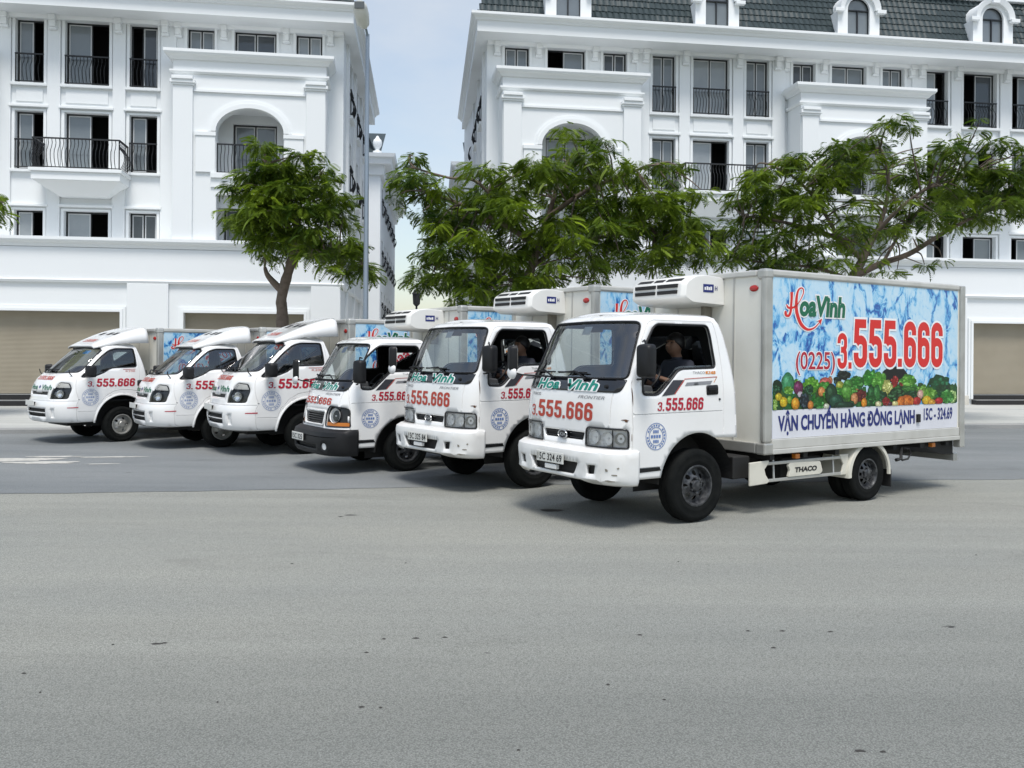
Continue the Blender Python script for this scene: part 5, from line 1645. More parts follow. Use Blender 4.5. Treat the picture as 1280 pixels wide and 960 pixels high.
    # side decals: stripes, number, seal, model
    sd = lambda x, z: (S.sx(x, z), z)
    n0, n1 = (1.135, 1.27) if A else (1.13, 1.25)
    k.add('door_number', surf_num(S, 'door_number', '3.', 'print_dark_red', sd, .575, .67, 1.155, 1.155 + .09, w=.14, shear=.12))
    k.add('door_number', surf_num(S, 'door_number', '555.666', 'print_dark_red', sd, .685, 1.20, 1.155, 1.28, w=.18, shear=.12))
    def poly(pts, m_, nm='stripe'): k.add(nm, S.patch(nm, S.X(pts), .004, m_, grid=.06))
    poly([(.64, 1.30), (.80, 1.315), (.94, 1.458), (.80, 1.458)], 'print_dark')
    poly([(.803, 1.316), (.818, 1.317), (.958, 1.458), (.943, 1.458)], 'print_orange_red', 'stripe_edge')
    poly([(.95, 1.464), (1.41, 1.484), (1.41, 1.491), (.955, 1.471)], 'print_orange_red', 'stripe_edge')
    poly([(.955, 1.398), (1.315, 1.412), (1.345, 1.448), (.985, 1.432)], 'print_grey')
    poly([(1.362, 1.43), (1.370, 1.43), (1.419, 1.490), (1.411, 1.489)], 'print_orange', 'stripe_edge')
    k.add('model_lettering', S.text('model_lettering', 'THACO', 'print_grey', sd, 1.075, 1.245, 1.518, 1.545))
    k.add('model_lettering', S.text('model_lettering', 'K165', 'print_orange', sd, 1.26, 1.395, 1.518, 1.546, offset=.05))
    stamp(k, S, .565, .905, .135)
    hb = S.patch('door_handle', rounded(S.X([(1.255, 1.30), (1.42, 1.305), (1.42, 1.405), (1.255, 1.40)]), .02), .006, 'black_plastic')
    hi = k.add('door_handle', hb, solid=.01)
    hp = MB(); hp.box(1.27, 1.40, -.895, -.87, 1.345, 1.385); k.add('handle_lever', hp, 'black_plastic', parent=hi, bevel=.008)
    kh = MB(); c = S.P(S.sx(1.44, 1.255), 1.255); kh.lathe([(.0, -.008), (.012, -.008), (.014, .01)], lambda a, b, h: (c[0] + a, c[1] + h, c[2] + b), 10); k.add('key_lock', kh, 'print_dark')
    st = S.patch('sill_trim', S.X([(.30, .555), (.64, .565), (.62, .60), (.30, .60)]), .004, 'black_plastic'); k.add('sill_trim', st)
    if A:
        rnd = random.Random(2)
        for (x, z, w, h) in ((.205, 1.075, .035, .008), (.215, 1.062, .018, .010), (.275, 1.30, .004, .10), (.262, .90, .004, .05)):
            pts = [(x + w * math.cos(2 * PI * q / 9) * rnd.uniform(.6, 1), z + h * math.sin(2 * PI * q / 9) * rnd.uniform(.5, 1)) for q in range(9)]
            ru = MB(); ru.add([S.P(S.sx(a, b), b, .003) for a, b in pts], [tuple(range(9))])
            k.add('rust_spot', ru, 'rust')
    # wipers
    for y0 in (.25, -.30):
        zb = ws_b - .02
        pts = [S.P(S.sy(y0, zb), zb, .02), S.P(S.sy(y0 + .20, ws_b + .05), ws_b + .05, .03), S.P(S.sy(y0 + .48, ws_b + .035), ws_b + .035, .025)]
        mb = MB(); mb.tube(pts, .010, 6)
        mb.tube([S.P(S.sy(y0 + t, ws_b + .045), ws_b + .045, .012) for t in (.02, .2, .38, .52)], .008, 5)
        k.add('wiper', mb, 'black_plastic')
    for y0 in (.55, -.05, -.62):
        c = np.array(S.P(S.sy(y0, pb + .06), pb + .06, .0))
        mb = MB(); mb.lathe([(.0, -.03), (.016, -.028), (.02, .0)], lambda a, b, h: (c[0] + h, c[1] + a, c[2] + b), 8); k.add('washer_nozzle', mb, 'black_plastic')
    # mirrors: driver's side by the window, far side on a long arm with a round wide-angle glass
    zm = 1.70 if A else 1.62
    mirror_housing(k, .31, -1.00, zm - .05, .17, .33, .11, R(18))
    mb = MB(); mb.tube([(.33, -.86, 1.47 + zo), (.31, -.95, 1.475 + zo), (.31, -1.0, 1.55 + zo)], .012, 6); k.add('mirror_arm', mb, 'black_plastic', smooth=60); mb = MB(); mb.tube([(.43, -.82, 1.84 + zo), (.34, -.95, 1.85 + zo), (.315, -1.0, 1.80 + zo)], .010, 6)
    k.add('mirror_arm', mb, 'black_plastic', smooth=60)
    if A or True:
        mb = MB(); mb.tube([(.30, .84, 1.47 + zo), (.20, .98, 1.475 + zo), (.16, 1.08, 1.50 + zo), (.16, 1.10, 1.72 + zo)], .011, 6)
        k.add('mirror_arm', mb, 'black_plastic', smooth=60)
        mb = MB(); mb.tube([S.P(S.sy(y_, ws_b - .006), ws_b - .006, .012) for y_ in np.linspace(-.70, .74, 19)] + [(.20, .97, 1.475 + zo)], .007, 5)
        k.add('mirror_stay', mb, 'black_plastic', smooth=60)
        mirror_housing(k, .15, 1.11, 1.66 + zo, .15, .30, .09, R(-20))
        c = (.13, 1.10, 1.50 + zo)
        mb = MB(); mb.lathe([(0, -.03), (.05, -.025), (.075, 0), (.078, .02)], lambda a, b, h: (c[0] + h, c[1] + a, c[2] + b), 18)
        wi = k.add('round_mirror', mb, 'print_white', smooth=60)
    # interior
    seated_interior(k, (.36, .66, 1.12, 1.40 + zo * .6), 1.30, (.83, -.40, 1.46 + zo), .92, .80)
    pp = MB(); pp.box(.40, .46, -.10, .22, 1.402 + zo * .6, 1.412 + zo * .6); pp.box(.47, .55, -.42, -.2, 1.402 + zo * .6, 1.41 + zo * .6); k.add('papers', pp, 'paper_white')
    stk = S.patch('inspection_sticker', S.Yp([(.08, ws_t - .12), (-.06, ws_t - .12), (-.06, ws_t - .03), (.08, ws_t - .03)]), -.02, 'paper_white' if A else 'paper_blue', grid=.05); k.add('inspection_sticker', stk)
    mb = MB(); mb.box(ws_x(S, ws_t) + .06, ws_x(S, ws_t) + .09, -.12, .12, ws_t - .10, ws_t - .04); k.add('rear_view_mirror', mb, 'black_plastic', bevel=.01)
    # wheel arch liners
    for sg in (-1, 1):
        mb = MB(); mb.lathe([(arch_r + .01, .45), (arch_r + .01, .845)], lambda a, b, h: (arch_c[0] + a, sg * h, arch_c[1] + b), 24, 0, PI)
        mb.box(.64, 1.64, sg * .44, sg * .45, .3, .92)
        k.add('arch_liner', mb, 'under_black')
    k.add('engine_cover', MB().box(.25, 1.55, -.46, .46, .40, .92), 'under_black')
    return k, S, ps

def ws_x(S, v): return S.par(v)[1]

# ------------------------------------------------------------------ the newer sloping cab
def newer_cab():
    k = Kit()
    rows = [(0.38, 0.38, 0.09, 0.8, 1.76, 0.46), (0.42, 0.415, 0.035, 0.825, 1.76, 0.46), (0.52, 0.52, 0.0, 0.85, 1.76, 0.46), (0.66, 0.66, -0.01, 0.86, 1.76, 0.46), (0.76, 0.76, 0.005, 0.862, 1.755, 0.46), (0.8, 0.8, 0.03, 0.862, 1.75, 0.46), (0.95, 0.95, 0.055, 0.86, 1.74, 0.46), (1.1, 1.1, 0.105, 0.855, 1.73, 0.46), (1.22, 1.22, 0.185, 0.845, 1.71, 0.46), (1.31, 1.31, 0.285, 0.835, 1.7, 0.45), (1.55, 1.55, 0.55, 0.8, 1.64, 0.4), (1.74, 1.74, 0.765, 0.75, 1.575, 0.36), (1.8, 1.795, 0.835, 0.73, 1.555, 0.34), (1.85, 1.835, 0.91, 0.69, 1.53, 0.32), (1.9, 1.86, 1.02, 0.61, 1.49, 0.28)]
    S = Surf(rows, 3.3)
    vE = 1.90
    e2s = lambda eta: float(np.interp(eta, S.eta, S.sa))
    shield = rounded([(-e2s(.90), 1.325), (0, 1.30), (e2s(.90), 1.325), (e2s(.885), 1.775), (0, 1.80), (-e2s(.885), 1.775)], [.07, .3, .07, .08, .3, .08], 5)
    win = [(.50, 1.235), (.72, 1.245), (.93, 1.325), (1.02, 1.39), (1.10, 1.41), (1.535, 1.42), (1.50, 1.775), (1.16, 1.775), (1.04, 1.74), (.86, 1.60)]
    side = S.X(rounded(win, [.04, .08, .1, .08, .06, .05, .04, .04, .08, .1]))
    sideL = mirror(side)
    ac, ar = (1.25, .40), .49
    low = [(0, .40), (S.sx(.30, .40), .40), (S.sx(.45, .41), .405), (S.sx(.765, .41), .41)]
    for q in range(21):
        a = PI * (1 - q / 20) * 1.0
        x, z = ac[0] + ar * math.cos(a), ac[1] + ar * math.sin(a)
        if z < .42: z = .42
        if x > 1.62: break
        low.append((S.sx(min(x, 1.84), z), z))
    low += [(S.S2 - .001, .70), (S.S2 - .001, vE)]
    outer = low + [(-s, v) for s, v in reversed(low)]
    lamp = rounded([(e2s(.56), .83), (e2s(.925), .835), (e2s(.95), 1.02), (e2s(.90), 1.13), (e2s(.70), 1.15), (e2s(.60), 1.02)], [.02, .04, .05, .05, .05, .06])
    upper = rounded(S.Yp([(.40, .905), (-.40, .905), (-.41, .965), (-.13, .965), (-.10, .945), (.10, .945), (.13, .965), (.41, .965)]), .012)
    lowgr = rounded(S.Yp([(.43, .50), (-.43, .50), (-.44, .655), (.44, .655)]), .02)
    fog = rounded(S.Yp([(-.575, .50), (-.635, .505), (-.645, .655), (-.575, .65)]), .02)
    gr = []
    for sg in (1, -1):
        def G(pts): return [(sg * S.sx(x, z), z) for x, z in pts]
        gr.append(G([(.46, .415), (.45, .80), (.445, 1.22)]))
        gr.append(G([(.455, .605), (.6, .602), (.75, .60)]))
        gr.append(G([(1.58, .80), (1.59, 1.2), (1.58, 1.43), (1.53, 1.80)]))
        gr.append(G([(.47, 1.25), (.83, 1.62), (1.03, 1.775), (1.15, 1.805), (1.53, 1.805)]))
        gr.append(G([(.765, .62), (.82, .75), (.94, .88), (1.09, .965), (1.26, .995), (1.42, .985), (1.57, .95)]))
        gr.append([(sg * s, .80) for s in (.0 if sg > 0 else .001, e2s(.5), e2s(.9), S.sx(.44, .80))])
        gr.append([(sg * e2s(.585), .84), (sg * e2s(.60), 1.0), (sg * e2s(.70), 1.22), (sg * e2s(.78), 1.285)])
    shell = S.patch('cab', outer, 0, 'cab_paint', [shield, side, sideL, lamp, mirror(lamp), upper, lowgr, fog, mirror(fog)], gr, grid=.055, groove_w=.0065, groove_d=.013)
    k.add('cab', shell, solid=.035, inner='interior_dark')
    close_cab(k, S, vE, .70, [(-.55, 1.40), (.55, 1.40), (.48, 1.72), (-.48, 1.72)], 'cab_paint')
    k.add('windshield', S.patch('windshield', shield, -.012, 'windshield_glass'))
    for lp in (side, sideL): k.add('side_window', S.patch('side_window', lp, -.016, 'side_glass'))
    for lp, nm in ((shield, 'windshield_seal'), (side, 'window_seal'), (sideL, 'window_seal')): k.add(nm, S.line(lp, -.004, .011), 'black_plastic', smooth=60)
    # flared wheel arch lip
    for sg in (1, -1):
        pts = [(S.sx(ac[0] + (ar + .012) * math.cos(a), ac[1] + (ar + .012) * math.sin(a)) * sg, ac[1] + (ar + .012) * math.sin(a)) for a in np.linspace(PI, .72, 22)]
        k.add('arch_lip', S.line(pts, .006, .020, closed=False), 'cab_paint', smooth=60)
    gi = k.add('grille', S.patch('grille', upper, -.03, 'black_plastic'))
    gj = k.add('lower_grille', S.patch('lower_grille', lowgr, -.05, 'under_black'))
    for zz in (.55, .578, .605): 
        mb = MB(); mb.tube([S.P(S.sy(y, zz), zz, -.015) for y in np.linspace(-.43, .43, 13)], .012 if zz == .578 else .007, 5); k.add('grille_bar', mb, 'cab_paint' if zz == .578 else 'black_plastic', parent=gj)
    for f_ in (fog, mirror(fog)): k.add('fog_lamp', S.patch('fog_lamp', f_, -.02, 'reflector'))
    for sg in (1, -1):
        lp = lamp if sg > 0 else mirror(lamp)
        hi = k.add('headlight', S.patch('headlight', lp, -.05, 'lamp_bezel'))
        wall = MB(); d = densify(lp, .05); n = len(d)
        for q in range(n):
            a, b = d[q], d[(q + 1) % n]
            wall.quad(S.P(*a, 0), S.P(*b, 0), S.P(*b, -.051), S.P(*a, -.051))
        k.add('lamp_housing', wall, 'lamp_bezel', parent=hi)
        for (eta, zc, rr) in ((.80, .93, .075), (.72, .925, .04), (.78, 1.07, .05)):
            sc_ = sg * e2s(eta)
            c0 = np.array(S.P(sc_, zc, -.03)); c1 = np.array(S.P(sc_, zc, 0)); nrm = (c1 - c0) / np.linalg.norm(c1 - c0)
            t1 = np.cross(nrm, [0, 0, 1.0]); t1 /= np.linalg.norm(t1); t2 = np.cross(t1, nrm)
            bw = MB(); bw.lathe([(rr, .02), (rr * .85, .005), (rr * .5, -.012), (.0, -.016)], lambda a, b, h: tuple(c0 + t1 * a + t2 * b + nrm * h), 18)
            k.add('reflector_bowl', bw, 'chrome', parent=hi, smooth=60)
        k.add('indicator', S.patch('indicator', rounded([(sg * e2s(q), z) for q, z in ((.68, 1.05), (.93, 1.04), (.88, 1.12), (.72, 1.135))][::sg], .02), -.012, 'rail_white'), parent=hi)
        k.add('lens', S.patch('lens', lp, -.004, 'lens_glass'), parent=hi)
    fr_ = lambda a, z: (S.sy(-a, z), z)
    sd = lambda x, z: (S.sx(x, z), z)
    for body, x0, x1 in (('Hoa', -.44, -.10), ('Vinh', .10, .48)): k.add('name_lettering', S.text('name_lettering', body, 'print_green', fr_, x0, x1, 1.0, 1.085, offset=.03, cap_only='H'))
    dm = MB(); dm.add([S.P(S.sy(-a, z), z, .004) for a, z in ((0, 1.01), (.045, 1.045), (0, 1.08), (-.045, 1.045))], [(0, 1, 2, 3)]); k.add('name_mark', dm, 'print_navy')
    k.add('front_number', surf_num(S, 'front_number', '3.555.666', 'print_orange_red', fr_, -.36, .36, 1.175, 1.245))
    k.add('door_number', surf_num(S, 'door_number', '3.', 'print_dark_red', sd, .60, .72, 1.06, 1.16, w=.14, shear=.15))
    k.add('door_number', surf_num(S, 'door_number', '555.666', 'print_dark_red', sd, .76, 1.48, 1.055, 1.205, w=.19, shear=.15))
    k.add('model_lettering', S.text('model_lettering', 'K200', 'print_orange_red', sd, 1.32, 1.50, 1.325, 1.36, offset=.0))
    k.add('pinstripe', S.patch('pinstripe', S.X([(1.27, 1.372), (1.51, 1.374), (1.51, 1.382), (1.27, 1.380)]), .004, 'print_dark_red'))
    stamp(k, S, .655, .865, .155, 'print_pale_blue')
    hi = k.add('door_handle', S.patch('door_handle', rounded(S.X([(1.535, 1.05), (1.645, 1.05), (1.65, 1.17), (1.535, 1.17)]), .03), .006, 'black_plastic'), solid=.01)
    k.add('side_marker', S.patch('side_marker', S.X([(.26, .672), (.44, .672), (.44, .69), (.26, .684)]), .004, 'print_dark_red'))
    for y0 in (.30, -.25):
        pts = [S.P(S.sy(y0, 1.30), 1.30, .01), S.P(S.sy(y0 + .18, 1.355), 1.355, .03), S.P(S.sy(y0 + .44, 1.35), 1.35, .022)]
        mb = MB(); mb.tube(pts, .011, 6); mb.tube([S.P(S.sy(y0 + t, 1.36), 1.36, .012) for t in (.0, .2, .4, .5)], .009, 5); k.add('wiper', mb, 'black_plastic')
    for y0 in (.72, -.72):
        mb = MB(); c = S.P(S.sy(y0, 1.25), 1.25); mb.tube([c, (c[0] - .05, c[1], c[2] + .06), (c[0] - .06, c[1] * 1.01, c[2] + .12)], .009, 5); k.add('antenna_hook', mb, 'black_plastic')
    mirror_housing(k, .60, -.99, 1.345, .19, .22, .12, R(15))
    mb = MB(); mb.tube([(.63, -.83, 1.28), (.61, -.93, 1.285)], .022, 6); k.add('mirror_arm', mb, 'black_plastic')
    mirror_housing(k, .58, .99, 1.345, .19, .22, .12, R(-15))
    mb = MB(); mb.tube([(.63, .83, 1.28), (.60, .93, 1.285)], .022, 6); k.add('mirror_arm', mb, 'black_plastic')
    vent = S.patch('pillar_vent', S.X([(.82, 1.655), (.93, 1.745), (.945, 1.74), (.85, 1.65)]), .004, 'black_plastic'); k.add('pillar_vent', vent)
    seated_interior(k, (.50, .82, 1.0, 1.24), 1.30, (.96, -.40, 1.28), .80, .78)
    stk = S.patch('inspection_sticker', S.Yp([(-.30, 1.68), (-.48, 1.68), (-.48, 1.745), (-.30, 1.745)]), -.02, 'paper_blue', grid=.05); k.add('inspection_sticker', stk)
    for sg in (-1, 1):
        mb = MB(); mb.lathe([(ar + .01, .45), (ar + .01, .82)], lambda a, b, h: (ac[0] + a, sg * h, ac[1] + b), 24, 0, PI); mb.box(.76, 1.72, sg * .44, sg * .45, .3, .90); k.add('arch_liner', mb, 'under_black')
    k.add('engine_cover', MB().box(.40, 1.60, -.46, .46, .32, .78), 'under_black')
    # wind deflector on the roof
    def dtop(u): return 1.822 + .35 * (1 - (1 - u) ** 1.45)
    df = MB(); nx, ny = 18, 20
    for i in range(nx + 1):
        u = i / nx
        x = .80 + 1.0 * u
        w = .60 + .16 * min(1, u * 1.6)
        zb = 1.775 + .085 * min(1, u * 2.2) + .03 * u
        for j in range(ny + 1):
            q = -1 + 2 * j / ny
            e = abs(q) ** 9
            yy = w * math.copysign(1 - (1 - abs(q)) ** 1.35, q)
            scoop = .03 * math.sin(PI * min(1, max(0, (abs(q) - .75) / .25))) * u
            df.v.append((x, -yy * (1 - scoop), dtop(u) * (1 - e) + zb * e + .035 * (1 - q * q) * u))
    for i in range(nx):
        for j in range(ny):
            a = i * (ny + 1) + j; df.f.append((a, a + 1, a + ny + 2, a + ny + 1))
    di = k.add('wind_deflector', df, 'cab_paint', smooth=60, solid=.02)
    for (ya, yb) in ((-.50, -.36), (-.26, -.10), (.10, .26)):
        u0_, u1_ = .44, .56
        ht = lambda u, y: dtop(u) + .035 * (1 - (y / .76) ** 2) * u + .004
        sl = MB(); sl.add([(.80 + 1.0 * u0_, ya, ht(u0_, ya)), (.80 + 1.0 * u0_, yb, ht(u0_, yb)), (.80 + 1.0 * u1_, yb, ht(u1_, yb)), (.80 + 1.0 * u1_, ya, ht(u1_, ya))], [(0, 1, 2, 3)]); k.add('deflector_slot', sl, 'under_black', parent=di)
    V, Fc, Ly = num2d('3.555.666', -.26, .26, .14, .24, .15)
    k.add('deflector_number', to_mesh('deflector_number', [(.80 + 1.0 * c_, -a_, ht(c_, a_) + .004 + .0004 * l_) for (a_, c_), l_ in zip(V, Ly)], Fc, False, 'print_orange_red'), parent=di)
    return k, S, (S, .03)
# ------------------------------------------------------------------ refrigerated box, chassis, poster
def box_kit(x0, x1, zb, zt, hw, unit, xf, xr, rr, old):
    k = Kit()
    bx = MB(); bx.box(x0 + .03, x1 - .03, -hw + .02, hw - .02, zb + .03, zt - .03)
    b = k.add('cargo_box', bx, 'box_white')
    pw = .12                                   # corner post width
    for sy in (-1, 1):
        mb = MB(); mb.box(x0, x0 + pw, sy * hw, sy * (hw - .075), zb + .12, zt - .065)
        k.add('corner_post', mb, 'aluminium', parent=b, bevel=.025)
        mb = MB(); mb.box(x1 - .07, x1 + .03, sy * (hw + .015), sy * (hw - .09), zb - .10, zt - .01)
        k.add('rear_post', mb, 'aluminium', parent=b, bevel=.012)
        mb = MB()
        mb.box(x0 + pw + .001, x1 - .071, sy * hw, sy * (hw - .07), zb + .055, zb + .16)
        mb.box(x0 + pw + .001, x1 - .071, sy * (hw + .012), sy * (hw - .06), zb, zb + .054)
        k.add('bottom_rail', mb, 'rail_white', parent=b, bevel=.008)
        mb = MB(); mb.box(x0 + .10, x1 - .071, sy * hw, sy * (hw - .08), zt - .075, zt)
        k.add('top_rail', mb, 'rail_white', parent=b, bevel=.02)
        mb = MB(); mb.box(x0 - .006, x0 + .135, sy * (hw + .006), sy * (hw - .13), zt - .11, zt + .006)
        k.add('corner_casting', mb, 'aluminium', parent=b, bevel=.03)
        mb = MB(); mb.box(x0 - .006, x0 + .135, sy * (hw + .006), sy * (hw - .13), zb - .004, zb + .125)
        k.add('corner_casting', mb, 'aluminium', parent=b, bevel=.02)
        c = (x0 + .028, sy * (hw - .19), zt - .20)
        mb = MB(); mb.lathe([(0, -.018), (.03, -.016), (.048, -.008), (.052, 0)], lambda a, q, h: (c[0] + h, c[1] + a * 1.25, c[2] + q * .7), 16)
        k.add('marker_lamp', mb, 'red_lamp', smooth=60)
        for xx in (x0 + .55, x1 - .6):
            mb = MB(); mb.box(xx, xx + .07, sy * (hw - .04), sy * (hw - .10), zb - .075, zb - .02); k.add('side_marker', mb, 'amber', bevel=.008)
    mb = MB(); mb.box(x0 + .0, x0 + .06, -hw + .135, hw - .135, zt - .07, zt - .005); k.add('front_rail', mb, 'rail_white', parent=b, bevel=.015)
    mb = MB(); mb.box(x0 + .0, x0 + .06, -hw + .135, hw - .135, zb + .005, zb + .12); k.add('front_rail', mb, 'aluminium', parent=b, bevel=.01)
    # front face panel joints
    for y in (-.45, 0.0, .45):
        mb = MB(); mb.box(x0 + .024, x0 + .0299, y - .012, y + .012, zb + .12, zt - .07); k.add('panel_joint', mb, 'rail_white', parent=b)
    # rear doors
    for sy in (-1, 1):
        mb = MB(); mb.box(x1 - .029, x1 + .004, sy * .01, sy * (hw - .10), zb + .06, zt - .06); d = k.add('rear_door', mb, 'box_white', bevel=.008)
        mb = MB(); mb.tube([(x1 + .03, sy * .2, zb + .1), (x1 + .03, sy * .2, zt - .1)], .014, 6); k.add('locking_bar', mb, 'aluminium', parent=d)
    if unit:
        u0, u1, uz0, uz1, uw = x0 - .60, x0 + .028, zt - .36, zt - .03, .30
        pr = rounded([(u0, uz0 + .06), (u0 + .12, uz0), (u1, uz0 - .02), (u1, uz1 - .02), (u1 - .28, uz1 + .0), (u0 + .16, uz1 - .02), (u0 + .02, uz1 - .10)], [.03, .04, .0, .02, .06, .04, .04], 4)
        mb = MB()
        n = len(pr)
        ue = .60
        for (y, s_) in ((-uw, .90), (-uw + .05, 1.0), (ue - .05, 1.0), (ue, .90)):
            cx, cz = (u0 + u1) / 2 + .1, (uz0 + uz1) / 2
            mb.v += [(cx + (a - cx) * s_ if a < u1 - .001 else a, y, cz + (c - cz) * s_) for a, c in pr]
        for i in range(3): mb.f += [(i * n + j, i * n + (j + 1) % n, (i + 1) * n + (j + 1) % n, (i + 1) * n + j) for j in range(n)]
        mb.f += [tuple(range(n)), tuple(3 * n + j for j in range(n))]
        ui = k.add('refrigeration_unit', mb, 'unit_white', smooth=35)
        for (ya, yb) in ((-.20, .12), (.16, .50)):
            for (za, zb_) in ((uz0 + .105, uz0 + .145), (uz0 + .175, uz0 + .215)):
                v = MB(); v.box(u0 - .004, u0 + .03, ya, yb, za, zb_); k.add('vent', v, 'under_black', parent=ui)
        for (ya, yb) in ((-.22, .04), (.08, .24), (.28, .52)):
            v = MB(); v.add([(u0 + .05, ya, uz1 - .079), (u0 + .05, yb, uz1 - .079), (u0 + .10, yb, uz1 - .048), (u0 + .10, ya, uz1 - .048)], [(0, 1, 2, 3)]); k.add('vent', v, 'under_black', parent=ui)
        stx = MB(); stx.box(u0 + .30, u0 + .46, -uw - .004, -uw - .002, uz0 + .13, uz0 + .22); sti = k.add('sticker', stx, 'print_navy', parent=ui)
        fnS = lambda a, c: (a, -uw - .006, c)
        for q, (a_, b_) in enumerate(((.318, .338), (.348, .372), (.378, .402), (.408, .432))):
            sb = MB(); sb.box(u0 + a_, u0 + b_, -uw - .006, -uw - .0045, uz0 + .155, uz0 + (.195 if q % 2 else .188)); k.add('sticker_mark', sb, 'print_white', parent=ui)
        v2, fs = fit_text('H', u0 + .48, u0 + .515, uz0 + .155, uz0 + .20, offset=.02)
        k.add('sticker_lettering', to_mesh('sticker_lettering', [fnS(a, c) for a, c in v2], fs, False, 'print_navy'), parent=ui)
        mb = MB(); mb.box(x0 - .10, x0 + .02, -.12, -.06, uz0 - .22, uz0 - .005); k.add('unit_bracket', mb, 'grime', bevel=.01)
    # chassis
    ch = MB()
    for sy in (-1, 1):
        ch.box(.4, x1 - .05, sy * .30, sy * .38, zb - .20, zb - .04)
    for xx in np.arange(x0 + .15, x1 - .1, .55): ch.box(xx, xx + .07, -hw + .06, hw - .06, zb - .07, zb - .005)
    ch.box(xr - .06, xr + .06, -.6, .6, rr - .06, rr + .06); ch.box(xf - .05, xf + .05, -.6, .6, rr - .02, rr + .08)
    ch.lathe([(0, -.16), (.1, -.14), (.15, 0), (.1, .14), (0, .16)], lambda a, q, h: (xr + a, h, rr + q), 14)
    ch.tube([(1.2, .1, .42), (2.5, .05, .40), (xr, 0, rr)], .045, 8)
    ch.box(x0 + .1, x0 + .75, .42, .80, .32, .56)
    k.add('chassis', ch, 'under_black')
    ft = MB(); ft.prism(rounded([(x0 + .5, .30), (x0 + 1.2, .30), (x0 + 1.2, .56), (x0 + .5, .56)], .05), lambda a, c, d: (a, d, c), -.72, -.42); k.add('fuel_tank', ft, 'under_black', bevel=.01)
    bt = MB(); bt.box(x0 - .28, x0 - .02, -.74, -.42, .38, .62); k.add('battery_box', bt, 'under_black', bevel=.012)
    # side guard, mudguards, flaps
    ya = -hw + .03
    for sy in (-1, 1):
        y0, y1 = sorted((sy * (hw - .05), sy * (hw - .075)))
        g0, g1, g2, g3 = x0 - .17, x0 + .14, xr - .52, xr - .36
        gd = MB()
        gd.prism([(g0, .315), (g0 + .27, .325), (g1, .35), (g1 - .06, .42), (g1 - .08, .48), (g1 - .01, .55), (g1 - .01, .575), (g0, .565)], lambda a, c, d: (a, d, c), y0, y1)
        gi = k.add('side_guard', gd, 'guard_cream', bevel=.008)
        g = MB(); g.prism([(g2 + .02, .335), (g3, .335), (g3, .575), (g2, .575), (g2 + .03, .52), (g2 + .07, .46), (g2 + .05, .40)], lambda a, c, d: (a, d, c), y0, y1); k.add('guard_panel', g, 'guard_cream', parent=gi, bevel=.008)
        for z in (.355, .54):
            g = MB(); g.box(g1 - .03, g2 + .06, y0 + .004, y1 - .004, z - .017, z + .017); k.add('guard_rail', g, 'aluminium', parent=gi, bevel=.005)
        mx_ = (g1 + g2) / 2
        g = MB(); g.prism(rounded([(mx_ - .30, .375), (mx_ + .24, .375), (mx_ + .28, .41), (mx_ + .24, .52), (mx_ - .26, .53), (mx_ - .30, .50), (mx_ - .27, .45)], .015), lambda a, c, d: (a, d, c), y0 - .008 * (sy < 0), y1 + .008 * (sy > 0)); gp = k.add('guard_plate', g, 'guard_cream', parent=gi, bevel=.006)
        for xx in (g1 + .12, g2 - .05):
            g = MB(); g.tube([(xx, sy * (hw - .1), .36), (xx + .03, sy * (hw - .14), .62)], .014, 6); k.add('guard_strut', g, 'aluminium', parent=gi)
        if sy < 0:
            v2, fs = fit_text('THACO', mx_ - .19, mx_ + .17, .425, .475, offset=.045, shear=.1)
            k.add('plate_lettering', to_mesh('plate_lettering', [(a, y0 - .012, c) for a, c in v2], fs, False, 'print_black'), parent=gi)
        # mudguard
        mg = MB(); R0 = rr + .085
        o_, i_ = sy * (hw - .015), sy * (hw - .42)
        mg.lathe([(R0, i_), (R0, o_ - sy * .012), (R0 - .008, o_), (R0 - .05, o_ + sy * .004), (R0 - .055, o_ - sy * .02)], lambda p_, q_, h_: (xr + p_, h_, rr + q_), 26, -.06, PI + .06)
        k.add('mudguard', mg, 'guard_cream', smooth=50)
        mf = MB(); mf.box(xr + R0 - .005, xr + R0 + .012, sy * (hw - .02), sy * (hw - .40), .14, rr + .03); k.add('mud_flap', mf, 'under_black')
    # hook and rear under-run
    mb = MB(); mb.tube([(xr + .62, -hw + .03, zb - .04), (xr + .62, -hw + .03, zb - .18), (xr + .52, -hw + .03, zb - .19)], .022, 6)
    mb.tube([(xr + .66, -hw + .03, zb - .05), (xr + .78, -hw + .03, zb - .07), (xr + .82, -hw + .03, zb - .13), (xr + .76, -hw + .03, zb - .19), (xr + .64, -hw + .03, zb - .20)], .012, 6); k.add('rope_hook', mb, 'under_black', smooth=60)
    mb = MB(); mb.prism([(x1 - .85, zb - .01), (x1 - .02, zb - .01), (x1 - .02, zb - .20), (x1 - .25, zb - .19), (x1 - .75, zb - .05)], lambda a, c, d: (a, d, c), -hw + .12, hw - .12); k.add('rear_valance', mb, 'under_black')
    mb = MB(); mb.box(x1 - .03, x1 + .06, -hw + .1, hw - .1, .36, .46); mb.box(x1 - .03, x1 + .02, -.4, -.32, .46, zb - .1); mb.box(x1 - .03, x1 + .02, .32, .4, .46, zb - .1); k.add('rear_bumper', mb, 'aluminium', bevel=.008)
    return k

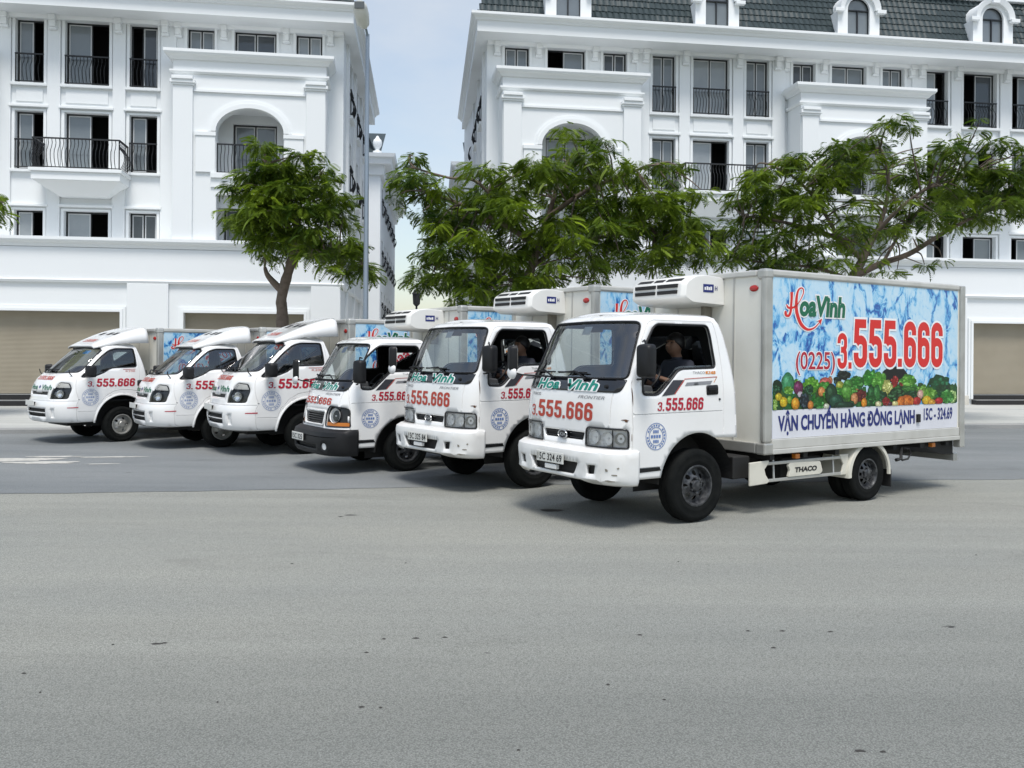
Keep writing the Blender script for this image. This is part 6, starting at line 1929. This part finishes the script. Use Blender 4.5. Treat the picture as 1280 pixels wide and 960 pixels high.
VEG = [(60,240,32,45,(10,70,30),0),(128,222,40,70,(62,150,98),1),(195,245,30,42,(120,40,90),1),(205,285,16,18,(225,215,225),0),(275,230,48,50,(105,175,45),2),(365,215,38,34,(205,95,85),1),(395,200,16,24,(225,160,110),0),(340,268,22,30,(225,150,80),1),
 (70,300,22,24,(215,195,40),1),(100,332,24,32,(235,200,30),1),(138,318,16,25,(130,175,50),1),(175,342,25,38,(235,165,35),1),(230,326,28,46,(28,50,60),2),(270,350,18,28,(215,135,50),1),(320,338,42,38,(45,125,40),2),(370,358,18,18,(220,225,200),1),(45,348,17,34,(150,190,90),2),(28,300,16,40,(30,100,40),2),
 (400,285,38,64,(20,65,30),1),(430,325,45,42,(25,80,55),1),(480,350,62,22,(15,60,35),1),(480,170,40,32,(18,32,22),2),(440,200,24,24,(20,45,30),2),(455,236,26,32,(165,170,60),1),(498,270,34,44,(90,160,55),1),(508,222,30,28,(70,140,50),1),(560,212,42,44,(50,130,35),2),(650,188,55,52,(60,150,40),2),(705,210,45,55,(100,175,60),2),
 (585,290,36,36,(110,35,28),2),(545,312,22,36,(220,150,95),1),(560,270,18,20,(215,170,110),0),(606,336,18,28,(235,150,30),1),(650,290,22,62,(25,95,35),1),(685,285,24,60,(45,120,45),1),(640,340,20,20,(30,90,35),1),(755,238,30,42,(200,205,120),2),(735,285,22,24,(190,190,100),2),(745,330,26,26,(150,25,25),2),(696,344,20,18,(225,220,170),1),
 (800,165,78,48,(12,14,12),0),(800,208,24,34,(165,35,30),2),(835,235,16,20,(140,30,25),2),(800,342,20,17,(230,220,150),1),(812,285,50,42,(22,75,25),2),(880,212,52,44,(95,165,50),2),(885,272,62,36,(60,125,40),2),(865,326,54,32,(225,125,40),3),(935,326,28,26,(185,30,30),1),(958,285,20,28,(225,180,165),1),(980,280,18,30,(120,160,60),1),
 (998,322,28,28,(240,195,40),1),(1000,270,28,26,(70,140,45),2),(1080,232,66,64,(8,95,50),2),(1075,326,26,22,(185,20,30),1),(1125,300,38,42,(70,150,60),2),(1160,300,22,40,(165,205,120),2),(1030,335,22,20,(225,165,50),1),(715,345,10,14,(60,120,50),1),(770,345,14,14,(90,40,60),1),(525,345,22,22,(35,80,40),1),(905,300,22,20,(90,140,60),2)]

def poster(k, x0, x1, z0, z1, y, number):
    """flat printed advertisement on the driver's side of the box"""
    W, H = x1 - x0, z1 - z0
    sx, sz = W / 3.54, H / 1.725
    fn = lambda o: (lambda a, c: (x0 + a * sx, y - o, z0 + c * sz))
    def rectm(a0, a1, c0, c1, o):
        mb = MB(); f = fn(o); mb.add([f(a0, c0), f(a1, c0), f(a1, c1), f(a0, c1)], [(0, 1, 2, 3)]); return mb
    p = k.add('poster', rectm(0, 3.54, 0, 1.725, 0), 'poster_ice')
    k.add('poster_band', rectm(0, 3.54, 0, .305, .002), 'print_band', parent=p)
    # produce: flat shapes of printed ink
    rnd = random.Random(4)
    mb = MB(); cols = []
    def zmap(zx, zy):
        q = (950 + zx / 4.923 - 640) / 1120.0
        xr_ = (q * 8.62 - 1.21) / (.8387 - .5446 * q)
        Y = 8.62 + .5446 * xr_
        base = 385 - 45 * (zx - 25) / 1160.0
        return xr_ - 1.79, .302 + (base - zy) / 4.923 * Y / 1120.0, Y
    lay = [0]
    def blob(a, c, ra, rc, col, n=18, jag=0.0, sky=None):
        lay[0] += 1
        o = .0022 + lay[0] * .0000045
        f = fn(o)
        pts = []
        for q in range(n):
            an = 2 * PI * q / n; j = 1 + rnd.uniform(-jag, jag)
            pa, pc = a + ra * math.cos(an) * j, c + rc * math.sin(an) * j
            pts.append((min(max(pa, .004), 3.536), max(pc, .304)))
        base = len(mb.v)
        mb.v.append(f(min(max(a - ra * .2, .004), 3.536), max(c + rc * .25, .304))); mb.v += [f(*q) for q in pts]
        cl = lin(*col)
        for q in range(n):
            mb.f.append((base, base + 1 + q, base + 1 + (q + 1) % n)); cols.append((cl, tuple(v * .55 for v in cl[:3]) + (1,)))
    for band in range(46):                     # dark green undergrowth behind
        blob(.04 + 3.46 * band / 45, .36 + rnd.uniform(0, .09), .085, .10 + rnd.uniform(0, .05), (rnd.randint(15, 60), rnd.randint(70, 115), rnd.randint(25, 50)), 12, .25)
    extra = [(rnd.uniform(40, 1150), rnd.uniform(225, 320), rnd.uniform(26, 44), rnd.uniform(24, 40), rnd.choice(((70, 150, 45), (35, 105, 35), (110, 170, 55), (20, 80, 40))), 2) for _ in range(22)]
    for (zx, zy, rx, ry, col, ty) in sorted(VEG + extra, key=lambda v: v[1] + v[3] * .6):
        a, c, Y = zmap(zx, zy); a1, _, _ = zmap(zx + rx, zy)
        ra, rc = abs(a1 - a), ry / 4.923 * Y / 1120.0
        jit = lambda c_, d: tuple(max(0, min(255, int(v + d))) for v in c_)
        blob(a, c, ra, rc, jit(col, -25), 20, .05 if ty in (1, 0) else .22)
        if ty == 1:
            blob(a - ra * .06, c + rc * .05, ra * .86, rc * .86, col, 18, .03); blob(a - ra * .25, c + rc * .3, ra * .35, rc * .35, jit(col, 38), 12, .1)
        elif ty == 2:
            for q in range(26):
                an, rr_ = rnd.uniform(0, 2 * PI), math.sqrt(rnd.random()) * .95
                blob(a + ra * rr_ * math.cos(an), c + rc * rr_ * math.sin(an), ra * rnd.uniform(.12, .26), rc * rnd.uniform(.10, .22), jit(col, rnd.randint(-45, 55)), 8, .35)
        elif ty == 3:
            for q in range(9):
                t = -1 + 2 * q / 8
                blob(a + ra * t * .8, c - rc * .1 + abs(t) * -.01, ra * .10, rc * .8, jit(col, rnd.randint(-30, 35)), 10, .05)
    me = mb.mesh('produce_print', fix=False)
    at = me.color_attributes.new('ink', 'FLOAT_COLOR', 'CORNER')
    arr = np.zeros((len(me.loops), 4), np.float32)
    for i, pl in enumerate(me.polygons):
        for j_, li in enumerate(pl.loop_indices): arr[li] = cols[i][0] if j_ == 0 else cols[i][1]
    at.data.foreach_set('color', arr.ravel())
    k.add('produce_print', me, 'produce_print', parent=p)
    # lettering
    def T(body, a0, a1, c0, c1, m_, off=0.0, o=.006, shear=0.0, cap=None, nm='lettering', spacing=1.0):
        v2, fs = fit_text(body, a0, a1, c0, c1, offset=off, shear=shear, cap_only=cap, spacing=spacing)
        f = fn(o); k.add(nm, to_mesh(nm, [f(a, c) for a, c in v2], fs, False, m_), parent=p)
    T('(0225)', .38, 1.05, .74, .93, 'print_white', .05, .0045, nm='lettering_outline', cap='0')
    T('(0225)', .38, 1.05, .74, .93, 'print_dark_red', .012, .006, cap='0')
    for body, a0, a1, c0, c1, wd, gr_ in (('3.', 1.09, 1.36, .745, 1.15, .165, .055), ('555.666', 1.39, 3.20, .765, 1.31, .185, .045)):
        for nm_, m_, g_, o_ in (('lettering_outline', 'print_white', gr_, .0045), ('lettering', 'print_red', 0.0, .0060)):
            V, Fc, Ly = num2d(body, a0, a1, c0, c1, wd, g_)
            k.add(nm_, to_mesh(nm_, [fn(o_ + .0002 * l_)(a, c) for (a, c), l_ in zip(V, Ly)], Fc, False, m_), parent=p)
    T('VẬN CHUYỂN HÀNG ĐÔNG LẠNH', .10, 2.60, .085, .235, 'print_navy', .036, .006, cap='H')
    if number: T(number, 2.80, 3.42, .115, .25, 'print_navy', .025, .006, cap='1')
    # small black door lamp at the lower edge
    b2 = MB(); f = fn(.012); b2.box(x0 + 2.635 * sx, x0 + 2.70 * sx, y - .03, y - .004, z0 + .09 * sz, z0 + .19 * sz); k.add('side_marker', b2, 'black_plastic', bevel=.006)
    # logo: a red script H with a long arrow tail, green letters
    def L(zx, zy): return ((zx - 65) * .001165, 1.725 - ((zy - 40) - .062 * (zx - 65)) * .000775)
    def spline(pts, n=7):
        P = [np.array(q, float) for q in pts]; out = []
        for i in range(len(P) - 1):
            p0, p1, p2, p3 = P[max(i - 1, 0)], P[i], P[i + 1], P[min(i + 2, len(P) - 1)]
            for j in range(n):
                u = j / n
                out.append(.5 * ((2 * p1) + (p2 - p0) * u + (2 * p0 - 5 * p1 + 4 * p2 - p3) * u * u + (3 * p1 - p0 - 3 * p2 + p3) * u ** 3))
        out.append(P[-1]); return out
    strokes = [[(322, 250, 20), (322, 330, 17), (316, 430, 16), (308, 520, 17), (282, 578, 17), (245, 570, 17), (238, 530, 17), (250, 515, 12)],
               [(250, 420, 6), (272, 462, 14), (320, 470, 16), (375, 450, 10), (420, 405, 6), (460, 335, 6), (490, 262, 7), (485, 208, 8), (455, 192, 9), (418, 222, 12), (396, 300, 17), (388, 400, 20), (392, 500, 22), (415, 600, 23), (460, 700, 23), (525, 765, 20), (590, 780, 15), (660, 752, 10), (715, 698, 7), (742, 662, 5)]]
    for grow, m_, o in ((14, 'print_white', .0042), (0, 'print_red', .0062)):
        mb = MB(); f = fn(o)
        for st in strokes:
            sp = spline(st); n = len(sp); row = []
            for i, q in enumerate(sp):
                a, c = sp[max(i - 1, 0)], sp[min(i + 1, n - 1)]
                t = c[:2] - a[:2]; t /= (np.linalg.norm(t) or 1); w = q[2] + grow
                row.append((f(*L(q[0] - t[1] * w, q[1] + t[0] * w)), f(*L(q[0] + t[1] * w, q[1] - t[0] * w))))
            for i in range(n - 1): mb.quad(row[i][0], row[i][1], row[i + 1][1], row[i + 1][0])
            o += .00012; f = fn(o)
        f = fn(o + .0002)
        g = grow * 1.3
        ar = [(768 + g, 628 - g), (698 - g, 662 - g * .4), (728, 676), (748 + g * .3, 716 + g)]
        mb.add([f(*L(*q)) for q in ar], [(0, 1, 2, 3)])
        k.add('logo_outline' if grow else 'logo_initial', mb.mesh('logo', fix=False), m_, parent=p)
    a0, c0 = L(448, 572); a1, _ = L(1112, 610); _, c1 = L(700, 318)
    T('oaVinh', a0, a1, c0, c1, 'print_white', .095, .0045, shear=.12, cap='V', nm='logo_outline')
    T('oaVinh', a0, a1, c0, c1, 'print_green', .045, .0066, shear=.12, cap='V', nm='logo_letters')

# ------------------------------------------------------------------ drivers
mat('skin', (0.20, 0.11, 0.07, 1), 0.6)
mat('shirt_dark', (0.030, 0.034, 0.048, 1), 0.85)
mat('trousers', (0.025, 0.025, 0.028, 1), 0.85)
mat('hair_black', (0.010, 0.009, 0.009, 1), 0.5)

def person(label, parent_mat, x, y, seat_z, wheel_c):
    """seated driver facing -x (forward), both hands on the wheel; one continuous skin"""
    J, E, Rr = [], [], []
    def j(p, r, par=None, r2=None):
        J.append(p); Rr.append((r, r2 or r))
        if par is not None: E.append((par, len(J) - 1))
        return len(J) - 1
    pel = j((0, 0, .10), .16, None, .135)
    wai = j((.02, 0, .26), .145, pel, .115); che = j((.03, 0, .44), .165, wai, .125); nb = j((.02, 0, .565), .075, che, .07)
    nk = j((.005, 0, .615), .048, nb)
    h1 = j((-.035, 0, .665), .070, nk, .080); h2 = j((-.015, 0, .745), .092, h1, .105); h3 = j((-.005, 0, .82), .075, h2, .085)
    nose = j((-.112, 0, .722), .012, h2)
    for s in (-1, 1):
        j((.0, s * .085, .75), .014, h2)
        sh = j((.03, s * .185, .515), .068, che); el = j((-.10, s * .25, .28), .045, sh)
        hand = Vector((wheel_c[0] - x + .02, wheel_c[1] - y + s * .165, wheel_c[2] - seat_z + .02))
        wr = j(tuple(Vector((-.10, s * .25, .28)).lerp(hand, .80)), .031, el)
        pm = j(tuple(hand + Vector((.015, 0, 0))), .034, wr, .022)
        for q in range(4):
            zz = -.03 + .02 * q
            a = j(tuple(hand + Vector((-.035, s * .012, zz))), .0095, pm); c = j(tuple(hand + Vector((-.05, -s * .018, zz - .004))), .0085, a); j(tuple(hand + Vector((-.03 - .002 * q, -s * .036, zz - .006))), .0075, c)
        a = j(tuple(hand + Vector((.0, -s * .03, .026))), .011, pm); j(tuple(hand + Vector((-.022, -s * .045, .036))), .009, a)
        hp = j((-.02, s * .10, .08), .10, pel); kn = j((-.43, s * .15, .15), .068, hp); an = j((-.52, s * .15, -.20), .045, kn); j((-.66, s * .15, -.235), .04, an, .03)
    me = bpy.data.meshes.new('p'); me.from_pydata(J, E, [])
    o = bpy.data.objects.new('p', me); COL.objects.link(o)
    sk = o.modifiers.new('skin', 'SKIN'); sk.use_smooth_shade = True
    for i, sv in enumerate(me.skin_vertices[0].data): sv.radius = Rr[i]; sv.use_root = (i == 0)
    sb = o.modifiers.new('sub', 'SUBSURF'); sb.levels = 3; sb.render_levels = 3
    dg = bpy.context.evaluated_depsgraph_get(); dg.update()
    body = bpy.data.meshes.new_from_object(o.evaluated_get(dg)); body.name = 'person'
    bpy.data.objects.remove(o)
    body.materials.clear()
    ex = math.exp
    for v in body.vertices:                       # shape the face: nose, brow, eye sockets, lips, chin
        x_, y_, z_ = v.co
        if z_ > .615 and x_ < -.03 and abs(y_) < .09:
            f_ = min(1, (-.03 - x_) / .04)
            d = -.030 * ex(-(y_ / .013) ** 2 - ((z_ - .718) / .020) ** 2) - .012 * ex(-(y_ / .011) ** 2 - ((z_ - .742) / .018) ** 2)
            d += -.007 * ex(-((abs(y_) - .032) / .026) ** 2 - ((z_ - .772) / .009) ** 2) + .013 * ex(-((abs(y_) - .034) / .016) ** 2 - ((z_ - .752) / .010) ** 2)
            d += -.009 * ex(-(y_ / .022) ** 2 - ((z_ - .684) / .010) ** 2) - .012 * ex(-(y_ / .026) ** 2 - ((z_ - .652) / .014) ** 2)
            v.co.x += d * f_
    for m_ in ('skin', 'shirt_dark', 'trousers'): body.materials.append(MATS[m_])
    for pl in body.polygons:
        c = pl.center
        arm_low = abs(c.y) > .17 and c.x < -.13 and c.z > .2
        if c.z > .60 or arm_low: pl.material_index = 0
        elif c.z < .14 and not arm_low: pl.material_index = 2
        else: pl.material_index = 1
        pl.use_smooth = True
    ob = obj('person', body)
    M = parent_mat @ Matrix.Translation((x, y, seat_z))
    ob.matrix_world = M
    tag(ob, label, 'person', 'drivers sitting in the trucks')
    hb = MB()
    for i in range(9):
        th = PI * .56 * i / 8
        for q in range(16):
            a = 2 * PI * q / 16
            front = max(0, -math.cos(a))
            rx, ry, rz_ = .112, .099, .116
            t2 = th * (1.22 - .50 * front)
            w_ = 1 + .03 * math.sin(5 * a + 3 * th) + .02 * math.sin(11 * a)
            rx, ry = rx * w_, ry * w_
            hb.v.append((-.001 + rx * math.sin(t2) * math.cos(a), ry * math.sin(t2) * math.sin(a), .752 + rz_ * math.cos(t2)))
    for i in range(8): hb.f += [(i * 16 + q, i * 16 + (q + 1) % 16, (i + 1) * 16 + (q + 1) % 16, (i + 1) * 16 + q) for q in range(16)]
    obj('hair', hb, 'hair_black', ob, smooth=True, solid=.01)
    fc = MB()
    for s in (-1, 1): fc.add([(-.102, s * .035 + d, z - .02) for d, z in ((-.016, .772), (0, .766), (.016, .772), (0, .779))], [(0, 1, 2, 3)])
    obj('eyes', fc, 'print_dark', ob)
    mt = MB(); mt.tube([(-.094, -.024, .680), (-.101, 0, .679), (-.094, .024, .680)], .006, 5); obj('mouth', mt, 'rust', ob)
    return ob

# ------------------------------------------------------------------ the fleet
CABS = {'A': older_cab('A'), 'C': older_cab('C'), 'B': newer_cab()}
GEO = {  # box x0, x1, bottom, top, half width, unit?, front axle, rear axle, wheel radii
    'A': dict(x0=2.06, x1=5.79, zb=.645, zt=2.645, hw=.93, unit=True, xf=1.14, xr=3.90, rf=.375, rr=.318, rim='rim_black', seam=(.32, -.88), holes=8),
    'C': dict(x0=2.00, x1=5.10, zb=.60, zt=2.44, hw=.87, unit=True, xf=1.14, xr=3.60, rf=.325, rr=.30, rim='rim_black', seam=(.36, -.83), holes=8),
    'B': dict(x0=1.93, x1=5.0, zb=.60, zt=2.18, hw=.87, unit=False, xf=1.25, xr=3.84, rf=.335, rr=.30, rim='rim_steel', seam=(.46, -.86), holes=5)}
BOXK, WHEELK, POSTK = {}, {}, {}
for q, g_ in GEO.items():
    BOXK[q] = box_kit(g_['x0'], g_['x1'], g_['zb'], g_['zt'], g_['hw'], g_['unit'], g_['xf'], g_['xr'], g_['rr'], q != 'B')
    w = Kit(); add_wheels(w, g_['xf'], g_['xr'], g_['rf'], g_['rr'], .20, .16, .76, g_['hw'] - .125, g_['rim'], g_['holes']); WHEELK[q] = w

def truck(kind, seam_xy, yaw, label, plate, number, driver=None, plate_faded=False):
    g_ = GEO[kind]; ph = R(yaw)
    c, s = math.cos(ph), math.sin(ph)
    lx, ly = g_['seam']
    org = (seam_xy[0] - (lx * c - ly * s), seam_xy[1] - (lx * s + ly * c), 0.003)
    t = thing('refrigerated_truck', label, 'truck', org, ph, 'white refrigerated trucks parked in a row')
    kit, S, (B, po) = CABS[kind]
    dz = -.12 if kind == 'C' else 0.0
    kit.place(t, dz); WHEELK[kind].place(t); BOXK[kind].place(t)
    key = (kind, number)
    if key not in POSTK:
        pk = Kit(); x0, x1 = g_['x0'] + .13, g_['x1'] - .10
        poster(pk, x0, x1, g_['zb'] + .165, g_['zt'] - .08, -g_['hw'] + .016, number)
        POSTK[key] = pk
    POSTK[key].place(t)
    # number plate
    z0, z1 = {'A': (.60, .71), 'C': (.435, .545), 'B': (.70, .795)}[kind]
    xp = {'A': -.098, 'C': -.135, 'B': -.045}[kind]
    y0, y1 = {'A': (-.235, .235), 'C': (-.02, .44), 'B': (-.05, .36)}[kind]
    pl = obj('number_plate', MB().box(xp - .006, xp + .004, y0, y1, z0, z1), 'plate_white', t, bevel=.004)
    obj('plate_mount', MB().box(xp + .004, xp + .10, y0 + .06, y1 - .06, z0 + .02, z1 - .03), 'under_black', t)
    if plate:
        v2, fs = fit_text(plate, -y1 + .025, -y0 - .025, z0 + .02, z1 - .02, offset=.012)
        flat_obj('plate_lettering', v2, fs, lambda a, z: (xp - .009, -a, z), 'print_black', pl)
    if driver:
        M = Matrix.Translation(org) @ Matrix.Rotation(ph, 4, 'Z')
        zo = 0 if kind == 'A' else -.08
        person(driver, M, 1.26, -.41, 1.09 + zo, (.83, -.40, 1.46 + zo))
    return t

truck('A', (1.225, 8.70), 32.8, 'nearest white refrigerated truck with its whole fruit and vegetable poster in view', '15C 324 69', '15C - 324.69', 'driver in dark shirt at the open window of the nearest truck')
truck('A', (-.34, 10.96), 36.5, 'white truck just left of the nearest one, with dented white bumper', '15C 325 84', '15C - 325.84', 'driver in dark shirt in the truck second from the right')
truck('C', (-2.17, 12.6), 33.0, 'white truck with black bumper and square black-rimmed headlights', '15C 325', None)
t3 = truck('B', (-4.19, 14.70), 33.5, 'sloping-nosed white truck beside the black-bumpered one, third from the left', None, None)
t3.scale = (1.06, 1.06, 1.06)          # the third one is a slightly larger version
truck('B', (-5.83, 15.63), 36.0, 'sloping-nosed white truck, second from the left', None, None)
truck('B', (-7.94, 16.46), 47.0, 'leftmost white truck, its whole front wheel with steel rim in view', None, None)
